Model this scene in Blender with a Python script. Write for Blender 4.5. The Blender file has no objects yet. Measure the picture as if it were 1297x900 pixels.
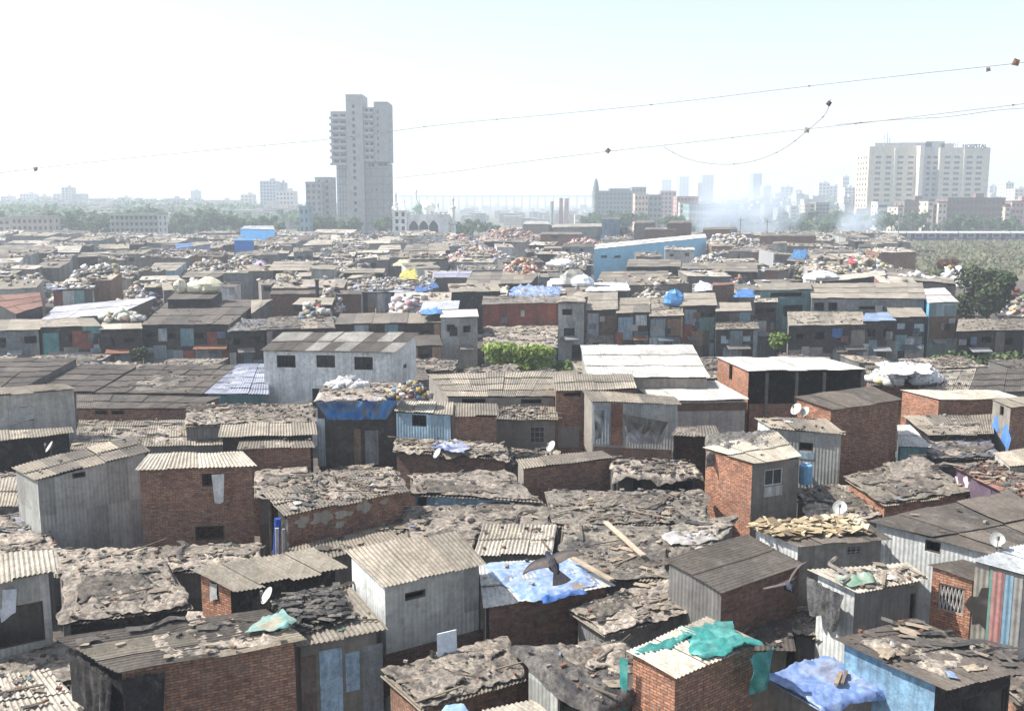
import bpy, math, random
import numpy as np
from mathutils import Vector, noise
sc = bpy.context.scene
COL = sc.collection
R = random.Random(7)
# ------------------------------------------------------------------ camera model
F_PX, PITCH, CAMH = 1261.0, math.radians(8.8), 16.0
CP, SP = math.cos(PITCH), math.sin(PITCH)
def ray(px, py):
    x = (px - 648.5) / F_PX; y = (450 - py) / F_PX
    return Vector((x, CP + y * SP, -SP + y * CP))
def at(px, py, z):
    d = ray(px, py); t = (z - CAMH) / d.z
    return Vector((d.x * t, d.y * t, z))
def atY(px, py, Y):
    d = ray(px, py); t = Y / d.y
    return Vector((d.x * t, Y, CAMH + d.z * t))
def scr(p):
    v = Vector(p) - Vector((0, 0, CAMH))
    f = v.y * CP - v.z * SP; u = v.y * SP + v.z * CP
    return 648.5 + F_PX * v.x / f, 450 - F_PX * u / f
def C(r, g, b, k=1.0):
    def l(c):
        c = c / 255.0
        return c / 12.92 if c <= .04045 else ((c + .055) / 1.055) ** 2.4
    return (l(r) * k, l(g) * k, l(b) * k)
def mul(c, k): return (c[0] * k, c[1] * k, c[2] * k)
def mix(a, b, t): return tuple(a[i] * (1 - t) + b[i] * t for i in range(3))
def jit(c, a=.12, rr=None):
    k = 1 + (rr or R).uniform(-a, a); return mul(c, k)
# ------------------------------------------------------------------ materials
def nt(name):
    m = bpy.data.materials.new(name); m.use_nodes = True
    n = m.node_tree.nodes; l = m.node_tree.links
    b = n['Principled BSDF']
    return m, n, l, b
def add(n, t, **k):
    x = n.new(t)
    for a, v in k.items(): setattr(x, a, v)
    return x
def math_node(n, l, op, a, b):
    x = add(n, 'ShaderNodeMath', operation=op)
    for i, v in enumerate((a, b)):
        if isinstance(v, (int, float)): x.inputs[i].default_value = v
        else: l.new(v, x.inputs[i])
    return x.outputs[0]
def noise_out(n, l, vec, scale, detail=4, rough=.6, dist=0):
    t = add(n, 'ShaderNodeTexNoise'); t.inputs['Scale'].default_value = scale
    t.inputs['Detail'].default_value = detail; t.inputs['Roughness'].default_value = rough
    t.inputs['Distortion'].default_value = dist
    l.new(vec, t.inputs['Vector']); return t.outputs['Fac']
def ramp(n, l, fac, stops):
    r = add(n, 'ShaderNodeValToRGB'); e = r.color_ramp.elements
    while len(e) < len(stops): e.new(.5)
    for i, (p, c) in enumerate(stops):
        e[i].position = p; e[i].color = (c, c, c, 1) if isinstance(c, (int, float)) else (*c, 1)
    l.new(fac, r.inputs[0]); return r.outputs[0]
def mixc(n, l, a, b, fac, mode='MIX'):
    x = add(n, 'ShaderNodeMix', data_type='RGBA', blend_type=mode)
    for s, v in ((6, a), (7, b)):
        if isinstance(v, tuple): x.inputs[s].default_value = (*v, 1)
        else: l.new(v, x.inputs[s])
    if isinstance(fac, (int, float)): x.inputs[0].default_value = fac
    else: l.new(fac, x.inputs[0])
    return x.outputs[2]
def make_mat(name, rough=.9, dirt=.5, grime=(.55, .5, .43), fine=25, bump=.3, spec=.3, speck=0, streak=0, rust=0, wave=0, metal=0, brick=False, panel=0):
    m, n, l, b = nt(name)
    geo = add(n, 'ShaderNodeNewGeometry'); pos = geo.outputs['Position']
    col = add(n, 'ShaderNodeVertexColor', layer_name='Col').outputs['Color']
    uv = add(n, 'ShaderNodeUVMap', uv_map='UV').outputs['UV']
    hgt = noise_out(n, l, pos, fine, 3)
    if wave or panel:
        sn = add(n, 'ShaderNodeVectorMath', operation='SNAP'); sn.inputs[1].default_value = (.86, 1.9, 1); l.new(uv, sn.inputs[0])
        wn = add(n, 'ShaderNodeTexWhiteNoise', noise_dimensions='3D'); av = add(n, 'ShaderNodeVectorMath', operation='ADD'); pb = add(n, 'ShaderNodeVectorMath', operation='SNAP'); pb.inputs[1].default_value = (9, 9, 99); l.new(pos, pb.inputs[0])
        l.new(sn.outputs[0], av.inputs[0]); l.new(pb.outputs[0], av.inputs[1]); l.new(av.outputs[0], wn.inputs['Vector'])
        col = mixc(n, l, col, ramp(n, l, wn.outputs['Value'], [(0, .66), (.35, .95), (.8, 1.05), (1, 1.22)]), 1, 'MULTIPLY')
    if brick:
        bt = add(n, 'ShaderNodeTexBrick'); l.new(uv, bt.inputs['Vector'])
        bt.inputs['Scale'].default_value = 1; bt.inputs['Brick Width'].default_value = .22
        bt.inputs['Row Height'].default_value = .078; bt.inputs['Mortar Size'].default_value = .012
        bt.inputs['Mortar Smooth'].default_value = .2; bt.inputs['Bias'].default_value = -.1
        c1 = mixc(n, l, col, (1.25, 1.2, 1.15), 1, 'MULTIPLY'); c2 = mixc(n, l, col, (.62, .6, .62), 1, 'MULTIPLY')
        l.new(c1, bt.inputs['Color1']); l.new(c2, bt.inputs['Color2'])
        bt.inputs['Mortar'].default_value = (.15, .125, .105, 1)
        col = bt.outputs['Color']
        hgt = math_node(n, l, 'SUBTRACT', hgt, bt.outputs['Fac'])
    big = ramp(n, l, noise_out(n, l, pos, .55, 6, .65, .4), [(.3, 1 - dirt), (.62, 1.0), (.8, 1.12)])
    c = mixc(n, l, col, big, 1, 'MULTIPLY')
    med = ramp(n, l, noise_out(n, l, pos, 4.5, 5, .7), [(.35, .72), (.55, 1.0), (.75, 1.2)])
    c = mixc(n, l, c, med, .75, 'MULTIPLY')
    g = ramp(n, l, noise_out(n, l, pos, 1.6, 5, .7, .6), [(.52, 0.0), (.72, dirt)])
    c = mixc(n, l, c, grime if False else mul(grime, .5), g)
    if speck:
        sp = ramp(n, l, noise_out(n, l, pos, 9, 6, .8, .3), [(.36, 1 - speck), (.5, 1.0), (.62, 1 + speck * .5)]); c = mixc(n, l, c, sp, 1, 'MULTIPLY')
    if streak:
        mp = add(n, 'ShaderNodeMapping'); l.new(uv, mp.inputs['Vector']); mp.inputs['Scale'].default_value = (3.2, .28, 1)
        s = ramp(n, l, noise_out(n, l, mp.outputs[0], 1.3, 5, .7), [(.42, 0.0), (.7, streak)])
        c = mixc(n, l, c, (.035, .033, .03), s)
    if rust:
        mp = add(n, 'ShaderNodeMapping'); l.new(uv, mp.inputs['Vector']); mp.inputs['Scale'].default_value = (1.1, .5, 1)
        s = ramp(n, l, noise_out(n, l, mp.outputs[0], 1.1, 6, .75), [(.56, 0.0), (.72, rust)])
        c = mixc(n, l, c, (.12, .055, .028), s)
    l.new(c, b.inputs['Base Color'])
    b.inputs['Roughness'].default_value = rough; b.inputs['Specular IOR Level'].default_value = spec
    b.inputs['Metallic'].default_value = metal
    bp = add(n, 'ShaderNodeBump'); bp.inputs['Strength'].default_value = bump; bp.inputs['Distance'].default_value = .03
    if wave:
        w = add(n, 'ShaderNodeTexWave', wave_type='BANDS', bands_direction='X', wave_profile='SIN')
        w.inputs['Scale'].default_value = wave; l.new(uv, w.inputs['Vector'])
        hgt = math_node(n, l, 'ADD', math_node(n, l, 'MULTIPLY', hgt, .25), w.outputs['Fac'])
    l.new(hgt, bp.inputs['Height']); l.new(bp.outputs[0], b.inputs['Normal'])
    return m
M = {
 'sheet': make_mat('weathered_cement_sheet', .92, .4, streak=.3, speck=.2),
 'metal': make_mat('corrugated_iron', .6, .35, streak=.3, rust=.5, wave=2.1, bump=.5, metal=.15),
 'brick': make_mat('old_brick', .92, .3, streak=.22, speck=.3, brick=True, bump=.5),
 'plaster': make_mat('stained_plaster', .9, .4, streak=.4),
 'board': make_mat('weathered_board', .85, .5, streak=.5, rust=.45, speck=.2),
 'plastic': make_mat('dusty_plastic', .75, .4, fine=22, bump=.9, speck=.6),
 'tarp': make_mat('tarpaulin', .55, .22, fine=9, bump=.6, speck=.1),
 'trash': make_mat('rubbish', .75, .25),
 'concrete': make_mat('pale_concrete', .9, .3, streak=.25),
 'paint': make_mat('painted_surface', .7, .15),
 'earth': make_mat('dark_earth', .95, .6),
}
def simple(name, c, rough=.5, metal=0, spec=.4):
    m, n, l, b = nt(name); b.inputs['Base Color'].default_value = (*c, 1); b.inputs['Roughness'].default_value = rough
    b.inputs['Metallic'].default_value = metal; b.inputs['Specular IOR Level'].default_value = spec; return m
M['glass'] = simple('dark_window_glass', (.03, .035, .04), .25)
M['void'] = simple('dark_interior', (.012, .012, .013), .9)
M['wood'] = make_mat('grey_wood', .85, .35)
def leafmat():
    m, n, l, b = nt('leaf_green'); col = add(n, 'ShaderNodeVertexColor', layer_name='Col').outputs['Color']
    l.new(col, b.inputs['Base Color']); b.inputs['Roughness'].default_value = .7; b.inputs['Specular IOR Level'].default_value = .15
    t = add(n, 'ShaderNodeBsdfTranslucent'); l.new(col, t.inputs['Color'])
    ms = add(n, 'ShaderNodeMixShader'); ms.inputs[0].default_value = .3
    l.new(b.outputs[0], ms.inputs[1]); l.new(t.outputs[0], ms.inputs[2])
    l.new(ms.outputs[0], n['Material Output'].inputs['Surface']); return m
M['leaf'] = leafmat()
# ------------------------------------------------------------------ mesh builder
class MB:
    def __init__(s): s.v = []; s.f = []; s.c = []; s.uv = []
    def face(s, pts, col, uv=None):
        i = len(s.v); s.v.extend(pts); s.f.append(tuple(range(i, i + len(pts))))
        s.c.append([col] * len(pts)); s.uv.append(uv or [(p[0] + p[1], p[2]) for p in pts])
    def grid(s, P, cols, uvs=None):
        ny, nx = len(P), len(P[0]); i = len(s.v)
        for row in P: s.v.extend(row)
        for a in range(ny - 1):
            for b in range(nx - 1):
                s.f.append((i + a * nx + b, i + a * nx + b + 1, i + (a + 1) * nx + b + 1, i + (a + 1) * nx + b))
                if callable(cols): cc = [cols(a, b), cols(a, b + 1), cols(a + 1, b + 1), cols(a + 1, b)]
                else: cc = [cols] * 4
                s.c.append(cc)
                s.uv.append([(P[q][r][0], P[q][r][1]) for q, r in ((a, b), (a, b + 1), (a + 1, b + 1), (a + 1, b))])
    def box(s, o, ax, ay, az, col):      # o = corner, three edge vectors
        o = Vector(o); ax = Vector(ax); ay = Vector(ay); az = Vector(az)
        p = [o, o + ax, o + ax + ay, o + ay]; q = [x + az for x in p]
        s.face([p[3], p[2], p[1], p[0]], col); s.face(q, col)
        for k in range(4): s.face([p[k], p[(k + 1) % 4], q[(k + 1) % 4], q[k]], col)
    def cbox(s, c, sx, sy, sz, col, rz=0, tilt=0, roll=0):   # centred box, yawed then tilted
        ca, sa = math.cos(rz), math.sin(rz)
        ax = Vector((ca * math.cos(tilt), sa * math.cos(tilt), math.sin(tilt)))
        ay0 = Vector((-sa, ca, 0)); az0 = ax.cross(ay0)
        ay = ay0 * math.cos(roll) + az0 * math.sin(roll); az = ax.cross(ay)
        o = Vector(c) - ax * sx / 2 - ay * sy / 2 - az * sz / 2
        s.box(o, ax * sx, ay * sy, az * sz, col)
    def tube(s, pts, rad, col, n=6):
        i0 = len(s.v); rings = []
        for k, p in enumerate(pts):
            p = Vector(p); a = Vector(pts[max(k - 1, 0)]); b = Vector(pts[min(k + 1, len(pts) - 1)])
            d = (b - a).normalized(); u = d.orthogonal().normalized()
            if abs(d.z) < .95: u = d.cross(Vector((0, 0, 1))).normalized()
            w = d.cross(u); r = rad[k] if isinstance(rad, (list, tuple)) else rad
            rings.append([p + (u * math.cos(t) + w * math.sin(t)) * r for t in [2 * math.pi * j / n for j in range(n)]])
        for k in range(len(rings) - 1):
            for j in range(n):
                s.face([rings[k][j], rings[k][(j + 1) % n], rings[k + 1][(j + 1) % n], rings[k + 1][j]], col)
        s.face(list(reversed(rings[0])), col); s.face(rings[-1], col)
    def lathe(s, c, prof, col, n=12):    # prof: (r, z)
        c = Vector(c)
        for k in range(len(prof) - 1):
            for j in range(n):
                a, b = 2 * math.pi * j / n, 2 * math.pi * (j + 1) / n
                P = lambda q, t: c + Vector((q[0] * math.cos(t), q[0] * math.sin(t), q[1]))
                pts = [P(prof[k], a), P(prof[k], b), P(prof[k + 1], b), P(prof[k + 1], a)]
                if prof[k][0] < 1e-4: pts = pts[1:]
                if prof[k + 1][0] < 1e-4: pts = pts[:3]
                s.face(pts, col)
    def lump(s, c, rx, ry, rz, col, rr=R):   # a stuffed bag: jittered low ball
        t = (1 + 5 ** .5) / 2; ico = [(-1, t, 0), (1, t, 0), (-1, -t, 0), (1, -t, 0), (0, -1, t), (0, 1, t), (0, -1, -t), (0, 1, -t), (t, 0, -1), (t, 0, 1), (-t, 0, -1), (-t, 0, 1)]
        fs = [(0, 11, 5), (0, 5, 1), (0, 1, 7), (0, 7, 10), (0, 10, 11), (1, 5, 9), (5, 11, 4), (11, 10, 2), (10, 7, 6), (7, 1, 8), (3, 9, 4), (3, 4, 2), (3, 2, 6), (3, 6, 8), (3, 8, 9), (4, 9, 5), (2, 4, 11), (6, 2, 10), (8, 6, 7), (9, 8, 1)]
        a = rr.uniform(0, 6.3); ca, sa = math.cos(a), math.sin(a); i = len(s.v); c = Vector(c)
        for x, y, z in ico:
            k = rr.uniform(.5, 1.3) / 1.9; x, y, z = x * rx * k, y * ry * k, z * rz * k
            s.v.append(c + Vector((x * ca - y * sa, x * sa + y * ca, z)))
        for f in fs:
            s.f.append(tuple(i + q for q in f)); s.c.append([col] * 3); s.uv.append([(0, 0)] * 3)
    def build(s, name, mat, parent=None, smooth=False, origin=None):
        me = bpy.data.meshes.new(name)
        off = Vector(parent['_base']) if parent is not None and '_base' in parent else (Vector(origin) if origin is not None else None)
        vs = np.array([tuple(p) for p in s.v], dtype=np.float64)
        if off is not None and len(vs): vs = vs - np.array(tuple(off))
        me.from_pydata(vs.tolist(), [], s.f)
        nl = len(me.loops)
        ca = me.color_attributes.new('Col', 'FLOAT_COLOR', 'CORNER')
        arr = np.ones((nl, 4), dtype=np.float32); arr[:, :3] = np.array([c for f in s.c for c in f], dtype=np.float32)
        ca.data.foreach_set('color', arr.ravel())
        ul = me.uv_layers.new(name='UV'); ul.data.foreach_set('uv', np.array([u for f in s.uv for u in f], dtype=np.float32).ravel())
        if smooth: me.polygons.foreach_set('use_smooth', [True] * len(me.polygons))
        me.materials.append(M[mat] if isinstance(mat, str) else mat)
        o = bpy.data.objects.new(name, me); COL.objects.link(o)
        if parent is not None:
            o.parent = parent
            o['_base'] = tuple(off)
        elif origin is not None: o.location = origin; o['_base'] = tuple(origin)
        return o
def tag(o, label=None, cat=None, group=None, kind=None):
    if label: o['label'] = label
    if cat: o['category'] = cat
    if group: o['group'] = group
    if kind: o['kind'] = kind
    return o
def thing(name, label, cat, loc, group=None):
    o = bpy.data.objects.new(name, None); COL.objects.link(o); o.location = loc; o['_base'] = tuple(loc)
    return tag(o, label, cat, group)
def solo(mb, name, mat, label, cat, group=None, kind=None, smooth=False):
    v = np.array([tuple(p) for p in mb.v]); c = (v.min(0) + v.max(0)) / 2
    o = mb.build(name, mat, None, smooth, origin=(c[0], c[1], v[:, 2].min()))
    return tag(o, label, cat, group, kind)
def copy_tree(o, loc, parent=None):
    c = o.copy(); COL.objects.link(c)
    if parent is None: c.location = loc
    else: c.parent = parent
    for ch in o.children: copy_tree(ch, None, c)
    return c
# ------------------------------------------------------------------ patches
def bil(q, u, v): return (q[0] * (1 - u) + q[1] * u) * (1 - v) + (q[3] * (1 - u) + q[2] * u) * v
def roof_sheets(mb, q, col, corr=True, pitch=.14, amp=.021, sheet=(1.05, 1.9), cols=None, vary=.16, rr=R, along='v', rag=.1):
    """overlapping corrugated sheets laid on the quad q (FL FR BR BL); ridges run along v"""
    if along == 'u': q = [q[1], q[2], q[3], q[0]]
    W = ((q[1] - q[0]).length + (q[2] - q[3]).length) / 2; L = ((q[3] - q[0]).length + (q[2] - q[1]).length) / 2
    nc = max(1, round(W / sheet[0])); nr = max(1, round(L / sheet[1]))
    for r in range(nr):
        for c in range(nc):
            k = col if cols is None else rr.choice(cols)
            k = jit(k, vary, rr)
            u0, u1 = c / nc, (c + 1) / nc; v0 = r / nr - (rr.uniform(0, rag) / L if r == 0 else .12 / L); v1 = (r + 1) / nr
            u1 += .04 / W
            if corr: nu = max(4, int((u1 - u0) * W / pitch * 4))
            else: nu = 3
            nv = 3
            z0 = rr.uniform(0, .025) + (.03 if c % 2 else 0); tw = rr.uniform(-.02, .02)
            P = []
            for j in range(nv + 1):
                row = []
                for i in range(nu + 1):
                    u = u0 + (u1 - u0) * i / nu; v = v0 + (v1 - v0) * j / nv
                    p = bil(q, u, v)
                    z = z0 + .045 * (1 - j / nv) + tw * (i / nu - .5)
                    if corr: z += amp * math.sin(u * W / pitch * 2 * math.pi)
                    z += .05 * noise.noise((p.x * .6, p.y * .6, 3.1))
                    row.append(Vector((p.x, p.y, p.z + z)))
                P.append(row)
            mb.grid(P, k)
PAL_COVER = [C(108, 103, 98), C(148, 141, 131), C(128, 122, 114), C(166, 158, 146), C(138, 132, 123), C(84, 82, 80), C(154, 146, 135)]
warm = lambda c, k: (c[0] * 1.06 * k, c[1] * k, c[2] * .94 * k)
PAL_COVER = [warm(c, 1.2) for c in PAL_COVER]
def cover(mb, q, res=.16, amp=.12, pal=None, lift=.05, seed=None, over=(.0, .0, .0, .0), rag=.35, fold=1.5):
    """a wrinkled dusty sheet over the quad; over = overhang metres at front,right,back,left that hangs down"""
    kk = R.choice([.7, .85, 1, 1.08, 1.15]) if pal is None else .8
    pal = [mul(c, kk) for c in (PAL_COVER if pal is None else pal)]
    if res < .3: amp *= R.uniform(.6, 1.35); fold *= R.uniform(.6, 1.2)
    sd = seed if seed is not None else R.uniform(0, 900)
    W = ((q[1] - q[0]).length + (q[2] - q[3]).length) / 2; L = ((q[3] - q[0]).length + (q[2] - q[1]).length) / 2
    W = max(W, .3); L = max(L, .3)
    nx = max(3, int((W + over[1] + over[3]) / res)); ny = max(3, int((L + over[0] + over[2]) / res))
    ang = R.uniform(0, 3.14); ca, sa = math.cos(ang), math.sin(ang)
    P = []; CC = []
    for j in range(ny + 1):
        row = []; cr = []
        for i in range(nx + 1):
            x = -over[3] + (W + over[1] + over[3]) * i / nx; y = -over[0] + (L + over[0] + over[2]) * j / ny
            # ragged outline
            e = noise.noise((x * .9 + sd, y * .9, 1.7)) * rag + noise.noise((x * 3 + sd, y * 3, 4.7)) * rag * .35
            if i in (0, nx): x += e
            if j in (0, ny): y += noise.noise((x * 1.1 + sd, y, 9.1)) * rag + noise.noise((x * 3.7 + sd, y, 5.1)) * rag * .5
            drop = 0
            dx = max(-x, x - W, 0); dy = max(-y, y - L, 0)
            if (x < 0 and over[3] > 0) or (x > W and over[1] > 0): drop += dx; x = min(max(x, -.06 - .1 * dx), W + .06 + .1 * dx)
            if (y < 0 and over[0] > 0) or (y > L and over[2] > 0): drop += dy; y = min(max(y, -.06 - .1 * dy), L + .06 + .1 * dy)
            p = bil(q, x / W, y / L)
            a = (x * ca - y * sa) * .55; b = (x * sa + y * ca) * fold
            r1 = 1 - min(1, abs(noise.noise((a + sd, b, .3))) * 3.2); r2 = 1 - min(1, abs(noise.noise((a * 2.6 + sd, b * 2.2, 7.3))) * 3.0); r3 = 1 - min(1, abs(noise.noise((x * 4.6 + sd, y * 4.6, 2.3))) * 2.6)
            r4 = 1 - min(1, abs(noise.noise((a * 7 + sd, b * 5.5, 8.8))) * 2.6)
            hh = amp * (r1 ** 5 * .9 + r2 ** 3 * .6 + r3 ** 3 * .4 + r4 ** 2 * .28 - .35) + amp * .4 * noise.noise((x * .6, y * .6, sd))
            n = Vector((0, 0, 1))
            if drop > 0:
                g = drop / (drop + .15)
                out = Vector((p.x - (q[0].x + q[2].x) / 2, p.y - (q[0].y + q[2].y) / 2, 0)).normalized()
                p = p + out * (.05 + abs(hh) * .9) * g; p.z -= drop; hh *= (1 - g)
            edge = min(i, nx - i, j, ny - j)
            lf = lift if edge > 0 else .02
            row.append(Vector((p.x, p.y, p.z + lf + hh * (1 if edge > 0 else .3))))
            t = noise.noise((a * 1.6 + sd, b * 1.0, 2.2)) * .8 + noise.noise((x * 3.3, y * 3.3 + sd, 5.5)) * .6 + R.uniform(-.1, .1) + .5
            t = min(max(t, 0), .999) * (len(pal) - 1); k = int(t)
            cr.append(mix(pal[k], pal[min(k + 1, len(pal) - 1)], t - k))
        P.append(row); CC.append(cr)
    mb.grid(P, lambda a, b: CC[a][b])
# ------------------------------------------------------------------ walls with real openings
def wall_panel(mb, A, B, zt0, zt1, zb, col, holes=(), th=.14):
    A = Vector((A[0], A[1], 0)); B = Vector((B[0], B[1], 0)); L = (B - A).length
    d = (B - A) / max(L, 1e-6); nrm = Vector((d.y, -d.x, 0))
    H = []
    for h in holes:
        s0, s1 = max(.08, min(h[0], h[1])), min(L - .08, max(h[0], h[1])); z0 = max(zb + .02, min(h[2], h[3]))
        lim = min(zt0 + (zt1 - zt0) * s0 / L, zt0 + (zt1 - zt0) * s1 / L) - .06
        z1 = min(lim, max(h[2], h[3]))
        if s1 - s0 > .1 and z1 - z0 > .1: H.append((s0, s1, z0, z1))
    S = sorted({0, L, *[h[0] for h in H], *[h[1] for h in H]}); Z = sorted({zb, *[h[2] for h in H], *[h[3] for h in H]}) + [None]
    zt = lambda s: zt0 + (zt1 - zt0) * s / L
    pt = lambda s, z, inn=0: Vector((A.x + d.x * s - nrm.x * inn, A.y + d.y * s - nrm.y * inn, zt(s) if z is None else z))
    for i in range(len(S) - 1):
        for j in range(len(Z) - 1):
            s0, s1, z0, z1 = S[i], S[i + 1], Z[j], Z[j + 1]
            if z1 is not None and any(h[0] - 1e-6 <= s0 and s1 <= h[1] + 1e-6 and h[2] - 1e-6 <= z0 and z1 <= h[3] + 1e-6 for h in H): continue
            P = [pt(s0, z0), pt(s1, z0), pt(s1, z1), pt(s0, z1)]
            mb.face(P, col, [(s0, P[0].z), (s1, P[1].z), (s1, P[2].z), (s0, P[3].z)])
    for (s0, s1, z0, z1) in H:
        for (a, b) in (((s0, z0), (s1, z0)), ((s1, z0), (s1, z1)), ((s1, z1), (s0, z1)), ((s0, z1), (s0, z0))):
            mb.face([pt(*a), pt(*a, th), pt(*b, th), pt(*b)], mul(col, .9))
    return H, pt, L, d, nrm
def on_wall(A, B, px, py):
    """pixel -> (distance along the wall, height)"""
    A = Vector((A[0], A[1], 0)); d = Vector((B[0], B[1], 0)) - A; L = d.length; d /= L; n = Vector((d.y, -d.x, 0))
    r = ray(px, py); t = A.dot(n) / r.dot(n); p = r * t
    return (p - A).dot(d), CAMH + p.z
def window_mesh(parent, pt, h, style, name='window', th=.14):
    s0, s1, z0, z1 = h; mb = MB()
    wd = style.get('frame', C(70, 62, 55)); w = style.get('w', .05)
    def bar(sa, sb, za, zb_, i0=.03, i1=.09):
        a = pt(sa, za, i0); b = pt(sb, za, i0); e = pt(sa, za, i1)
        mb.box(a, b - a, e - a, Vector((0, 0, zb_ - za)), wd)
    bar(s0 + .003, s1 - .003, z0 + .003, z0 + w); bar(s0 + .003, s1 - .003, z1 - w, z1 - .003)
    bar(s0 + .003, s0 + w, z0 + w, z1 - w); bar(s1 - w, s1 - .003, z0 + w, z1 - w)
    for k in range(style.get('nv', 1)):
        x = s0 + (s1 - s0) * (k + 1) / (style.get('nv', 1) + 1); bar(x - .015, x + .015, z0 + w, z1 - w, .04, .07)
    for k in range(style.get('nh', 0)):
        x = z0 + (z1 - z0) * (k + 1) / (style.get('nh', 0) + 1); bar(s0 + w, s1 - w, x - .015, x + .015, .042, .072)
    if style.get('lattice'):
        n = 6; dz = z1 - z0 - 2 * w; ds = (s1 - s0 - 2 * w) / n
        for k in range(n):
            for sg in (0, 1):
                xa = s0 + w + ds * k
                a = pt(xa, z0 + w if sg else z1 - w, .05); b = pt(xa + ds, z1 - w if sg else z0 + w, .05)
                mb.tube([a, b], .022, C(190, 185, 178), 4)
    o = mb.build(name, 'wood', parent)
    if style.get('pane'):
        g = MB(); i = .075; g.box(pt(s0 + w, z0 + w, i), pt(s1 - w, z0 + w, i) - pt(s0 + w, z0 + w, i), pt(s0 + w, z0 + w, i + .02) - pt(s0 + w, z0 + w, i), Vector((0, 0, z1 - z0 - 2 * w)), style.get('panecol', (.03, .035, .04)))
        g.build('pane', 'paint' if 'panecol' in style else 'glass', o)
    if style.get('cloth'):
        g = MB(); c = style['cloth']; q = [pt(s0, z0 - (z1 - z0) * .2, -.05), pt(s1, z0 + (z1 - z0) * .1, -.05), pt(s1, z1, -.03), pt(s0, z1, -.03)]
        cover(g, q, .1, .05, [c, mul(c, .8)], .0, rag=.1); g.build('curtain', 'tarp', o, True)
    return o
HAZE, SKY, SUN, EXPO, DUST, AIR, OZ = .00066, .094, 3.3, 1.36, 1.0, .9, 2.0
# ------------------------------------------------------------------ shacks
RC = {
 'asb': [C(139, 131, 119), C(128, 121, 111), C(150, 141, 127), C(118, 112, 104)],
 'tan': [C(158, 150, 137), C(146, 139, 127), C(166, 157, 143)],
 'dark': [C(98, 91, 84), C(88, 82, 77), C(108, 100, 92)],
 'white': [C(226, 222, 212), C(218, 214, 205)],
 'pale': [C(188, 181, 168), C(176, 168, 154), C(198, 191, 178)],
 'blue': [C(150, 170, 195), C(140, 160, 190)],
 'rust': [C(128, 92, 80), C(140, 104, 90)],
 'metal': [C(205, 208, 210), C(190, 194, 196)],
 'mix': [C(139, 131, 119), C(118, 112, 104), C(170, 160, 142), C(100, 94, 88)],
}
RC = {k: [mul(c, .82) if k in ('white', 'metal', 'blue') else (c[0] * .97, c[1] * .95, c[2] * .91) for c in v] for k, v in RC.items()}
WC = {
 'brick': C(140, 92, 70), 'brown': C(146, 110, 90), 'lit_red_brick': C(166, 118, 92), 'dbrick': C(118, 88, 72),  # redder brick for sunlit left walls, browner for shaded fronts: light put into colour
 'corr': C(162, 162, 156), 'lit_pale_corr': C(196, 198, 194), 'dcorr': C(112, 110, 106), 'plas': C(170, 166, 158), 'wht': C(236, 235, 230),  # paler metal for sunlit walls, light put into colour; also plain pale sheets
 'conc': C(140, 134, 124), 'dconc': C(116, 110, 102), 'dark': C(48, 47, 48), 'sky': C(150, 176, 190), 'blue': C(96, 158, 200), 'rust': C(122, 70, 56),  # near-black walls: hung plastic, and shade of hollows and eaves put into colour
 'teal': C(96, 130, 132), 'gry': C(124, 128, 128), 'purp': C(90, 74, 88),
}
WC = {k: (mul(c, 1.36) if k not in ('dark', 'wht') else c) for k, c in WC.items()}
WM = {'brick': 'brick', 'brown': 'brick', 'lit_red_brick': 'brick', 'dbrick': 'brick', 'corr': 'metal', 'lit_pale_corr': 'metal', 'dcorr': 'metal', 'sky': 'metal', 'blue': 'paint', 'rust': 'metal', 'teal': 'metal', 'gry': 'board', 'dark': 'plastic'}
PATCH = [C(150, 164, 172), C(166, 176, 178), C(138, 152, 160), C(140, 134, 126), C(112, 104, 98), C(124, 136, 142), C(150, 84, 64), C(170, 172, 168), C(112, 134, 146), C(92, 86, 82), C(150, 122, 98), C(122, 156, 156), C(184, 184, 180), C(128, 74, 58)]
PATCH = [mul(c, 1.22) for c in PATCH]
STY = {
 'o': dict(frame=C(75, 68, 60), nv=0), 'f': dict(frame=C(90, 84, 76), nv=1, pane=1), 'g': dict(frame=C(150, 146, 138), nv=2, nh=2, pane=1),
 'l': dict(frame=C(160, 152, 140), nv=0, lattice=1), 'w': dict(frame=C(200, 198, 192), nv=1, pane=1), 'c': dict(frame=C(90, 84, 76), nv=0, cloth=C(210, 208, 202)),
 'b': dict(frame=C(60, 55, 50), nv=1, nh=0), 'd': dict(frame=C(64, 58, 52), nv=0, w=.07), 'p': dict(frame=C(170, 175, 175), nv=0, pane=1, panecol=C(170, 190, 198)),
}
SH = []; LIT = []; SEENLABEL = set()
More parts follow.
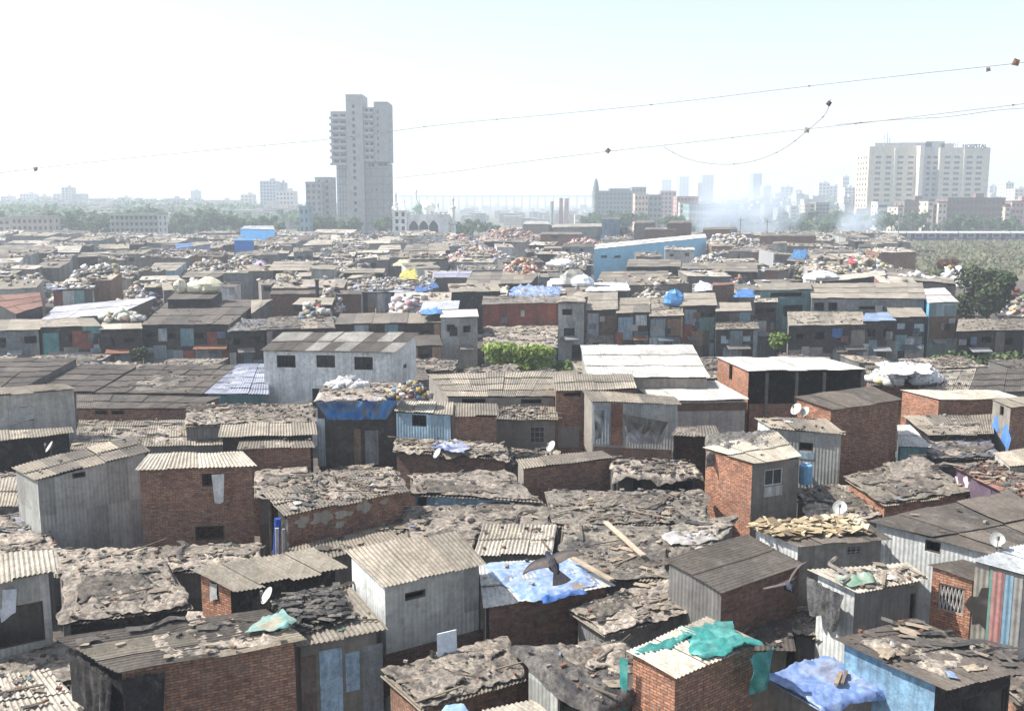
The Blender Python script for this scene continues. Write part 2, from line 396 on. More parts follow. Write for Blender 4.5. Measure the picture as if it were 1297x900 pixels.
def S(name, label, q, zf, zb=None, cat='shack', ref=None, walls=None, roof='asb', win=(), mess=0, lit=0, base=0, inset=.2, group=None,
      over=.0, along='v', pal=None, zone=0, wq=None, fold=1.5, sheet=(1.05, 1.9), rag=.12, thick=0):
    if zb is None: zb = zf
    zf = zf if isinstance(zf, tuple) else (zf, zf); zb = zb if isinstance(zb, tuple) else (zb, zb)
    z = (zf[0], zf[1], zb[1], zb[0])
    if isinstance(q[0], Vector): rq = list(q)
    else: rq = [at(q[2 * i], q[2 * i + 1], z[i]) for i in range(4)]
    cen = sum(rq, Vector()) / 4
    dist = cen.y
    t = thing(name, label, cat, (cen.x, cen.y, base), group)
    near = dist < 72
    cr = []
    for i in range(4):
        a = rq[i]; e1 = (rq[(i + 1) % 4] - a); e2 = (rq[(i + 3) % 4] - a)
        k = inset
        p = a + e1.normalized() * min(k, e1.length * .3) + e2.normalized() * min(k, e2.length * .3)
        cr.append(p)
    # roof
    mb = MB(); cols = RC[roof] if isinstance(roof, str) else [mul(c, .72) for c in roof]
    if thick:
        for i in range(4): mb.face([rq[i] - Vector((0, 0, thick)), rq[(i + 1) % 4] - Vector((0, 0, thick)), rq[(i + 1) % 4], rq[i]], cols[0])
        mb.face(rq, cols[0])
    else: roof_sheets(mb, [p - Vector((0, 0, .13)) for p in rq] if mess >= 1 else rq, None, near and sheet[0] < 3, cols=cols, along=along, amp=.010 if roof in ('white', 'dark') else .021, vary=.06 if roof == 'white' else (.14 if near else .07), sheet=sheet if near else (sheet[0] * 1.6, max(6, sheet[1] * 3)), rag=rag)
    ro = mb.build('roof', 'sheet', t)
    res = .09 if dist < 38 else (.13 if dist < 55 else (.22 if dist < 80 else .5))
    if mess:
        n = 1 if mess >= 1 else (2 if mess > .4 else 1)
        for k in range(n):
            if mess >= 1: qq = rq; ov = (over, over * .6, 0, over * .6)
            else:
                u0 = R.uniform(0, .35) if n == 1 else (R.uniform(0, .1) if k == 0 else R.uniform(.4, .55)); u1 = min(1, u0 + R.uniform(.4, .6)); v0 = R.uniform(0, .3); v1 = min(1, v0 + R.uniform(.45, .7))
                qq = [bil(rq, u0, v0), bil(rq, u1, v0), bil(rq, u1, v1), bil(rq, u0, v1)]; ov = (over if v0 < .08 else 0, 0, 0, 0)
            c = MB(); cover(c, qq, res, .085 if near else .2, pal, over=ov, fold=fold)
            c.build('plastic_sheet', 'plastic', ro, True)
    if mess >= 1 and dist < 85:
        for k in range(R.randint(2, 4)):
            uc, vc, us, vs_ = R.uniform(.2, .8), R.uniform(.2, .8), R.uniform(.12, .28), R.uniform(.12, .3); sk_ = R.uniform(-.12, .12)
            cl = lambda t: min(1, max(0, t)); qq = [bil(rq, cl(uc + a * us + b * sk_), cl(vc + b * vs_ - a * sk_)) + Vector((0, 0, .03 + .02 * k)) for a, b in ((-1, -1), (1, -1), (1, 1), (-1, 1))]
            f_ = R.choice([.45, .6, .75, 1.05, 1.2]); c = MB(); cover(c, qq, res, .09, [mul(x, f_) for x in PAL_COVER], rag=.5, fold=R.uniform(1, 3)); c.build('plastic_sheet', 'plastic', ro, True)
    if lit: LIT.append((rq, lit, zone))
    # walls
    walls = walls or {}
    dflt = walls.get('*', 'conc')
    names = 'FRBL'
    for i in range(4):
        A, B = cr[i], cr[(i + 1) % 4]; side = names[i]
        wt = walls.get(side, dflt)
        if wt is None: continue
        col = None
        if isinstance(wt, tuple): wt, col = wt
        patch = wt == 'patch'
        col = col or (C(66, 60, 56) if patch else WC[wt])
        hs = []; st = []
        L = (Vector((B.x, B.y)) - Vector((A.x, A.y))).length
        for w in win:
            if w[0] != side: continue
            if len(w) == 3:      # automatic: kind, count
                n = w[2]
                zt = min(A.z, B.z)
                for k in range(n):
                    s = L * (k + .5 + R.uniform(-.15, .15)) / n; ww = R.uniform(.35, .55); hh = R.uniform(.5, .8); zz = zt - R.uniform(.5, .8)
                    hs.append((s - ww, s + ww, zz - hh, zz)); st.append(w[1])
            else:
                s0, zb_ = on_wall(A, B, w[1], w[4]); s1, zt_ = on_wall(A, B, w[3], w[2])
                hs.append((s0, s1, zb_, zt_)); st.append(w[5] if len(w) > 5 else 'o')
        mb = MB()
        zA, zB = A.z - (.16 if mess >= 1 else .03), B.z - (.16 if mess >= 1 else .03)
        for h, k in zip(hs, st):
            pass
        H, pt, L, d, nrm = wall_panel(mb, A, B, zA, zB, base, col, hs)
        if patch:
            s = 0
            while s < L - .05:
                w = min(R.uniform(.55, 1.4), L - s); zt = min(zA + (zB - zA) * s / L, zA + (zB - zA) * min(s + w, L) / L) - .05
                cuts = [max(base, zt - 6.2)] + sorted(zt - x for x in ([R.uniform(1.6, 2.6)] if R.random() < .8 else []) + ([R.uniform(3, 4.2)])) + [zt]
                cuts = [c for c in cuts if c >= base]
                for a, b in zip(cuts, cuts[1:]):
                    if b - a < .1 or any(h[0] < s + w and h[1] > s and h[2] < b and h[3] > a for h in H): continue
                    if R.random() < .1: continue
                    o = pt(s + .01, a + .01, -R.uniform(.015, .06)); k = jit(R.choice(PATCH), .2)
                    mb.box(o, d * (w - .02), nrm * -.012, Vector((0, 0, b - a - .02)), k)
                s += w
        mb.build('wall', 'board' if patch else WM.get(wt, 'plaster'), t)
        for h in H:
            # match style by nearest hole
            j = min(range(len(hs)), key=lambda j: abs(hs[j][0] - h[0]) + abs(hs[j][2] - h[2]))
            sk = st[j]
            if sk == 'n': continue
            nm = 'door' if (h[3] - h[2]) > 1.6 * (h[1] - h[0]) and h[3] - h[2] > 1.3 else 'window'
            if nm == 'door' and sk in ('d', 'p'):
                g = MB(); g.box(pt(h[0] + .03, h[2], .1), d * (h[1] - h[0] - .06), nrm * -.04, Vector((0, 0, h[3] - h[2] - .04)), R.choice(PATCH))
                g.build('door', 'board', t)
            else: window_mesh(t, pt, h, STY[sk] if isinstance(sk, str) else sk, nm if nm == 'window' else 'door_frame')
    sx, sy = scr(cen)
    SH.append(dict(o=t, poly=[Vector((p.x, p.y)) for p in rq], rq=rq, ref=ref, s=(sx, sy), z=max(p.z for p in rq), cr=cr, kind=name, roof=roof if isinstance(roof, str) else 'mix'))
    t['_rz'] = cen.z
    return SH[-1]
# ------------------------------------------------------------------ things on roofs
def dish(px, py, z, size=.75, label='', yaw=None, mount=None):
    p = at(px, py, z) if not isinstance(px, Vector) else px
    t = thing('satellite_dish', label, 'dish', (p.x, p.y, z), 'satellite dishes on the roofs')
    yaw = yaw if yaw is not None else math.radians(-150)     # faces left and towards the street
    n = Vector((math.cos(yaw) * .82, math.sin(yaw) * .82, .57)).normalized()
    u = n.cross(Vector((0, 0, 1))).normalized(); w = u.cross(n)
    c = Vector((p.x, p.y, z + size * .75)); mb = MB(); r = size / 2
    N = 20; rings = [0, .35, .7, 1]
    pr = lambda k, a, o=0: c + (u * math.cos(a) + w * math.sin(a) * 1.06) * r * k + n * (r * .32 * (k * k) - o)
    for k in range(3):
        for j in range(N):
            a, b = 2 * math.pi * j / N, 2 * math.pi * (j + 1) / N
            P = [pr(rings[k], a), pr(rings[k], b), pr(rings[k + 1], b), pr(rings[k + 1], a)]
            Q = [pr(rings[k], a, .02), pr(rings[k], b, .02), pr(rings[k + 1], b, .02), pr(rings[k + 1], a, .02)]
            if k == 0: P = P[1:]; Q = Q[1:]
            mb.face(P, C(196, 194, 188)); mb.face(list(reversed(Q)), C(160, 160, 156))
    mb.build('reflector', 'paint', t)
    g = MB(); g.tube([Vector((p.x, p.y, z)), Vector((p.x, p.y, z + size * .5)), c - n * .05], .025, C(110, 108, 104)); g.build('mast', 'wood', t)
    g = MB(); e = c + n * r * 1.05; g.tube([c - w * r * .95 + n * r * .3, e - w * .05], .014, C(120, 118, 114), 5); g.cbox(e, .07, .07, .12, C(150, 148, 140)); g.build('feed_arm', 'wood', t)
    return t
def rag_bit(mb, c, s, col, rr=R):
    n = 4; a = rr.gauss(.25, .5) + (1.57 if rr.random() < .25 else 0); ca, sa = math.cos(a), math.sin(a); as_ = rr.uniform(.25, .8)
    P = []
    for j in range(n + 1):
        row = []
        for i in range(n + 1):
            x = (i / n - .5) * s * rr.uniform(.8, 1.2); y = (j / n - .5) * s * as_ * rr.uniform(.8, 1.2)
            row.append(c + Vector((x * ca - y * sa, x * sa + y * ca, rr.uniform(0, .08) * s * (1 if 0 < i < n and 0 < j < n else .35))))
        P.append(row)
    mb.grid(P, col)
LCOL = [C(84, 80, 76), C(60, 58, 57), C(128, 119, 107), C(150, 139, 123), C(138, 129, 116), C(104, 97, 90), C(162, 151, 134)]
LCOL = [warm(c, .95) for c in LCOL]
MIXES = [(.16, .19, .44, .97), (.36, .39, .55, .95), (.10, .22, .44, .96), (.12, .14, .50, .97), (.22, .25, .44, .94)]   # cumulative shares: rags, planks, flat scraps, rubble
def litter_piece(mb, p, rr=R, scale=1, mx=MIXES[0]):
    k = rr.random(); up = lambda h: p + Vector((0, 0, h))
    if k < mx[0] * .15:
        a = rr.uniform(-.5, .9) + (1.57 if rr.random() < .3 else 0); ca, sa = math.cos(a), math.sin(a); L = rr.uniform(.6, 2.4); w = rr.uniform(.05, .16); P = [[], [], []]; b = rr.uniform(-.3, .3)
        for i in range(9):
            t = i / 8 - .5; y = b * math.sin(i * .8) + rr.uniform(-.06, .06)
            for j, (o, h) in enumerate(((-w, 0), (rr.uniform(-.3, .3) * w, rr.uniform(.02, .08)), (w, 0))): x_, y_ = t * L, y + o * rr.uniform(.6, 1.2); P[j].append(up(.03 + h) + Vector((x_ * ca - y_ * sa, x_ * sa + y_ * ca, 0)))
        mb.grid(P, rr.choice([C(48, 46, 46), C(70, 67, 64), C(88, 83, 78), C(120, 112, 102)]))
    elif k < mx[0]: rag_bit(mb, up(.03), rr.uniform(.15, .6) * scale, rr.choice(LCOL), rr)
    elif k < mx[1]: mb.cbox(up(.06), rr.uniform(.5, 1.9), rr.uniform(.03, .09), .03, rr.choice([C(124, 114, 98), C(100, 90, 78), C(80, 74, 66), C(140, 128, 110)]), rr.gauss(.3, .8), rr.uniform(-.04, .06))
    elif k < mx[2]: mb.cbox(up(.05), rr.uniform(.06, .4), rr.uniform(.05, .2), .01, rr.choice(LCOL + LCOL[2:]), rr.gauss(.25, 1.3), rr.uniform(-.05, .06), rr.uniform(-.05, .05))
    elif k < mx[3]:
        s = rr.uniform(.03, .11); mb.cbox(up(.05), s * rr.uniform(1, 2), s, s * rr.uniform(.5, .9), rr.choice([C(120, 84, 66), C(110, 104, 96), C(134, 128, 118), C(86, 82, 78), C(160, 152, 140), C(70, 66, 62)]), rr.uniform(0, 6.3), rr.uniform(-.2, .2))
    elif k < (1 + mx[3]) / 2: rag_bit(mb, up(.03), rr.uniform(.12, .4), rr.choice([C(190, 188, 182), C(120, 138, 166), C(160, 150, 134), C(120, 76, 64), C(96, 124, 116)]), rr)
    else: mb.lump(up(.08), rr.uniform(.08, .2), rr.uniform(.08, .2), rr.uniform(.06, .12), rr.choice(LCOL + [C(180, 176, 168)]), rr)
def litter_far(mb, p, rr=R):
    k = rr.random(); s = rr.uniform(.12, .42)
    if k < .7: mb.lump(p + Vector((0, 0, s * .5)), s, s * rr.uniform(.6, 1), s * rr.uniform(.5, .9), jit(rr.choice(BRIGHT) if rr.random() < .07 else rr.choice(BAGS), .12, rr), rr)
    elif k < .9: rag_bit(mb, p + Vector((0, 0, .05)), rr.uniform(.8, 2.4), rr.choice(LCOL + [C(196, 198, 206), C(210, 206, 200), C(150, 165, 195)]), rr)
    else: mb.cbox(p + Vector((0, 0, .2)), rr.uniform(.6, 2.5), rr.uniform(.2, .9), .08, rr.choice(LCOL), rr.uniform(0, 6.3), rr.uniform(-.1, .2))
BAGS = [C(176, 168, 154), C(160, 150, 134), C(196, 192, 186), C(140, 130, 114), C(122, 114, 104), C(98, 92, 86), C(150, 138, 118), C(170, 168, 168), C(74, 72, 72), C(128, 120, 108), C(110, 104, 98), C(206, 204, 200)]
BAGS = [mul(c, 1.25) for c in BAGS]
BRIGHT = [C(150, 84, 74), C(120, 146, 170), C(190, 160, 90), C(110, 140, 120), C(190, 150, 140), C(96, 110, 140), C(200, 190, 120)]
BRIGHT = [mul(c, .75) for c in BRIGHT]
def heap(mb, c, rx, ry, rz, n, size=.5, pal=BAGS, bright=.12, rr=R):
    for _ in range(n):
        a = rr.uniform(0, 6.28); r = rr.random() ** .5
        x, y = math.cos(a) * r, math.sin(a) * r
        top = rz * max(.06, (1 - r * r) * (.7 + .5 * noise.noise((c.x + x * rx, c.y + y * ry, 3)))) 
        s = size * rr.uniform(.3, 1.0)
        col = rr.choice(BRIGHT) if rr.random() < bright else rr.choice(pal)
        mb.lump(c + Vector((x * rx, y * ry, top * rr.uniform(.75, 1.0))), s, s * rr.uniform(.6, 1), s * rr.uniform(.5, .8), jit(col, .12, rr), rr)
# ------------------------------------------------------------------ nearest shacks (roof corners: front-left, front-right, back-right, back-left)
S('metal_shack', 'grey metal shack with a white sheet hanging beside its dark doorway', (-45,748, 71,726, 66,697, -45,704), 5.2, 5.4, ref='the metal shack with the hanging white sheet',
  walls={'F': 'corr', 'R': 'corr'}, roof='pale', win=[('F', -25, 760, 54, 828, 'o')], zone=0)
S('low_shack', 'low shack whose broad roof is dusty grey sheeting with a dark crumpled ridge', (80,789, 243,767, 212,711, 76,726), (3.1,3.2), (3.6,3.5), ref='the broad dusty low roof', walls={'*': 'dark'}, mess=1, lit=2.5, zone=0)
S('low_shack', 'low shack roofed in rags and planks at the foot of the plain brick house', (68,727, 330,720, 335,690, 66,697), 3.0, 3.1, walls={'*': 'dcorr'}, mess=1, lit=3.5, zone=0)
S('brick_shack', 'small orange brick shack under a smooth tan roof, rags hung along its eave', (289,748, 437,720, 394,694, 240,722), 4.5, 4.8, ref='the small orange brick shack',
  walls={'L': 'lit_red_brick', 'F': 'dark', '*': 'brown'}, roof='tan', win=[('L', 268, 738, 276, 758, 'c')], zone=0, rag=.3)
S('brick_shack', 'wide brown brick shack with plank like grey roof and black plastic draped over its corner', (149,853, 387,812, 338,774, 70,809), 4.5, 4.7, ref='the wide brick shack with black plastic at its corner',
  walls={'F': 'brown', 'L': 'dark', '*': 'brown'}, roof='mix', mess=.3, lit=1.6, sheet=(.7, 2.6), along='u', zone=0)
S('low_shack', 'low shack with pale ribbed roof running diagonally at the foot of the black plastic drape', (-60,935, 112,908, 62,846, -60,866), 2.9, 3.1, walls={'*': 'dcorr'}, roof='pale', lit=2.0, zone=0, mess=.25)
S('low_shack', 'low shack under tan rubble and sticks in front of the doorway with the white sheet', (-50,868, 98,862, 92,812, -50,828), 2.75, 2.9, walls={'*': 'dcorr'}, mess=1, lit=4, zone=0)
S('metal_shack', 'tall grey corrugated metal shack with one slit window and a plain tan ribbed roof', (484,746, 615,716, 578,672, 436,697), (5.2,5.2), (5.55,5.55), ref='the tall grey corrugated shack',
  walls={'F': 'corr', 'L': 'lit_pale_corr', '*': 'corr'}, roof='tan', win=[('F', 513, 745, 539, 761, 'o')], inset=.16, zone=1, rag=.06)
S('shack', 'shack with a heap of black rags on its ribbed roof and patched pale blue doors', (374,820, 489,799, 441,741, 342,761), 4.15, 4.5, ref='the shack with the patched blue doors',
  walls={'F': 'dconc', 'R': 'dcorr', '*': 'dconc'}, roof='tan', win=[], lit=1, zone=1)
S('low_shack', 'low brick shack with a flat tan debris roof below the slit window', (531,897, 664,857, 642,806, 481,850), 3.25, 3.4, ref='the debris roof below the slit window', walls={'*': 'dbrick', 'L': 'brown'}, mess=1, lit=3.5, zone=1)
S('low_shack', 'corner of a low pale ribbed roof next to the light blue sheet', (640,925, 730,905, 690,884, 610,900), 3.1, 3.2, walls={'*': 'dcorr'}, roof='pale', zone=1)
S('metal_shack', 'grey metal shack sagging under crumpled black plastic beside the teal draped brick shack', (757,902, 820,866, 792,812, 654,822), 4.1, 4.5, ref='the shack under crumpled black plastic',
  walls={'L': 'corr', '*': 'dcorr'}, roof='mix', mess=1, lit=2, win=[('L', 706, 880, 745, 930, 'o')], over=.2, zone=1, pal=[C(62, 60, 60), C(110, 104, 98), C(84, 80, 77), C(150, 142, 128)])
S('brick_shack', 'orange brick shack with pale ribbed roof and a teal cloth thrown across it', (856,861, 965,816, 894,781, 793,825), 5.0, 5.15, ref='the teal draped brick shack',
  walls={'L': 'lit_red_brick', 'F': 'brown', '*': 'brown'}, roof='pale', inset=.12, zone=1, rag=.05)
S('shack', 'shack wholly roofed with a smooth blue tarpaulin weighted by a plank', (1037,902, 1131,873, 1046,832, 966,857), 3.7, 3.85, ref='the blue tarpaulin roof', walls={'*': 'dconc', 'R': 'dcorr'}, roof='blue', zone=2)
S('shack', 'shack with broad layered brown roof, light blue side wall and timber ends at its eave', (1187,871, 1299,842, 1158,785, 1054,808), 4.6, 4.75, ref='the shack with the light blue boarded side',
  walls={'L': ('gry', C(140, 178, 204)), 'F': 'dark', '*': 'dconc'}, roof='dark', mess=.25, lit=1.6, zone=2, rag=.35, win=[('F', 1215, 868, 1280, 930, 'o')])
S('brick_shack', 'small orange brick shack with a white lattice vent next to the striped metal shack', (1234,736, 1262,724, 1218,708, 1174,715), 5.1, 5.25, ref='the brick shack with the lattice vent',
  walls={'L': 'lit_red_brick', '*': 'brown'}, roof='dark', inset=.1, win=[('L', 1187, 746, 1222, 771, 'l')], zone=2)
S('metal_shack', 'metal shack with grey, pink and blue ribbed sheets and a white corrugated roof', (1300,730, 1345,712, 1300,690, 1228,708), 5.7, 5.9, ref='the striped metal shack',
  walls={'L': ('corr', C(164, 158, 146)), '*': 'corr'}, roof='metal', inset=.1, zone=2)
S('low_shack', 'low tan rubble roof at the foot of the striped metal shack', (1300,905, 1345,870, 1300,830, 1232,826), 3.0, 3.1, walls={'*': 'brown'}, mess=1, lit=3, zone=2)
S('metal_shack', 'pale metal shack with black cloth sagging off its corner and a rubble strewn roof', (1083,752, 1176,736, 1148,713, 1022,722), 4.9, 5.05, ref='the metal shack with black cloth at its corner',
  walls={'L': 'lit_pale_corr', 'F': 'dcorr', '*': 'corr'}, roof='pale', mess=.5, lit=5, win=[('L', 1052, 766, 1062, 785, 'o'), ('F', 1150, 748, 1172, 800, 'o')], over=.1, zone=2)
S('shack', 'concrete shack whose dark roof is heaped with yellowish cardboard', (1010,694, 1128,684, 1087,655, 945,666), 5.1, 5.25, ref='the cardboard covered roof',
  walls={'F': 'conc', 'L': 'lit_pale_corr', '*': 'conc'}, roof='dark', win=[('F', 1072, 690, 1092, 704, 'g'), ('F', 1114, 688, 1124, 712, 'o')], zone=2)
S('shed', 'brick shed under a smooth dark brown roof made of three long sheets', (914,751, 1019,717, 947,679, 841,710), (4.75,4.75), (5.0,5.0), ref='the smooth dark brown shed',
  walls={'F': 'dbrick', 'L': 'dcorr', '*': 'brown'}, roof='dark', along='u', sheet=(1.2, 6), inset=.12, zone=2, rag=.02)
S('long_shed', 'long shed under a broad brown roof with pale metal side wall by the right edge', (1262,706, 1380,690, 1278,622, 1098,660), (4.9,4.9), (5.1,5.1), ref='the long brown roofed shed',
  walls={'L': 'lit_pale_corr', 'F': 'corr', '*': 'corr'}, roof='dark', win=[('L', 1171, 682, 1192, 697, 'o')], zone=2, sheet=(1.1, 3), lit=.5)
S('low_shack', 'low tan roof behind the metal shack with black cloth, clogged with rubbish', (1000,800, 1060,812, 1075,772, 1000,765), 3.0, 3.1, walls={'*': 'dcorr'}, mess=1, lit=3, zone=2)
S('low_shack', 'low brown shack in the gap between the dark brown shed and the blue tarpaulin', (925,822, 1006,826, 1000,788, 918,786), 3.1, 3.2, walls={'*': 'dconc'}, roof='dark', lit=2, zone=2)
S('low_shack', 'low shack with an orange brick end under a broad tan plastic roof', (1119,638, 1232,622, 1165,577, 1070,604), 3.6, 3.8, ref='the tan roof with the orange brick end', walls={'L': 'lit_red_brick', '*': 'brown'}, mess=1, lit=2.5, zone=5,
  pal=[C(140, 130, 114), C(160, 150, 132), C(120, 112, 102), C(172, 160, 140)])
S('low_shack', 'low tan debris roof left of the orange brick end', (1030,668, 1118,652, 1072,614, 1005,618), 3.0, 3.2, walls={'*': 'dcorr'}, mess=1, lit=3, zone=5)
S('shack', 'shack with reddish rubble roof and a faded purple poster wall at the right', (1298,640, 1360,625, 1290,584, 1203,589), 4.3, 4.4, ref='the reddish rubble roof', walls={'L': 'purp', '*': 'dconc'}, roof='rust', lit=5, zone=5)
# ------------------------------------------------------------------ centre
S('low_shack', 'low shack with a sky blue plastic sheet nailed over its corrugated roof', (612,772, 778,745, 722,705, 606,715), (4.0,4.0), (4.2,4.2), ref='the blue plastic roof under the pigeon', walls={'*': 'dark', 'F': 'dbrick'}, roof='white', lit=.5, zone=3, rag=.02)
S('low_shack', 'low dusty shack sunk right of the blue plastic roof, loose board at its eave', (765,803, 914,764, 862,727, 721,772), 3.6, 3.75, ref='the dusty shack beside the dark brown shed', walls={'*': 'dcorr'}, mess=1, lit=2.5, zone=3)
S('lean_to', 'plain grey lean-to roof sheet in front of the dusty shack', (788,813, 858,786, 842,775, 760,799), 3.2, 3.4, cat='shack', walls={'*': 'dark'}, roof='asb', zone=3)
S('low_shack', 'low shack with a patch of pale ribbed roof just above the pigeon', (600,704, 698,704, 704,664, 612,664), 3.75, 3.95, ref='the pale ribbed roof above the pigeon', walls={'*': 'dcorr'}, roof='pale', mess=.3, lit=1.5, zone=3)
S('low_shack', 'wide low shack buried in grey sheeting and planks right of the pigeon', (705,733, 845,733, 852,668, 712,664), 3.7, 3.85, ref='the wide sheeted roof right of the pigeon', walls={'*': 'dcorr'}, mess=1, lit=3, zone=3,
  pal=[C(140, 132, 120), C(165, 154, 136), C(118, 112, 104), C(98, 94, 89)])
S('low_shack', 'low shack with a torn white sheet on its tan roof by the dark brown shed', (847,706, 905,694, 935,652, 856,664), 3.8, 3.9, walls={'*': 'dcorr'}, mess=1, lit=2, zone=3, pal=[C(165, 154, 136), C(140, 132, 120), C(176, 168, 152)])
S('low_shack', 'long low dusty roof stretching from the brick shed to the orange brick shack', (700,664, 900,662, 892,622, 690,622), 3.65, 3.75, ref='the long dusty roof in the middle', walls={'*': 'dcorr'}, mess=1, lit=3, zone=3,
  pal=[C(150, 142, 128), C(118, 112, 104), C(165, 156, 140), C(92, 88, 84)])
S('low_shack', 'low dusty roof with a dark dip right of the patchy brick shack', (520,706, 600,702, 612,662, 514,668), 3.6, 3.7, walls={'*': 'dcorr'}, mess=1, lit=3, zone=3)
S('low_shack', 'low rubble roof running below the doorway with the pale blue frame', (512,668, 696,664, 690,636, 505,642), 3.55, 3.65, walls={'*': 'dcorr'}, mess=1, lit=3.5, zone=3)
S('brick_shack', 'long low brick shack with whitewash patches under a debris covered roof', (360,655, 517,623, 492,591, 332,624), 4.6, 4.75, ref='the patchy whitewashed brick shack',
  walls={'F': 'brown', 'L': 'dark', '*': 'brown'}, mess=.6, lit=3, zone=4, over=.1, win=[('L', 336, 640, 352, 690, 'o')])
S('low_shack', 'narrow grey roof strip along the foot of the patchy brick shack', (368,722, 536,676, 515,660, 366,694), 3.35, 3.5, walls={'*': 'dcorr'}, roof='asb', lit=.6, zone=4)
S('brick_house', 'tall plain brick house with pale roof and a torn white cloth in its window', (171,596, 324,592, 306,572, 188,575), (5.6,5.6), (5.9,5.9), ref='the brick house with the white cloth', cat='house',
  walls={'*': 'brown'}, roof='pale', win=[('F', 256, 599, 280, 616, 'o'), ('F', 248, 665, 284, 684, 'o')], inset=.12, zone=4, rag=.04)
S('metal_house', 'tall grey ribbed metal house with sloping roofline left of the plain brick house', (44,610, 189,572, 166,552, 14,592), (5.25,5.75), (5.2,5.7), ref='the tall grey metal house', cat='house',
  walls={'F': 'corr', '*': 'corr'}, roof='mix', win=[('F', 92, 594, 108, 606, 'o')], inset=.14, zone=4, lit=1)
S('low_shack', 'low tan ribbed roof at the left edge below the plaster house', (-50,645, 48,641, 62,604, -50,606), 3.3, 3.5, walls={'*': 'dcorr'}, roof='tan', zone=4)
S('low_shack', 'low shack littered with pale blue and white scraps at the left edge', (-50,676, 52,672, 52,644, -50,648), 2.9, 3.0, walls={'*': 'dcorr'}, mess=1, lit=4, zone=4, pal=[C(150, 156, 170), C(120, 114, 108), C(180, 180, 184), C(92, 88, 84)])
S('low_shack', 'low shack of grey rags and planks under the tall grey metal house', (-50,704, 74,700, 66,676, -50,680), 2.9, 3.0, walls={'*': 'dcorr'}, mess=1, lit=4, zone=4)
S('plaster_house', 'grey plaster house with one large broken window above a torn awning', (-45,505, 97,493, 80,486, -45,494), 5.8, 6.0, ref='the plaster house with the broken window', cat='house',
  walls={'F': 'plas', 'R': 'dconc', '*': 'plas'}, roof='asb', win=[('F', 12, 514, 42, 535, 'c')], zone=4, inset=.1)
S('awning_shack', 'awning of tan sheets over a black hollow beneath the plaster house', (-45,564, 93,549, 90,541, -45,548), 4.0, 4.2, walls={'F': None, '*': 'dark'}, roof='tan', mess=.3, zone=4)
S('low_shack', 'low tan roof with a shaded corner behind the tall grey metal house', (88,572, 182,568, 192,532, 102,530), 3.0, 3.2, walls={'*': 'dcorr'}, mess=.6, lit=2, zone=4, roof='tan')
S('low_shack', 'tan ribbed roof with a dark rag edge behind the plain brick house', (183,566, 298,564, 286,534, 190,532), 3.4, 3.7, walls={'*': 'dcorr'}, roof='tan', mess=.3, lit=1.5, zone=4)
S('brick_shack', 'low brown brick shack behind the plain brick house, thin lit edge on its roof', (300,570, 399,567, 394,556, 304,557), 4.3, 4.4, walls={'*': 'brown'}, roof='asb', mess=.4, lit=1, zone=4)
S('low_shack', 'ribbed tan roof on a dark shack left of the blue tarpaulin shack', (276,554, 401,552, 398,535, 280,537), 4.6, 4.8, walls={'*': 'dark'}, roof='tan', zone=4)
S('low_shack', 'ragged tan debris roof in front of the white house', (230,538, 400,534, 398,512, 240,514), 4.4, 4.6, walls={'*': 'dcorr'}, mess=1, lit=3, zone=4)
S('low_shack', 'low lumpy tan roof between the plain brick house and the patchy brick shack', (322,628, 395,612, 392,590, 322,596), 3.3, 3.4, walls={'*': 'dcorr'}, mess=1, lit=3, zone=4)
S('low_shack', 'low roof of tan sheets and red rags below the blue tarpaulin shack', (400,624, 512,618, 505,594, 398,598), 3.5, 3.6, walls={'*': 'dcorr'}, mess=1, lit=4, zone=4)
S('low_shack', 'low dark roof in front of the small orange brick shack, choked with rags', (244,800, 350,790, 345,772, 244,776), 3.2, 3.3, walls={'*': 'dcorr'}, mess=1, lit=3, zone=0)
# dark long roofs
S('long_shed', 'large smooth grey roof at the left edge before the far facades', (-60,494, 29,492, 101,453, -60,453), 4.4, 4.6, walls={'*': 'dconc'}, roof='dark', zone=4, ref='the large smooth roof at the left edge')
S('long_shed', 'smooth grey shed roof, second from the left edge in the row of dark roofs', (34,497, 119,497, 177,462, 104,461), 4.0, 4.2, walls={'*': 'dconc'}, roof='dark', zone=4)
S('long_shed', 'grey shed roof with strips of tan rubbish beside the white plastic roof', (120,498, 256,499, 300,462, 182,462), 4.0, 4.2, walls={'*': 'dconc'}, roof='dark', mess=.4, lit=1.5, zone=4, pal=[C(165, 154, 136), C(140, 132, 120), C(98, 92, 86)])
S('long_shed', 'shed roof sheeted in white plastic at the corner of the white house', (258,499, 340,500, 340,460, 302,461), 4.0, 4.2, walls={'*': 'teal'}, roof=[C(196, 200, 216), C(186, 190, 205)], zone=4, ref='the white plastic roof', mess=.3, pal=[C(200, 204, 218), C(170, 172, 184), C(120, 120, 126)])
S('brick_shack', 'long brick shack with two square vents under a flat dark roof', (97,518, 244,518, 280,503, 97,499), 3.9, 4.1, walls={'*': 'brown'}, roof='dark', win=[('F', 120, 518, 136, 525, 'o'), ('F', 141, 518, 157, 525, 'o')], zone=4, inset=.1)
S('white_house', 'two storey white house with three dark windows under a grey and white striped roof', (329,445, 499,447, 531,421, 358,421), (6.3,6.3), (7.0,7.0), cat='house', ref='the white house',
  walls={'*': ('wht', C(246, 245, 240))}, roof=[C(139, 131, 119), C(128, 121, 111), C(210, 204, 192), C(139, 131, 119)], win=[('F', 351, 450, 374, 465, 'b'), ('F', 401, 450, 424, 465, 'b'), ('F', 449, 452, 472, 468, 'b'), ('F', 396, 492, 409, 516, 'o'), ('R', 511, 460, 515, 467, 'o')], inset=.18, zone=4, rag=.02)
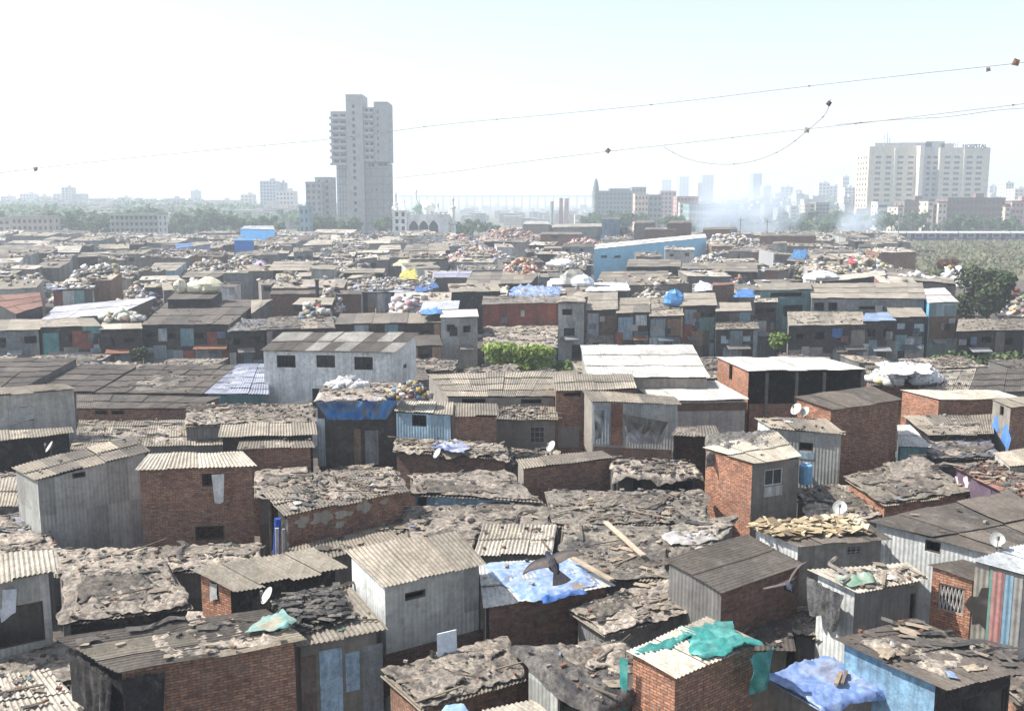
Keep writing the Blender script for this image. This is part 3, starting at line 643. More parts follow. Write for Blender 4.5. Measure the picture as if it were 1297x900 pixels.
S('tall_shack', 'tall dark shack with a blue tarpaulin round its eave and rubbish on top', (399,507, 505,505, 500,486, 412,484), 6.0, 6.15, ref='the blue tarpaulin shack', walls={'F': ('gry', C(88, 80, 74)), '*': 'dark'}, roof='pale', mess=1, lit=3, zone=4, inset=.1, over=.05,
  pal=[C(196, 184, 170), C(176, 160, 146), C(210, 206, 200), C(150, 140, 128)])
S('shack', 'light blue ribbed shack with one dark window beside the blue tarpaulin shack', (499,522, 573,526, 574,510, 508,507), 5.4, 5.6, walls={'*': 'sky'}, roof='pale', win=[('F', 522, 525, 540, 539, 'b')], ref='the light blue ribbed shack', zone=3, inset=.1, rag=.02)
S('brick_shack', 'square brick shack joined to the light blue ribbed shack', (573,527, 631,528, 629,512, 574,510), 5.3, 5.5, walls={'*': 'brown'}, roof='asb', zone=3, inset=.08)
S('low_shack', 'low brick shack with blue scraps on its debris roof below the light blue ribbed shack', (497,570, 646,580, 640,563, 500,556), 3.9, 4.1, walls={'*': 'dbrick'}, mess=1, lit=5, zone=3, over=.05, ref='the debris roof with blue scraps')
S('long_shed', 'broad tan ribbed roof right of the white house with two dark slots below', (566,503, 704,503, 735,470, 541,474), 5.1, 5.3, walls={'*': 'conc'}, roof='tan', win=[('F', 585, 504, 615, 512, 'o'), ('F', 660, 505, 686, 511, 'o')], ref='the broad tan ribbed roof', zone=3, inset=.1, rag=.02)
S('low_shack', 'dark shack with a grille window under a debris lean-to roof', (600,532, 706,533, 704,516, 604,514), 4.3, 4.6, walls={'*': 'dconc'}, mess=.5, lit=4, win=[('F', 671, 540, 690, 561, 'g')], ref='the dark shack with the grille window', zone=3, inset=.1)
S('brick_house', 'narrow brick house with a dark top slot under a tan roof', (702,496, 806,493, 800,474, 700,474), 5.7, 5.9, cat='house', walls={'*': 'brown'}, roof='tan', win=[('F', 714, 495, 736, 502, 'o')], zone=3, inset=.1)
S('shack', 'shack with black and white sheets nailed across its front and a brick strip between', (748,509, 862,513, 854,502, 737,494), 5.6, 5.8, ref='the black and white sheeted shack', walls={'F': 'corr', '*': 'conc'}, roof='asb', zone=3, inset=.12)
S('warehouse', 'large white roofed warehouse, higher of the two bright white roofs', (744,479, 898,479, 876,437, 735,437), 5.7, 6.2, ref='the higher white roof', walls={'*': 'conc'}, roof='white', zone=3, inset=.12, rag=.02, sheet=(1.2, 4))
S('warehouse', 'white roofed warehouse on brick and plaster walls, lower of the two bright white roofs', (832,509, 948,507, 906,483, 794,483), 4.8, 5.2, ref='the lower white roof', walls={'*': 'plas', 'F': 'plas'}, roof='white', win=[('F', 903, 515, 913, 520, 'g')], zone=3, inset=.12, rag=.02, sheet=(1.2, 4))
S('open_warehouse', 'open fronted warehouse with white roof, orange brick side and a black interior', (947,471, 1098,469, 1042,453, 906,452), 6.1, 6.3, cat='warehouse', ref='the open fronted warehouse', walls={'L': 'lit_red_brick', 'F': None, '*': 'dark'}, roof='white', win=[('L', 923, 462, 928, 480, 'o')], zone=5, inset=.12, rag=.02, sheet=(1.2, 4))  # inner walls coloured near black to carry the shade of the interior
S('brick_house', 'big plain brown brick house in shade under a tilted grey roof', (1053,520, 1142,507, 1103,489, 1005,503), (6.1,6.2), (6.4,6.4), cat='house', ref='the big brown brick house', walls={'L': 'lit_red_brick', '*': 'brown'}, roof='dark', mess=0, zone=5, inset=.12)
S('metal_shack', 'grey metal shack with small window and two dishes by the big brick house', (974,543, 1071,551, 1045,530, 955,529), 5.5, 5.65, ref='the grey metal shack with two dishes', walls={'*': 'corr', 'L': 'lit_pale_corr'}, roof='asb', win=[('F', 1012, 561, 1030, 570, 'o')], mess=.4, lit=2, zone=5, inset=.14)
S('brick_shack', 'orange brick shack with rags over the back of its pale roof and a grey front', (953,588, 1015,580, 984,548, 890,567), 5.35, 5.5, ref='the orange brick shack with the ragged roof', walls={'L': 'lit_red_brick', 'F': 'dconc', '*': 'brown'}, roof='pale', win=[('F', 968, 592, 992, 616, 'w')], lit=.5, zone=5, inset=.1)
S('open_shed', 'dark open shed wedged left of the orange brick shack with the ragged roof', (850,552, 912,555, 905,540, 858,540), 4.9, 5.0, cat='shed', walls={'F': None, '*': 'dbrick'}, roof='asb', mess=.4, zone=3, inset=.1)
S('brick_shed', 'low long brick shed alone among dusty roofs with a dish behind it', (661,595, 777,581, 762,571, 653,581), 4.4, 4.5, cat='shed', ref='the low long brick shed', walls={'*': 'brown', 'L': 'conc'}, roof='asb', zone=3, inset=.1, mess=0)
S('low_shack', 'ragged low shack with drooping cloths over a hollow front right of the long brick shed', (778,600, 890,604, 876,586, 772,580), 4.1, 4.3, walls={'F': 'patch', '*': 'dark'}, mess=1, lit=5, over=.22, zone=3, ref='the ragged shack with drooping cloths', win=[('F', 800, 605, 815, 630, 'o'), ('F', 835, 606, 880, 622, 'o')])
S('low_shack', 'low grey roof with a pale blue door frame at its left end', (520,624, 686,634, 640,596, 520,600), (4.0,3.9), 4.1, walls={'F': 'sky', '*': 'dcorr'}, mess=1, lit=3, win=[('F', 526, 621, 540, 646, 'o')], zone=3, ref='the roof over the pale blue door frame')
# right middle
S('brick_shed', 'long orange brick shed with thin pale roof behind the teal lean-to', (1189,507, 1300,506, 1262,495, 1140,494), 4.9, 5.0, cat='shed', ref='the long orange brick shed', walls={'L': 'lit_red_brick', '*': 'brown'}, roof='pale', zone=5, inset=.08)
S('shack', 'concrete shack with blue paint on its wall at the right edge', (1280,517, 1350,508, 1320,500, 1256,506), 5.4, 5.5, ref='the blue painted concrete shack', walls={'L': 'conc', '*': 'brown'}, roof='tan', win=[('L', 1266, 512, 1272, 525, 'o')], zone=5, inset=.06)
S('low_shack', 'flat grey roof with an oval dark eave below the long orange brick shed', (1175,552, 1258,551, 1256,525, 1142,526), 3.9, 4.1, walls={'*': 'dark'}, roof='asb', mess=.4, lit=2, zone=5)
S('low_shack', 'low roof strewn with bluish plastic scraps left of the blue painted shack', (1180,580, 1262,578, 1256,556, 1176,556), 3.4, 3.6, walls={'*': 'dark'}, mess=1, lit=5, zone=5, pal=[C(160, 165, 185), C(120, 114, 108), C(92, 88, 84), C(150, 150, 165)])
S('lean_to', 'teal walled lean-to with a slanted white roof edge beside the big brown brick house', (1138,566, 1178,567, 1152,537, 1136,538), 3.9, 4.1, cat='shack', walls={'*': 'teal'}, roof='white', zone=5, inset=.1)
S('shack', 'flat roofed pale box of a shack above the reddish rubble roof', (1278,592, 1350,585, 1320,567, 1258,573), 4.7, 4.8, walls={'L': 'plas', '*': 'conc'}, roof='tan', win=[('L', 1270, 590, 1280, 598, 'o')], zone=5, inset=.08)
S('long_shed', 'broad brown roof spreading to the right edge behind the long orange brick shed', (1225,497, 1360,497, 1350,466, 1238,467), 4.4, 4.7, walls={'*': 'dconc'}, roof='dark', zone=5)
S('low_shack', 'pale scrap covered roof joined to the broad brown roof', (1160,496, 1226,497, 1236,467, 1180,470), 4.3, 4.5, walls={'*': 'dconc'}, roof='pale', mess=.5, lit=2, zone=5)
S('low_shack', 'roof carrying the white sacks beside the open fronted warehouse', (1100,488, 1200,492, 1205,468, 1095,462), 4.3, 4.4, walls={'*': 'brown'}, roof='asb', lit=2, zone=5)

def last(label): return next(x for x in SH if x['o']['label'].startswith(label))
# posts and low wall of the open warehouse, coloured sheets of the striped shack, painted boards
s_ = last('open fronted warehouse'); A, B = s_['cr'][0], s_['cr'][1]
for u in (.16, .42, .66, .995):
    p = A.lerp(B, u); g = MB(); g.cbox((p.x, p.y, p.z / 2 - .05), .16, .16, p.z - .1, C(110, 104, 96)); g.build('post', 'wood', s_['o'])
p, q_ = A.lerp(B, .02), A.lerp(B, .55); g = MB(); g.box((p.x, p.y + .1, 0), (q_.x - p.x, q_.y - p.y, 0), (0, .2, 0), (0, 0, 4.1), WC['brown']); g.build('low_wall', 'brick', s_['o'])
s_ = last('metal shack with grey, pink'); A, B = s_['cr'][3], s_['cr'][0]; d_ = (B - A); n_ = Vector((d_.y, -d_.x, 0)).normalized()
for u0, u1, c_ in ((.32, .38, C(120, 165, 150)), (.38, .62, C(206, 150, 142)), (.63, .8, C(150, 186, 206)), (.81, .99, C(176, 172, 164))):
    a_, b_ = A.lerp(B, u0), A.lerp(B, u1); h_ = min(a_.z, b_.z) - .12; g = MB(); o_ = Vector((a_.x, a_.y, h_ - 2.2)) + n_ * .03
    g.face([o_, o_ + Vector((b_.x - a_.x, b_.y - a_.y, 0)), o_ + Vector((b_.x - a_.x, b_.y - a_.y, 2.2)), o_ + Vector((0, 0, 2.2))], c_, [(0, 0), (d_.length * (u1 - u0), 0), (d_.length * (u1 - u0), 2.2), (0, 2.2)])
    x_ = g.build('cladding', 'metal', s_['o']); sm_ = x_.modifiers.new('thickness', 'SOLIDIFY'); sm_.thickness = .02; sm_.offset = -1

def panel(lab, side, px0, py0, px1, py1, col, name='cladding', mat='board'):
    s_ = last(lab); i = 'FRBL'.index(side); A, B = s_['cr'][i], s_['cr'][(i + 1) % 4]
    u0, z1 = on_wall(A, B, px0, py0); u1, z0 = on_wall(A, B, px1, py1); d_ = Vector((B.x - A.x, B.y - A.y, 0)).normalized(); n_ = Vector((d_.y, -d_.x, 0))
    o_ = Vector((A.x, A.y, max(z0, .05))) + d_ * u0 + n_ * .025; g = MB(); w_, h_ = u1 - u0, z1 - max(z0, .05)
    g.box(o_, d_ * w_, -n_ * .02, Vector((0, 0, h_)), col); g.uv = [[((p - o_).dot(d_), p.z) for p in [g.v[k] for k in f]] for f in g.f]
    return g.build(name, mat, s_['o'])
L_ = 'shack with a heap of black rags'
panel(L_, 'F', 404, 824, 435, 905, C(170, 196, 214), 'door'); panel(L_, 'F', 437, 827, 456, 872, C(160, 184, 200)); panel(L_, 'F', 458, 818, 486, 905, C(140, 142, 142)); panel(L_, 'F', 380, 832, 402, 905, C(120, 104, 94))
L_ = 'tall dark shack with a blue'
panel(L_, 'F', 401, 530, 413, 590, C(200, 206, 210), 'cladding', 'metal'); panel(L_, 'F', 448, 543, 458, 592, C(150, 124, 100)); panel(L_, 'F', 462, 545, 480, 588, C(156, 156, 152)); panel(L_, 'F', 424, 540, 440, 592, C(96, 88, 80))

def patch(lab, side, px, py, w, h, col, name='paint_patch', mat='plaster', n=14):
    s_ = last(lab); i = 'FRBL'.index(side); A, B = s_['cr'][i], s_['cr'][(i + 1) % 4]; u, z = on_wall(A, B, px, py)
    d_ = Vector((B.x - A.x, B.y - A.y, 0)).normalized(); n_ = Vector((d_.y, -d_.x, 0)); o_ = Vector((A.x, A.y, 0)) + d_ * u + n_ * .008 + Vector((0, 0, z)); g = MB(); P = []
    for k in range(n):
        a = 2 * math.pi * k / n; r = R.uniform(.5, 1.15); P.append(o_ + d_ * math.cos(a) * r * w / 2 + Vector((0, 0, math.sin(a) * r * h / 2)))
    for k in range(n): g.face([o_, P[k], P[(k + 1) % n]], col)
    g.build(name, mat, s_['o'])
for px, py, w, h in ((384,660,.7,.45), (408,655,1.2,.6), (436,650,.9,.35), (462,641,.8,.5), (488,634,.5,.3), (430,664,.5,.25)): patch('long low brick shack with whitewash', 'F', px, py, w, h, C(190, 180, 166), 'whitewash_patch')
for px, py, w, h in ((1261,540,.7,1.6), (1274,552,.9,1.7)): patch('concrete shack with blue paint', 'L', px, py, w, h, C(96, 150, 220))
patch('metal shack with grey, pink', 'L', 1245, 770, .9, 1.5, C(70, 66, 60), 'soot_stain')
for px, py in ((1205,603), (1218,606)): patch('shack with reddish rubble', 'L', px + 6, py + 4, .5, .5, C(214, 200, 196), 'poster_scrap', 'paint')
L_ = 'shack with black and white sheets'
panel(L_, 'F', 774, 511, 788, 564, C(150, 96, 72), 'brick_pier', 'brick'); panel(L_, 'F', 752, 565, 850, 584, C(112, 84, 74), 'plinth', 'brick'); panel(L_, 'F', 752, 513, 773, 563, C(170, 178, 182), 'cladding', 'metal')
panel('white roofed warehouse on brick', 'F', 836, 511, 946, 519, C(130, 96, 76), 'brick_band', 'brick')
panel('narrow brick house with a dark top', 'F', 707, 540, 733, 566, C(150, 146, 138), 'plaster_patch', 'plaster')
panel('grey metal shack with small window', 'F', 1012, 571, 1031, 582, C(170, 196, 208)); panel('orange brick shack with rags', 'F', 968, 617, 990, 626, C(196, 194, 188))
panel('tall grey corrugated', 'F', 486, 829, 612, 845, C(100, 74, 62), 'plinth', 'brick')
# ------------------------------------------------------------------ the two storey row behind the lane
GM = 'shacks of the two storey row behind the lane'
def SM(label, q, zf, zb, walls, roof, win=(), **k):
    return S(k.pop('name', 'row_shack'), label, q, zf, zb, walls=walls, roof=roof, win=win, group=GM, zone=k.pop('zone', 6), inset=k.pop('inset', .1), **k)
PT = {'*': 'dconc', 'F': 'patch'}
SM('brown boarded row shack at the left edge under a tan roof', (-12,420, 50,418, 56,404, -8,405), 4.3, 4.5, {'*': 'dconc', 'F': 'gry'}, 'tan', [('F', 'b', 2)])
SM('row shack of teal and red panels below the white plastic slope', (50,415, 128,413, 118,402, 54,404), 4.5, 4.7, PT, 'tan', [('F', 'b', 3)], mess=.4, ref='the row shack of teal and red panels')
SM('row shack with a slatted balcony of sacks on its front', (126,418, 180,417, 178,406, 130,407), 4.2, 4.3, PT, 'pale', [('F', 'o', 2)])
SM('row shack with the largest brown roof, tiered at its back', (178,412, 290,411, 331,379, 214,381), 4.4, 4.8, {'*': 'dcorr', 'F': 'patch'}, 'dark', [('F', 'o', 4)], ref='the largest brown roof of the row', lit=.6)
SM('row shack in a shaded gap with scraps of blue sheet on top', (288,420, 336,418, 340,404, 300,405), 4.0, 4.1, {'*': 'dconc', 'F': 'patch'}, 'asb', [('F', 'o', 2)], mess=1, lit=3, pal=[C(150, 156, 176), C(110, 106, 100), C(150, 142, 128)])
SM('row shack under a rubbish topped roof left above the white house', (336,418, 424,416, 420,400, 340,402), 4.2, 4.4, PT, 'mix', [('F', 'b', 3)], mess=.6, lit=3)
SM('long low row shack with a grey ribbed roof and dark front above the white house', (424,411, 560,409, 560,396, 431,397), 4.3, 4.6, {'*': 'dconc', 'F': 'patch'}, 'asb', [('F', 'o', 4)], ref='the long ribbed roof above the white house')
SM('small grey and white metal tower shack with a white roof above the green tree', (557,403, 606,402, 604,392, 560,393), 4.95, 5.1, {'*': 'corr', 'F': 'corr'}, 'white', [('F', 'b', 2)], name='tower_shack', ref='the small white roofed tower shack')
SM('long row shack with rust red metal wall under blue scraps', (610,386, 708,384, 708,374, 612,375), 5.5, 5.7, {'*': 'rust', 'F': 'rust'}, 'asb', [], mess=.6, ref='the rust red metal wall', pal=[C(150, 165, 200), C(140, 132, 120), C(110, 104, 98)], lit=2)
SM('tall narrow pale grey row house with two stacked windows', (706,383, 741,382, 740,374, 708,375), 5.9, 6.05, {'*': 'lit_pale_corr', 'F': 'corr'}, 'asb', [('F', 712, 391, 725, 399, 'b'), ('F', 714, 415, 728, 427, 'b'), ('F', 724, 436, 736, 456, 'o')], mess=1, name='row_house', ref='the tall narrow grey row house')
SM('row shack with a high tan roof right of the tall narrow grey house', (742,393, 782,392, 782,370, 746,370), 5.0, 5.5, PT, 'tan', [('F', 'o', 2)], rag=.3, ref='the high tan row roof')
SM('row shack with white cloth on its blue grey front, roof lower than its left neighbour', (780,397, 823,396, 822,377, 784,377), 4.8, 5.1, PT, 'asb', [('F', 'b', 2)])
SM('row shack with a blue bundle on its tan roof', (822,401, 866,400, 864,377, 824,377), 4.6, 5.0, PT, 'tan', [('F', 'd', 2)], lit=2)
SM('row shack with a dark eave under a flat tan roof and teal panels', (864,388, 908,387, 905,371, 866,371), 5.4, 5.7, PT, 'tan', [('F', 'o', 3)], ref='the row shack with teal panels')
SM('row shack with two stepped tan roofs strewn with rubble', (906,418, 961,417, 958,400, 908,400), 3.7, 4.0, PT, 'tan', [('F', 'p', 2)], lit=4, mess=.4)
SM('small upper row shack behind the stepped tan roofs', (906,395, 952,394, 950,383, 908,383), 5.0, 5.2, PT, 'tan', [])
SM('dark row shack with a pale roof edge left of the teal two storey house', (955,383, 985,383, 984,374, 957,374), 5.7, 5.8, PT, 'pale', [('F', 'o', 2)], lit=2)
SM('teal grey row house with a wide dark upper window', (962,368, 1028,367, 1026,358, 965,359), 6.6, 6.7, {'*': 'teal', 'F': 'teal'}, 'tan', [('F', 976, 370, 1016, 376, 'b'), ('F', 992, 386, 1017, 396, 'b')], name='row_house', ref='the teal grey row house')
SM('long grey row house with a wide tan roof and two square windows', (1027,378, 1172,379, 1168,358, 1026,359), 6.2, 6.5, {'*': 'gry', 'F': 'gry'}, 'tan', [('F', 1031, 383, 1044, 393, 'b'), ('F', 1049, 383, 1061, 393, 'b'), ('F', 1088, 388, 1120, 392, 'o')], name='row_house', ref='the wide tan roof of the long grey row house')
SM('row shack with a low tan roof in front of the long grey row house', (998,413, 1097,411, 1092,395, 997,395), 4.5, 4.9, PT, 'tan', [('F', 'o', 4)], lit=1, ref='the low tan row roof')
SM('row shack with a light blue plastic roof', (1092,407, 1135,407, 1126,396, 1096,396), 4.8, 5.0, PT, 'blue', [('F', 'b', 2)])
SM('row shack with a tan roof tucked against the white roofed blue tower', (1130,402, 1174,402, 1164,387, 1121,387), 5.0, 5.4, PT, 'tan', [('F', 'p', 2)])
SM('blue sided tower house with a bright white roof and brown boarded middle', (1176,384, 1214,383, 1196,365, 1158,366), (6.0,6.0), (6.4,6.4), {'L': 'blue', 'F': ('sky', C(150, 170, 176)), '*': 'gry'}, 'white', [('F', 1192, 406, 1203, 422, 'o')], name='tower_house', ref='the blue sided tower house', inset=.12)
SM('row shack with rusty brown front right of the blue sided tower house', (1211,420, 1262,419, 1254,404, 1214,404), 4.1, 4.4, PT, 'asb', [('F', 'b', 2)], lit=2, mess=.4)
SM('grey row shack at the right edge with a small square window', (1260,419, 1330,418, 1322,404, 1256,405), 4.1, 4.4, {'*': 'gry', 'F': 'patch'}, 'tan', [('F', 'b', 2)], lit=2)
SM('dark low row shack with a shaded lean-to below the rust red wall', (470,440, 560,438, 556,424, 474,425), 2.9, 3.2, {'*': 'dbrick', 'F': 'patch'}, 'dark', [('F', 'o', 2)])
SM('low grey rubble roof below the rust red wall beside the green tree', (612,440, 706,440, 706,412, 612,412), 2.9, 3.2, {'*': 'dconc'}, 'asb', [], mess=1, lit=3)
for s_ in [x for x in SH if x['o'].get('group') == GM]:
    A, B = s_['cr'][0], s_['cr'][1]; d_ = Vector((B.x - A.x, B.y - A.y, 0)); L0 = d_.length; d_.normalize(); n_ = Vector((d_.y, -d_.x, 0))
    if A.z < 3.4 or L0 < 2.2: continue
    for k in range(2 if L0 > 5 else 1):
        w_ = R.uniform(1.2, min(3.2, L0 * .6)); u_ = R.uniform(.05, L0 - w_ - .05) if k == 0 else (L0 - w_ - .1); z_ = R.uniform(2.0, 2.6); o_ = Vector((A.x, A.y, z_)) + d_ * u_ + n_ * .07; g = MB()
        g.box(o_, d_ * w_, n_ * .75 + Vector((0, 0, -.3)), Vector((0, 0, .05)), R.choice([C(130, 124, 116), C(108, 102, 96), C(150, 152, 152), C(96, 110, 118), C(140, 96, 76)])); g.build('awning', 'sheet', s_['o'])
    for k in range(R.randint(1, 3)):
        w_ = R.uniform(.35, .8); u_ = R.uniform(.1, max(.2, L0 - w_ - .1)); z_ = R.uniform(2.7, max(2.8, A.z - 1.2)); h_ = R.uniform(.5, .9); o_ = Vector((A.x, A.y, z_)) + d_ * u_ + n_ * .075; g = MB()
        g.box(o_, d_ * w_, n_ * .03, Vector((0, 0, h_)), R.choice([C(196, 194, 190), C(110, 126, 150), C(136, 96, 86), C(176, 166, 146), C(60, 60, 66), C(120, 140, 140), C(150, 150, 148)])); g.build('shutter', 'board', s_['o'])
L_ = 'row shack of teal and red'
panel(L_, 'F', 54, 422, 76, 450, C(104, 160, 158)); panel(L_, 'F', 91, 419, 117, 442, C(160, 96, 80)); panel(L_, 'F', 104, 413, 127, 422, C(110, 164, 160)); panel(L_, 'F', 118, 428, 127, 450, C(200, 205, 200))
panel('blue sided tower house', 'F', 1178, 401, 1212, 428, C(128, 104, 86))
L_ = 'row shack with white cloth'; panel(L_, 'F', 783, 402, 801, 430, C(160, 182, 196)); panel(L_, 'F', 805, 399, 819, 412, C(206, 212, 216)); panel(L_, 'F', 803, 420, 820, 446, C(110, 126, 134))
L_ = 'row shack with a blue bundle'; panel(L_, 'F', 824, 404, 842, 440, C(150, 166, 174)); panel(L_, 'F', 845, 404, 862, 425, C(140, 110, 90)); panel(L_, 'F', 846, 427, 860, 448, C(120, 132, 140))
L_ = 'row shack with a dark eave'; panel(L_, 'F', 884, 402, 904, 430, C(110, 150, 150)); panel(L_, 'F', 867, 392, 882, 412, C(150, 166, 176)); panel(L_, 'F', 866, 416, 878, 440, C(150, 88, 66))
L_ = 'row shack with a high tan'; panel(L_, 'F', 744, 397, 758, 425, C(160, 165, 168)); panel(L_, 'F', 762, 400, 779, 440, C(120, 96, 80))
L_ = 'row shack with the largest'; panel(L_, 'F', 200, 416, 212, 432, C(190, 196, 196)); panel(L_, 'F', 228, 416, 246, 438, C(130, 160, 168)); panel(L_, 'F', 262, 420, 276, 446, C(150, 84, 66)); panel(L_, 'F', 180, 440, 208, 452, C(196, 206, 210))
L_ = 'row shack with a low tan'; panel(L_, 'F', 1054, 416, 1066, 428, C(70, 120, 180)); panel(L_, 'F', 1020, 440, 1040, 456, C(170, 176, 170)); panel(L_, 'F', 1056, 444, 1066, 458, C(190, 70, 66)); panel(L_, 'F', 1078, 418, 1094, 450, C(150, 140, 126))
L_ = 'row shack with a tan roof tucked'; panel(L_, 'F', 1134, 424, 1148, 444, C(140, 176, 186)); panel(L_, 'F', 1150, 426, 1166, 458, C(150, 150, 156))
# ------------------------------------------------------------------ second line and rubbish field, places seen in the photograph
def SF(label, q, zf, zb, walls, roof, win=(), name='far_shack', **k):
    return S(name, label, q, zf, zb, walls=walls if isinstance(walls, dict) else {'*': walls}, roof=roof, win=win, zone=7, inset=.1, group='shacks among the rubbish field', **k)
SF('shack under a white plastic slope that runs down from the rust roof', (52,405, 150,398, 200,376, 70,388), 3.9, 4.2, 'dconc', [C(232, 230, 234), C(216, 214, 220)], ref='the white plastic slope', rag=.5)
SF('rusty red tiled looking roof on a long dark shack at the left edge', (20,398, 54,388, 50,370, -20,376), 4.9, 5.3, 'dark', 'rust', ref='the rusty roof at the left edge')
SF('grey panelled shack with a red end panel above the white plastic slope', (66,368, 120,366, 116,360, 70,361), 5.2, 5.3, {'*': 'dconc', 'F': 'patch'}, 'asb', lit=3)
SF('raised brown upper roof on top of the largest brown roof', (211,380, 268,379, 282,369, 222,370), 5.6, 5.8, 'dark', 'dark', ref='the raised brown upper roof')
SF('dark shack with a grey sheet roof behind the three big bags', (229,352, 276,351, 290,343, 238,344), 5.2, 5.4, 'dark', 'asb', ref='the grey sheet roof behind the three big bags')
SF('pale edged low roof left of the three big bags', (176,355, 229,355, 226,349, 180,350), 4.8, 4.9, 'dconc', 'pale')
SF('flat tan roof with a blue grey shaded end behind the pale edged roof', (186,344, 222,343, 236,332, 196,333), 5.0, 5.2, 'sky', 'tan')
SF('grey box shack with a small dark hole, joined to the blue topped box', (203,311, 224,311, 222,308, 205,308), 6.3, 6.4, 'corr', 'dark', ref='the blue topped box')
SF('pale box shack with a bright blue roof strip', (223,315, 245,312, 243,308, 222,309), 6.2, 6.6, 'lit_pale_corr', [C(110, 150, 205)])
SF('tan roofed box right of the bright blue roof strip', (245,312, 266,309, 262,306, 244,307), 6.4, 6.6, 'corr', 'tan')
SF('bright blue plastic wrapped box on the rubbish field', (296,305, 322,305, 320,302, 297,302), 7.2, 7.3, {'*': ('blue', C(60, 130, 205))}, [C(90, 160, 220)], ref='the bright blue wrapped box')
SF('long dark roof with a dark wall below the bright blue wrapped box', (294,327, 332,322, 334,316, 300,320), 5.4, 5.6, 'dark', 'asb')
SF('long white building with blue framed windows at the left edge', (-30,319, 52,318, 70,311, -30,311), 6.0, 6.5, {'*': 'wht'}, 'asb', [('F', 6, 322, 17, 331, 'b'), ('F', 19, 322, 28, 331, 'b'), ('F', 32, 322, 40, 331, 'b')], name='white_building', ref='the long white building')
SF('shack with a pale lit roof over grey striped metal beside the long white building', (56,331, 88,330, 92,324, 60,325), 5.6, 5.8, 'corr', 'tan', lit=1)
SF('low brown roofed shack tucked behind the long white building', (54,320, 100,320, 104,312, 66,312), 5.8, 6.0, 'dconc', 'pale')
SF('long dark walled shack with a small blue end panel', (98,326, 164,323, 164,318, 100,320), 5.4, 5.5, 'dark', 'asb', ref='the long dark walled shack')
SF('brown walled box with a tan lit end below the blue warehouse', (326,312, 370,312, 368,309, 328,309), 6.0, 6.1, {'*': 'conc'}, 'asb', ref='the brown walled box')
SF('long pale roofed shed right of the brown walled box', (383,311, 420,310, 422,304, 394,304), 6.0, 6.2, 'conc', 'pale')
SF('flat topped tan roof like a low table on a shaded wall', (339,343, 390,343, 400,331, 347,331), 5.2, 5.5, 'dark', 'tan', ref='the table like tan roof')
SF('grey shack with two small windows left of the dark blue shade', (330,361, 384,361, 386,354, 326,355), 4.7, 4.9, 'conc', 'asb', [('F', 334, 363, 343, 369, 'o'), ('F', 347, 363, 356, 369, 'o')], lit=2)
SF('dark edged tan roof behind the white and blue sheeted roof', (434,346, 486,346, 488,340, 440,340), 5.0, 5.1, 'dark', 'tan')
SF('white and blue sheeted roof with a white cloth wall', (440,370, 545,371, 552,352, 456,354), 4.6, 4.9, {'*': 'dark', 'F': 'patch'}, [C(176, 182, 200), C(150, 150, 156), C(196, 198, 208)], ref='the white and blue sheeted roof', lit=2, mess=.4, pal=[C(180, 186, 204), C(140, 134, 124), C(200, 200, 206)])
SF('brown roofed shack carrying a thin black chimney', (370,386, 420,387, 424,377, 380,377), 5.0, 5.2, 'dark', 'tan', ref='the roof with the thin black chimney')
SF('long brick shack stretched below the dark blue shade', (342,373, 458,373, 458,368, 344,368), 5.0, 5.1, 'dbrick', 'dark')
SF('tan roof corner stepping down at the left of the black chimney', (318,398, 340,384, 346,379, 318,380), 4.7, 5.0, 'dconc', 'tan')
SF('orange rimmed flat roof near the mosque', (478,317, 508,316, 507,310, 482,311), 5.7, 5.9, {'*': 'conc', 'R': 'lit_red_brick'}, 'pale')
SF('pair of grey curved roof sheds in front of the mosque, left one', (510,318, 543,317, 540,309, 516,309), 5.8, 6.0, 'corr', 'asb')
SF('grey curved roof shed in front of the mosque, right one with a dark eave', (542,318, 570,317, 566,308, 544,308), 5.7, 5.9, 'dark', 'tan')
SF('shed with one pale metal wall and one brown wall before the mosque', (517,324, 566,323, 560,319, 520,320), 5.7, 5.8, {'*': 'dbrick', 'L': 'lit_pale_corr', 'F': 'dconc'}, 'asb', ref='the shed with one pale metal wall')
SF('roof of bluish white plastic right of the yellow tarpaulin', (544,352, 594,352, 598,343, 552,344), 5.0, 5.2, 'dconc', [C(190, 190, 208), C(176, 174, 190)])
SF('small roof with a bright blue side strip', (530,372, 556,364, 552,358, 524,364), 4.8, 5.0, 'dconc', [C(70, 120, 180)])
SF('grey roof long under the red rubbish heap, left half', (590,360, 648,360, 650,344, 594,345), 4.8, 5.1, 'dark', 'asb', ref='the long grey roof under the red rubbish heap')
SF('white tarpaulin roof with a blue hem in the row behind the lane', (532,394, 580,392, 582,381, 536,382), 5.0, 5.2, 'dark', [C(214, 216, 226)])
SF('grey roof with a dark shade to its right, under the red rubbish heap', (648,360, 672,359, 684,345, 650,344), 4.8, 5.1, 'dark', 'asb')
SF('red brick box house with one dark window on the rubbish field', (684,297, 738,297, 736,294, 686,294), 7.3, 7.4, {'*': 'brown'}, 'asb', [('F', 698, 298, 707, 302, 'o')], name='brick_house', ref='the red brick box house')
SF('low brick wall house under the red brick box house', (688,315, 712,315, 711,312, 690,312), 6.0, 6.1, {'*': 'brown'}, 'tan')
SF('orange cornered shack with two little windows left of the blue hall', (711,313, 752,313, 750,308, 714,308), 6.0, 6.2, {'*': 'conc', 'L': 'lit_red_brick'}, 'dark', [('F', 717, 315, 722, 318, 'o'), ('F', 734, 315, 739, 318, 'o')], ref='the orange cornered shack')
SF('rubbish topped roof ledge in front of the orange cornered shack', (684,344, 740,343, 750,322, 712,322), 5.0, 5.4, 'dark', 'tan', lit=3, ref='the rubbish topped ledge')
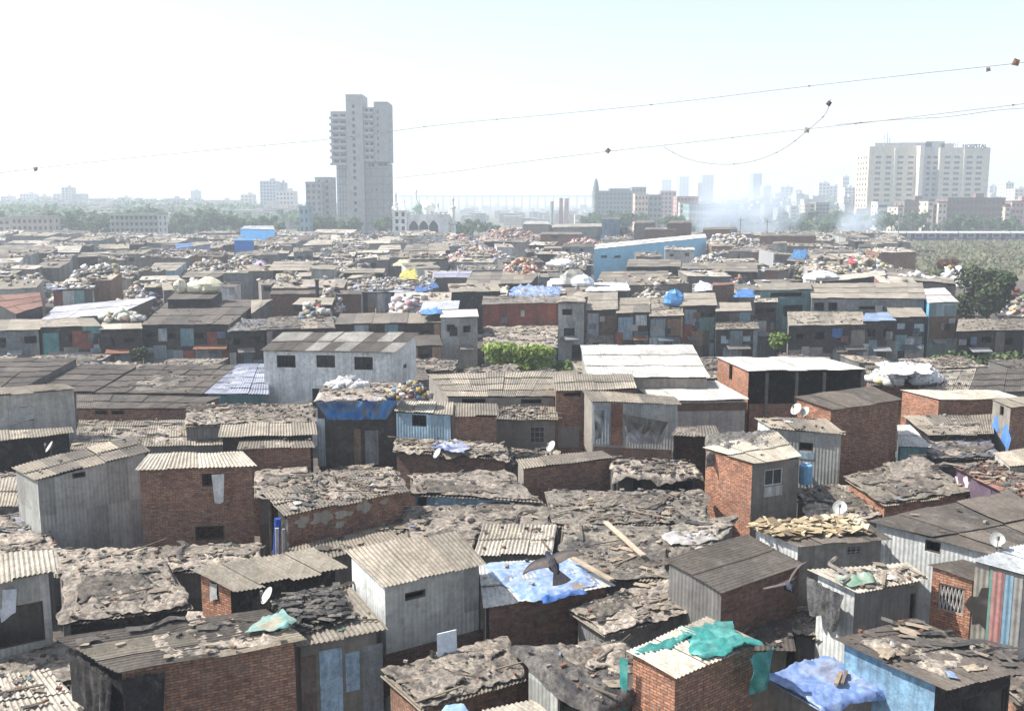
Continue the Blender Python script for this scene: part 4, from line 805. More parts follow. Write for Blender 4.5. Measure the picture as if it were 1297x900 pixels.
SF('bright blue hall with two dark windows under a white sloping roof', (752,316, 895,301, 893,296, 757,309), (6.3,7.3), (7.0,7.9), {'*': 'blue', 'F': ('blue', C(150, 212, 238))}, 'white', [('F', 761, 323, 769, 327, 'o'), ('F', 778, 323, 786, 327, 'o'), ('F', 857, 312, 859, 324, 'o')], name='blue_hall', cat='hall', ref='the bright blue hall')
SF('brown shed with a plank topped upper box in front of the blue hall', (793,338, 862,338, 862,329, 796,328), 5.4, 5.6, 'dark', 'asb', ref='the brown shed before the blue hall')
SF('narrow grey roofed shed right of the brown shed before the blue hall', (862,341, 908,341, 908,333, 864,333), 5.2, 5.4, 'dark', 'asb')
SF('grey roofed shed with a coloured rag pile under its eave', (905,344, 960,345, 958,333, 908,333), 5.2, 5.4, 'dark', 'asb')
SF('grey concrete hut with a dark door slot right of the blue hall', (922,319, 953,319, 951,316, 924,316), 6.2, 6.3, 'conc', 'dark', [('F', 934, 322, 937, 334, 'o')], ref='the grey concrete hut')
SF('broad grey roof with two pale spots in front of the brown shed', (756,356, 846,354, 846,343, 762,344), 4.8, 5.0, 'dark', 'asb')
SF('square red brick hut behind the row shack with teal panels', (902,362, 931,361, 930,358, 903,358), 6.3, 6.4, 'brown', 'rust', ref='the square red brick hut')
SF('brown windowless box behind the blue hall, darkest of three', (816,291, 857,291, 855,288, 818,288), 8.4, 8.5, 'dbrick', 'asb')
SF('tall brown box with left side coloured pale for sunlight behind the blue hall', (845,283, 876,282, 874,279, 848,280), 10.0, 10.1, {'*': 'dbrick', 'L': 'conc'}, 'asb', ref='the tall brown box')  # left wall paler than the rest, sunlight put into its colour
SF('grey block with a rounded shaded end behind the blue hall', (803,283, 830,282, 828,279, 806,279), 9.4, 9.6, 'dconc', 'asb')
SF('long low brick wall building behind the white rubbish mound', (890,291, 934,290, 932,287, 891,288), 8.2, 8.3, 'brown', 'asb')
SF('long brick wall building near the smoke', (962,299, 1034,299, 1032,296, 964,296), 7.4, 7.5, 'brown', 'asb', ref='the long brick building near the smoke')
SF('tall grey shed with a white and blue printed poster on its side', (978,309, 998,309, 996,306, 980,306), 7.1, 7.2, 'corr', 'asb', ref='the poster shed')
SF('dark slab roof tilted to the right with sacks on top', (996,330, 1066,339, 1062,332, 1000,325), (6.0,5.2), (6.1,5.4), 'dark', 'asb', ref='the tilted slab roof')
SF('pink walled shack at the left of the white bags near the teal grey row house', (968,343, 986,343, 985,339, 969,339), 5.8, 5.9, ('lit_red_brick', C(176, 130, 112)), 'asb')
SF('long pale roof edge sloping up to the right under white bags', (1040,358, 1122,349, 1120,343, 1046,350), (5.2,5.8), (5.4,5.9), 'dark', 'pale')
SF('long thin roof running behind the big dark tree', (1122,352, 1212,360, 1206,352, 1126,345), (5.6,5.2), (5.7,5.3), 'dark', 'tan')
SF('dark green post shed on the right of the yellow bags', (1086,313, 1112,313, 1110,309, 1088,309), 6.2, 6.3, 'teal', 'dark')
SF('low red brick shack beside the dark green post shed', (1108,318, 1134,318, 1132,314, 1110,314), 5.8, 5.9, 'lit_red_brick', 'tan')
SF('small orange and grey shack left of the blue tarpaulins', (964,345, 1000,343, 1000,338, 968,339), 5.0, 5.1, 'dconc', 'tan', lit=2)
SF('long blue warehouse with a pale roof at the edge of the far trees', (304,290, 348,291, 346,286, 310,286), 8.0, 8.6, ('blue', C(80, 150, 205)), 'metal', name='blue_warehouse', cat='warehouse', ref='the long blue warehouse')
SF('blue grey shed behind the rubbish, left of the brown boxes', (762,278, 786,278, 785,275, 763,275), 10.5, 10.6, ('sky', C(130, 160, 175)), 'asb')
SF('white roofed low shed behind the red brick box house', (662,284, 696,284, 694,280, 666,280), 8.6, 8.8, 'conc', 'white')
SF('long flat shed left of the blue grey shed', (700,288, 764,287, 762,283, 704,284), 8.0, 8.2, 'conc', 'pale')
# ------------------------------------------------------------------ things lying on, hanging from or standing by the near shacks
def at_cover(name, label, cat, px, z, mat='tarp', pal=None, res=.1, amp=.08, over=(0, 0, 0, 0), rag=.15, lift=.06, fold=1.5, kind=None, group=None):
    z = z if isinstance(z, tuple) else (z,) * 4
    q = [at(px[2 * i], px[2 * i + 1], z[i]) for i in range(4)]
    m = MB(); cover(m, q, res, amp, pal, lift=lift, over=over, rag=rag, fold=fold)
    return solo(m, name, mat, label, cat, group, kind, smooth=True)
def hang(name, label, cat, ptsA, z, drop, pal, mat='tarp', res=.09, amp=.1, out=.05, rag=.25, yoff=None):
    """cloth hanging from the line of pixels ptsA (at height z) down by drop metres"""
    a = at(*ptsA[0], z); b = at(*ptsA[1], z); d = (b - a); n = Vector((d.y, -d.x, 0)).normalized()
    if n.y > 0: n = -n
    L = d.length; nx = max(4, int(L / res)); ny = max(4, int(drop / res)); sd = R.uniform(0, 99); P = []; CC = []
    for j in range(ny + 1):
        row = []; cr = []
        for i in range(nx + 1):
            u, v = i / nx, j / ny
            e = noise.noise((u * L * 1.5 + sd, 3, 1)) * rag
            f = noise.noise((u * L * 3.0 + sd, v * .8, 2)) * amp * (1 - .3 * v) + noise.noise((u * L * 8 + sd, v * 2, 5)) * amp * .3
            row.append(a + d * ((1 - u) * (1 - .3 * (1 - v)) + .15 * (1 - v)) + n * (out + abs(f) * 1.4 + .03) + Vector((0, 0, -(drop + e) * (1 - v))))
            t = min(max(noise.noise((u * L * 2 + sd, v * drop * 2, 7)) + .5, 0), .99) * (len(pal) - 1); k = int(t)
            cr.append(mix(pal[k], pal[min(k + 1, len(pal) - 1)], t - k))
        P.append(row); CC.append(cr)
    m = MB(); m.grid(P, lambda x, y: CC[x][y])
    return solo(m, name, mat, label, cat, smooth=True)
TEAL = [C(70, 158, 148), C(52, 130, 124), C(104, 176, 166)]
BLUE = [C(138, 160, 204), C(110, 138, 190), C(164, 182, 214), C(150, 156, 176)]
at_cover('teal_cloth', 'crumpled teal cloth bunched on the right half of the pale ribbed roof', 'cloth', (882,838, 966,818, 918,788, 862,806), 5.14, pal=TEAL, amp=.11, rag=.6, lift=.06, fold=2.6)
at_cover('teal_cloth', 'narrow teal cloth band lying along the back of the pale ribbed roof', 'cloth', (806,829, 880,812, 876,800, 806,822), 5.14, pal=TEAL, amp=.09, rag=.3, lift=.05, fold=2)
hang('teal_cloth', 'teal cloth hanging off the right end of the brick shack eave', 'cloth', ((936,828), (969,813)), 5.1, 1.0, TEAL, out=.18, amp=.4)
hang('teal_cloth', 'long thin teal strip hanging down the left corner of the brick shack', 'cloth', ((791,828), (801,832)), 5.05, 1.7, TEAL, out=.14, amp=.08)
at_cover('blue_tarpaulin', 'smooth cornflower blue tarpaulin spread over a whole roof, crumpled at its front hem', 'tarpaulin', (1037,899, 1130,872, 1046,831, 967,856), (3.8,3.8,3.95,3.95), pal=BLUE, amp=.09, rag=.16, res=.07, over=(.1, 0, 0, 0), fold=1.6)
m = MB(); pa = at(1062,858,4.02); m.cbox(pa, .75, .1, .05, C(150, 132, 110), 1.1); m.cbox(pa + Vector((.16, .04, 0)), .75, .08, .05, C(120, 104, 90), 1.12)
solo(m, 'plank', 'wood', 'pair of short planks weighing down the smooth blue tarpaulin', 'plank')
at_cover('blue_tarpaulin', 'sky blue and white plastic sheet under the flying pigeon, deeper blue at its front hem', 'tarpaulin', (655,763, 768,744, 722,708, 618,717), (4.05,4.05,4.2,4.2), pal=[C(176, 192, 216), C(130, 164, 210), C(190, 198, 210), C(104, 146, 204), C(150, 142, 130)], amp=.07, rag=.3, res=.09)
at_cover('blue_tarpaulin', 'narrow ruffled deep blue hem of plastic at the front of the pigeon roof', 'tarpaulin', (684,764, 742,752, 738,747, 682,758), 4.12, pal=[C(70, 120, 190), C(40, 84, 150)], amp=.12, rag=.2, res=.07)
m = MB(); a = at(722,708,4.4); b = at(772,736,4.35); d = b - a
m.box(a, d, Vector((.16, .05, 0)), Vector((0, 0, .07)), C(176, 158, 134)); solo(m, 'plank', 'wood', 'long pale plank lying along the edge of the sky blue sheet', 'plank')
m = MB(); a = at(764,662,4.0); b = at(812,705,4.0); d = b - a
m.box(a, d, Vector((.18, .03, 0)), Vector((0, 0, .07)), C(186, 170, 148)); solo(m, 'plank', 'wood', 'long pale plank lying across the wide sheeted roof', 'plank')
at_cover('light_blue_sheet', 'light blue sheet corner poking up at the bottom edge', 'tarpaulin', (540,925, 606,918, 588,893, 566,893), 3.6, pal=[C(150, 185, 220), C(170, 200, 230)], amp=.05, rag=.1)
hang('white_sheet', 'white sheet hanging beside the dark doorway at the left edge', 'cloth', ((-4,745), (23,743)), 4.95, .85, [C(214, 218, 224), C(196, 202, 210)], out=.1, amp=.06)
hang('white_cloth', 'torn white cloth hanging from the window of the plain brick house', 'cloth', ((268,600), (284,599)), 5.45, 1.1, [C(222, 220, 216), C(200, 198, 196)], out=.06, amp=.08, rag=.35)
hang('black_plastic', 'big black plastic drape on the corner of the wide brick shack', 'plastic sheet', ((104,826), (152,855)), 4.45, 2.2, [C(70, 68, 66), C(52, 50, 50), C(96, 92, 88)], 'plastic', out=.1, amp=.22)
hang('black_plastic', 'black plastic screen over the left part of the wide brick wall', 'plastic sheet', ((152,856), (208,846)), 4.4, 1.9, [C(34, 34, 36), C(48, 48, 50)], 'plastic', out=.12, amp=.15)
hang('grey_sheet', 'grey cloth sagging off the corner of the pale metal shack', 'cloth', ((1030,728), (1076,752)), 4.9, 1.1, [C(84, 84, 84), C(110, 110, 108), C(66, 66, 68)], 'plastic', out=.16, amp=.22, rag=.5)
hang('blue_tarpaulin', 'blue tarpaulin wrapped round the eave of the tall dark shack', 'tarpaulin', ((399,508), (505,506)), 6.08, .95, [C(40, 110, 180), C(66, 130, 190), C(110, 120, 120), C(30, 90, 160)], out=.12, amp=.16, rag=.2)
hang('black_cloth', 'black cloth strip hanging on the orange brick shack with the ragged roof', 'cloth', ((905,568), (913,573)), 5.4, 1.0, [C(40, 40, 42), C(60, 58, 58)], out=.08, amp=.1)
hang('black_cloth', 'slanting black cloth on the front of the black and white sheeted shack', 'cloth', ((789,523), (848,534)), 5.3, .75, [C(36, 36, 38), C(56, 56, 56)], out=.07, amp=.08, rag=.3)
hang('white_sheet', 'patterned pale sheet nailed low on the front of the black and white sheeted shack', 'cloth', ((790,539), (846,540)), 4.7, .9, [C(176, 180, 180), C(150, 152, 152), C(196, 198, 198)], out=.05, amp=.05, rag=.05)
hang('black_cloth', 'black sheet corner left of the brick strip on the sheeted shack', 'cloth', ((753,518), (766,519)), 5.4, 1.5, [C(44, 44, 46), C(90, 94, 96), C(150, 156, 158)], out=.06, amp=.08, rag=.3)
at_cover('cardboard_pile', 'pile of torn yellowish cardboard spread over a dark roof', 'cardboard', (985,683, 1095,677, 1080,657, 955,667), (5.14,5.14,5.25,5.25), mat='trash', pal=[C(214, 190, 146), C(190, 162, 118), C(226, 208, 172), C(150, 128, 98)], amp=.09, rag=.7, res=.1, fold=2)
m = MB(); q_ = [at(988,684,5.16), at(1100,678,5.16), at(1082,657,5.27), at(952,667,5.27)]
for _ in range(260): m.cbox(bil(q_, R.random(), R.random()) + Vector((0, 0, R.uniform(.06, .22))), R.uniform(.15, .6), R.uniform(.08, .35), .012, jit(R.choice([C(186, 168, 134), C(160, 140, 108), C(200, 186, 156), C(134, 116, 92)]), .15), R.uniform(0, 6.3), R.uniform(-.25, .25), R.uniform(-.3, .3))
tag(m.build('loose_cardboard', 'trash'), 'loose yellowish cardboard flaps strewn on the dark roof', 'cardboard', kind='stuff')
at_cover('black_rag_heap', 'heap of black and grey rags on a ribbed roof beside the tall grey corrugated shack', 'rag heap', (372,803, 440,788, 428,744, 348,764), (4.2,4.2,4.45,4.45), mat='plastic', pal=[C(58, 56, 55), C(92, 88, 84), C(74, 71, 69), C(120, 112, 104)], amp=.12, rag=.5, res=.07, fold=2, lift=.05)
m = MB(); q_ = [at(376,805,4.25), at(446,790,4.25), at(430,748,4.5), at(346,768,4.5)]
for _ in range(240): rag_bit(m, bil(q_, R.random(), R.random()) + Vector((0, 0, R.uniform(.03, .3))), R.uniform(.15, .5), jit(R.choice([C(58, 56, 55), C(92, 88, 84), C(74, 71, 69), C(112, 106, 98)]), .2))
tag(m.build('loose_rags', 'plastic'), 'loose black and grey rags tossed on the heap beside the dish', 'rags', kind='stuff')
at_cover('white_plastic', 'torn white plastic laid on the tan roof by the dark brown shed', 'plastic sheet', (848,692, 905,686, 905,668, 846,675), 3.92, mat='tarp', pal=[C(214, 212, 208), C(190, 186, 180), C(150, 142, 130)], amp=.12, rag=.5)
at_cover('green_scraps', 'scraps of green netting on the roof of the pale metal shack', 'netting', (1075,742, 1112,737, 1100,726, 1066,730), 5.05, mat='tarp', pal=[C(110, 150, 120), C(150, 170, 150), C(196, 198, 186)], amp=.1, rag=.4)
at_cover('ragged_cloth', 'dark wrinkled cloth lying over the back of the orange brick shack roof', 'cloth', (898,573, 985,566, 976,545, 896,551), (5.4,5.4,5.55,5.55), mat='plastic', pal=[C(110, 108, 104), C(140, 134, 124), C(84, 82, 80)], amp=.14, rag=.4, over=(.5, 0, 0, .2))
at_cover('blue_plastic', 'blue and white plastic scraps on a debris roof in the middle', 'plastic sheet', (548,569, 592,574, 588,560, 552,557), 4.1, pal=[C(130, 150, 200), C(200, 204, 214), C(90, 104, 150)], amp=.16, rag=.5)
at_cover('teal_netting', 'teal netting scraps beside the satellite dish', 'netting', (322,801, 372,797, 358,776, 330,782), 4.72, pal=[C(96, 160, 150), C(140, 180, 170), C(170, 160, 140)], amp=.1, rag=.6)
# dishes
dish(65,577, 4.05, 0.55, 'white satellite dish standing on the torn awning under the plaster house')
dish(341,770, 4.45, 0.49, 'white satellite dish beside the heap of black rags')
dish(555,584, 4.0, 0.49, 'white satellite dish on the debris roof with blue scraps')
dish(699,576, 4.4, 0.52, 'white satellite dish behind the low long brick shed')
dish(1009,530, 5.6, 0.59, 'larger left white dish of the pair on the grey metal shack')
dish(1020,531, 5.6, 0.49, 'narrow right white dish of the pair on the grey metal shack')
dish(1063,656, 5.25, 0.48, 'white satellite dish behind the cardboard covered roof', yaw=math.radians(-110))
dish(1262,697, 5.9, 0.42, 'white satellite dish above the striped metal shack', yaw=math.radians(-110))
# boards, drums, posts
m = MB(); a = at(554,832,3.45); b = at(578,826,3.45)
m.box(a, b - a, Vector((0.02, .06, 0)), Vector((-.02, .12, .62)), C(214, 222, 228)); solo(m, 'white_board', 'paint', 'small white board leaning at the foot of the tall grey corrugated shack', 'board')
p = at(1020,612,3.5); m = MB(); m.lathe(p, [(0, 0), (.28, 0), (.3, .05), (.3, .8), (.27, .86), (.12, .9), (.12, .95), (0, .95)], C(130, 180, 215)); solo(m, 'water_drum', 'paint', 'pale blue plastic drum against the grey metal shack with two dishes', 'drum', smooth=False)
m = MB(); p = at(300,745,0); a = at(350,700,3.4); m.tube([a, a + Vector((.1, 0, 1.3))], .12, C(30, 70, 150), 10); solo(m, 'blue_barrel', 'paint', 'deep blue barrel in the dark corner left of the patchy brick shack', 'barrel')
m = MB(); a = at(352,712,3.3); m.cbox(a + Vector((0, 0, .6)), .12, .05, 1.4, C(196, 190, 180), .4, 0, .1); m.cbox(a + Vector((.2, .1, .6)), .1, .05, 1.3, C(170, 164, 156), .4, 0, .16); solo(m, 'post', 'wood', 'two pale posts leaning at the left end of the patchy brick shack', 'post')
# heaps of rubbish and sacks on near roofs
HEAPS = []
def heap_px(label, px0, px1, py, z, rz, n, size, bright=.12, pal=BAGS, name='rubbish_heap', cat='rubbish', depth=None, kind=None):
    a = at(px0, py, z); b = at(px1, py, z); c = (a + b) / 2; rx = (b - a).length / 2
    if kind == 'stuff':
        c.z -= 2.0; rz += 2.0; rx *= 1.12; n = int(n * 1.9); dy = depth; HEAPS.append([Vector((c.x + a_ * rx * .8, c.y + b_ * dy * .8)) for a_, b_ in ((-1, -1), (1, -1), (1, 1), (-1, 1))])
    m = MB(); heap(m, c, rx, depth or rx * .5, rz, n, size, pal, bright)
    o = solo(m, name, 'trash', label, cat, kind=kind, smooth=True)
    return o
WH = [C(226, 226, 226), C(214, 212, 208), C(232, 230, 226), C(190, 188, 184)]
heap_px('pile of coloured rubbish at the right end of the tall blue tarpaulin shack roof', 488, 548, 502, 6.1, .9, 180, .3, .5)
heap_px('pile of white sacks on the back of the tall blue tarpaulin shack roof', 414, 466, 490, 6.15, .6, 70, .42, .03, WH)
heap_px('stack of big white sacks and plastic on a roof beside the open fronted warehouse', 1098, 1196, 482, 4.45, 1.35, 420, .5, .02, WH, name='sack_heap', cat='sacks')
at_cover('white_sheet', 'long white sheet thrown over the middle of the big white sack stack', 'tarpaulin', (1112,474, 1180,474, 1178,460, 1114,460), 5.45, pal=[C(236, 236, 236), C(212, 212, 210)], amp=.2, rag=.6, res=.16)
heap_px('sacks in front of the slatted balcony of the row shack', 128, 182, 404, 4.6, 1.2, 110, .55, .04, [C(196, 194, 176), C(214, 212, 204), C(170, 166, 150)], name='sack_heap', cat='sacks')
# trees close by
def leaf_tree(name, label, cat, c, rx, ry, rz, n, size, cols, trunk=None, rr=R, group=None, lobes=7):
    t = thing(name, label, cat, (c.x, c.y, 0), group)
    if trunk:
        m = MB(); b = Vector((c.x, c.y, 0)); top = c.z - rz * .25
        m.tube([b, b + Vector((trunk, 0, top * .5)), Vector((c.x, c.y, top))], [trunk * 1.4, trunk, trunk * .8], C(84, 72, 60), 8)
        for k in range(6):
            a = k * 1.05 + rr.uniform(-.3, .3); e = Vector((c.x + math.cos(a) * rx * .7, c.y + math.sin(a) * ry * .7, c.z + rr.uniform(-.1, .5) * rz))
            s = Vector((c.x, c.y, top * rr.uniform(.7, 1))); m.tube([s, (s + e) / 2 + Vector((0, 0, .2 * rz)), e], [trunk * .55, trunk * .35, trunk * .12], C(84, 72, 60), 5)
        m.build('trunk', 'wood', t)
    m = MB(); L = [(Vector((rr.uniform(-.62, .62) * rx, rr.uniform(-.62, .62) * ry, rr.uniform(-.5, .62) * rz)), rr.uniform(.3, .55)) for _ in range(lobes)] 
    for k in range(n):
        lo, s = rr.choice(L)
        d = Vector((rr.gauss(0, 1), rr.gauss(0, 1), rr.gauss(0, 1))).normalized() * (rr.random() ** .45) * s
        p = c + lo + Vector((d.x * rx, d.y * ry, d.z * rz))
        nrm = (d.normalized() * .7 + Vector((rr.uniform(-1, 1), rr.uniform(-1, 1), rr.uniform(-.2, 1.2)))).normalized()
        u = nrm.orthogonal().normalized(); w = nrm.cross(u); a = rr.uniform(0, 6.3); u, w = u * math.cos(a) + w * math.sin(a), w * math.cos(a) - u * math.sin(a)
        z = size * rr.uniform(.6, 1.3); k = jit(rr.choice(cols), .3, rr)
        m.face([p - u * z, p - w * z * .55 + u * z * .1, p + u * z, p + w * z * .55], k)
    m.build('crown', 'leaf', t); return t
GRN = [C(104, 124, 60), C(84, 106, 50), C(124, 140, 74), C(92, 112, 62)]
DKG = [C(70, 84, 56), C(58, 72, 50), C(86, 98, 66), C(96, 96, 70)]
p = at(652,453,2.7); HEAPS.append([Vector((p.x + a_, p.y + b_)) for a_, b_ in ((-3.5, -3.5), (3.5, -3.5), (3.5, 1.5), (-3.5, 1.5))]); leaf_tree('tree', 'bright green bushy tree in the lane below the rust red wall', 'tree', p, 4.0, 2.2, 1.5, 3600, .2, [C(132, 152, 70), C(112, 134, 60), C(152, 168, 92)], .14)
p = at(714,468,1.6); leaf_tree('bush', 'small green bush at the right of the bright green tree', 'bush', p + Vector((-.6, 0, .3)), 2.7, 1.4, 1.1, 1300, .2, GRN, .06, lobes=4)
p = at(1248,400,2.0); leaf_tree('tree', 'large round dark green tree at the right beyond the row', 'tree', Vector((p.x, p.y, 4.4)), 3.7, 3.2, 3.6, 7000, .3, DKG, .3, lobes=14)
p = at(1235,462,1.0); leaf_tree('bush', 'low spreading green bush in front of the right end of the row', 'bush', p, 4.6, 1.8, 1.3, 1500, .28, [C(92, 106, 70), C(76, 92, 60), C(108, 120, 84)], .08)
p = at(989,432,3.0); leaf_tree('tree', 'small pale green tree between the row fronts at the right', 'tree', p, 1.3, 1.0, 1.2, 500, .2, GRN, .07, lobes=4)
p = at(1196,343,3.0); leaf_tree('bush', 'bright green bush among the far white bags', 'bush', p, 2.8, 2, 1.1, 500, .4, [C(96, 112, 66), C(84, 100, 60)], .1, lobes=5)
p = at(1210,340,3.2); leaf_tree('bush', 'rust brown bush behind the far bright green bush', 'bush', p + Vector((0, 5, .4)), 2.8, 2, 1.4, 500, .5, [C(124, 74, 52), C(104, 66, 50), C(96, 80, 56)], .1, lobes=5)
p = at(810,436,1.5); leaf_tree('bush', 'small weed bush behind the higher white roof', 'bush', p, 1.6, 1, .9, 350, .2, GRN, .05, lobes=3)
p = at(172,455,1.5); leaf_tree('bush', 'small dark shrub below the largest brown roof of the row', 'bush', p, 1.2, 1, 1.2, 300, .2, DKG, .05, lobes=3)
# flying pigeons
def pigeon(label, c, span, yaw, bank, flap, pitch=0):
    m = MB(); prof = [(-.155, .004), (-.14, .02), (-.115, .033), (-.085, .032), (-.06, .045), (0, .062), (.06, .055), (.11, .035), (.15, .018)]   # head to tail, body radius
    N = 10; rings = []
    for x, r in prof: rings.append([Vector((x, math.cos(2 * math.pi * k / N) * r, math.sin(2 * math.pi * k / N) * r * .95)) for k in range(N)])
    dk, gy, hd = C(44, 42, 46), C(104, 94, 88), C(38, 44, 62)
    for a in range(len(rings) - 1):
        col = hd if a < 4 else C(58, 56, 62)
        for k in range(N): m.face([rings[a][k], rings[a + 1][k], rings[a + 1][(k + 1) % N], rings[a][(k + 1) % N]], col)
    m.face([Vector((-.155, .008, -.006)), Vector((-.155, -.008, -.006)), Vector((-.185, 0, -.012))], C(70, 64, 60))
    # fan tail with thickness
    T = [(.11, .03), (.26, .1), (.275, .05), (.28, 0), (.275, -.05), (.26, -.1), (.11, -.03)]
    m.face([Vector((x, y, .006)) for x, y in T], dk); m.face([Vector((x, y, -.004)) for x, y in reversed(T)], dk)
    for k in range(len(T)): 
        a, b = T[k], T[(k + 1) % len(T)]; m.face([Vector((*a, .006)), Vector((*b, .006)), Vector((*b, -.004)), Vector((*a, -.004))], dk)
    for sg in (1, -1):
        st = [(.04, -.06, .06), (.25, -.075, .055), (.5, -.07, .035), (.75, -.035, .035), (.93, .01, .045), (1.0, .045, .052)]   # along span, leading x, trailing x
        P = [[], [], []]; Q = [[], [], []]
        for f, le, tr in st:
            y = sg * f * span / 2; z = .03 + flap[0 if sg > 0 else 1] * math.sin(f * 2.0) * span / 2
            for j, x in enumerate((le, (le + tr) / 2, tr)):
                P[j].append(Vector((x, y, z + (.012 if j == 1 else 0)))); Q[j].append(Vector((x, y, z - .006)))
        cols = lambda a, b: dk if a == 0 or b > 4 else gy
        m.grid(P if sg > 0 else list(reversed(P)), cols if sg > 0 else (lambda a, b: dk if a == 2 or b > 4 else gy)); m.grid(list(reversed(Q)) if sg > 0 else Q, mul(gy, .8))
    from mathutils import Euler
    E = Euler((bank, pitch, yaw)).to_matrix()
    m.v = [c + E @ p for p in m.v]
    return solo(m, 'pigeon', 'paint', label, 'bird', 'pigeons flying over the roofs', smooth=True)
c = atY(699, 712, 9.6); pigeon('dark grey pigeon gliding with spread wings over the sky blue sheet', c, .66, math.radians(-66), math.radians(12), (.05, -.03), math.radians(30))
c = atY(1000, 742, 9.6); pigeon('pigeon seen head on with one wing raised, flying before the dark brown shed', c, .52, math.radians(80), math.radians(-24), (.1, .5), math.radians(10))
m = MB()
# ------------------------------------------------------------------ wires with snagged kites
def wire(label, pts, rad, name='cable'):
    P = [atY(px, py, Y) for px, py, Y in pts]
    # smooth it
    Q = []
    for i in range(len(P) - 1):
        a = P[max(i - 1, 0)]; b = P[i]; c = P[i + 1]; d = P[min(i + 2, len(P) - 1)]
        for k in range(6):
            t = k / 6; Q.append(.5 * ((2 * b) + (c - a) * t + (2 * a - 5 * b + 4 * c - d) * t * t + (3 * b - a - 3 * c + d) * t ** 3))
    Q.append(P[-1])
    m = MB(); m.tube(Q, [min(.1, max(rad, .00027 * q.y)) for q in Q], C(146, 136, 128), 5)
    for k in range(3, len(Q), 4):
        if R.random() < .6: m.cbox(Q[k], .07, .05, .05, C(120, 104, 96), R.random())
    return solo(m, name, 'paint', label, 'cable')
wire('upper thin wire crossing the whole sky from left edge to the kite at right', [(-40,224,70), (100,207,66), (250,192,61), (420,176,56), (560,158,52), (700,145,48), (850,130,44), (1000,112,40), (1150,95,36), (1290,80,33), (1400,66,31)], .012)
wire('lower thin wire rising from the concrete tower to the right edge', [(496,226,440), (560,219,200), (640,208,110), (760,193,70), (860,182,58), (1000,166,48), (1100,155,43), (1200,143,39), (1300,131,36), (1400,117,34)], .012)
wire('slack loop of string drooping between two points of the lower wire', [(840,186,59), (870,201,58), (910,208,56), (950,205,54), (990,190,52), (1022,166,50), (1045,145,48), (1052,126,46)], .012, 'kite_string')
wire('second strand hugging the lower wire near the right edge', [(1060,158,44), (1130,152,42), (1200,148,39), (1260,140,37.5), (1310,136,36)], .012, 'cable')
def kite(label, px, py, Y, s, col, ang):
    c = atY(px, py, Y); m = MB(); ca, sa = math.cos(ang), math.sin(ang)
    P = [Vector((x * ca - z * sa, dy, x * sa + z * ca)) * s for x, dy, z in ((-1, .1, 0), (0, -.2, -.9), (1, .12, 0), (.1, -.1, .9))]; ce = Vector((0, -.25, 0)) * s
    for k in range(4):
        kk = jit(col, .15); m.face([c + ce, c + P[k], c + P[(k + 1) % 4]], kk); m.face([c + ce + Vector((0, .03, 0)), c + P[(k + 1) % 4] + Vector((0, .03, 0)), c + P[k] + Vector((0, .03, 0))], kk)
    m.tube([c + P[0], c + ce, c + P[2]], .01, C(120, 100, 80), 4); m.tube([c + P[1], c + ce, c + P[3]], .01, C(120, 100, 80), 4)
    solo(m, 'kite', 'trash', label, 'kite', 'kites snagged on the wires')
kite('tan paper kite snagged at the right end of the upper wire', 1287, 79, 33, 0.150, C(190, 140, 110), .5)
kite('pale pink torn kite hanging under the upper wire', 1252, 88, 34, 0.098, C(226, 196, 184), 1.0)
kite('dark torn kite dangling between the two wires', 1050, 131, 46, 0.150, C(120, 100, 100), .2)
kite('white scrap of kite on the lower wire by the loop', 1022, 165, 50, 0.180, C(236, 224, 216), .7)
kite('brown kite scrap with a tail stick on the lower wire', 770, 191, 69, 0.225, C(150, 120, 104), .1)
kite('grey kite rag hanging from the upper wire at the far left', 45, 214, 68, 0.195, C(150, 150, 150), .9)
# ------------------------------------------------------------------ far buildings
def X(px, Y): return (px - 648.5) / F_PX * (Y * CP + (CAMH - 10) * SP)
def Zp(py, Y): return atY(648.5, py, Y).z
def front_windows(t, parent_mb, x0, x1, y, zs, cols, ww, wh, col, style='win', depth=.35, asparts=True, margin=None):
    """recessed windows in a front wall at y; returns holes"""
    holes = []
    for z in zs:
        for cx in cols: holes.append((cx - x0 - ww / 2, cx - x0 + ww / 2, z, z + wh))
    H, pt, L, d, n = wall_panel(parent_mb, (x0, y), (x1, y), parent_mb.zt, parent_mb.zt, parent_mb.zb, col, holes, depth)
    return H, pt
PANES = {}
def pane_copy(t, loc, ww, wh, col=(.10, .115, .125)):
    k = (round(ww, 2), round(wh, 2), col)
    if k not in PANES:
        m = MB(); f = min(.12, ww * .08); c2 = C(150, 150, 148)
        m.box((-ww / 2, 0, 0), (ww, 0, 0), (0, .06, 0), (0, 0, wh), col)
        for x in (-ww / 2, -f / 2, ww / 2 - f): m.box((x, -.05, 0), (f, 0, 0), (0, .04, 0), (0, 0, wh), c2)
        o = m.build('window', 'paint'); PANES[k] = o.data; bpy.data.objects.remove(o)
    o = bpy.data.objects.new('window', PANES[k]); COL.objects.link(o); o.parent = t
    o.location = Vector(loc) - Vector(t['_base']); return o
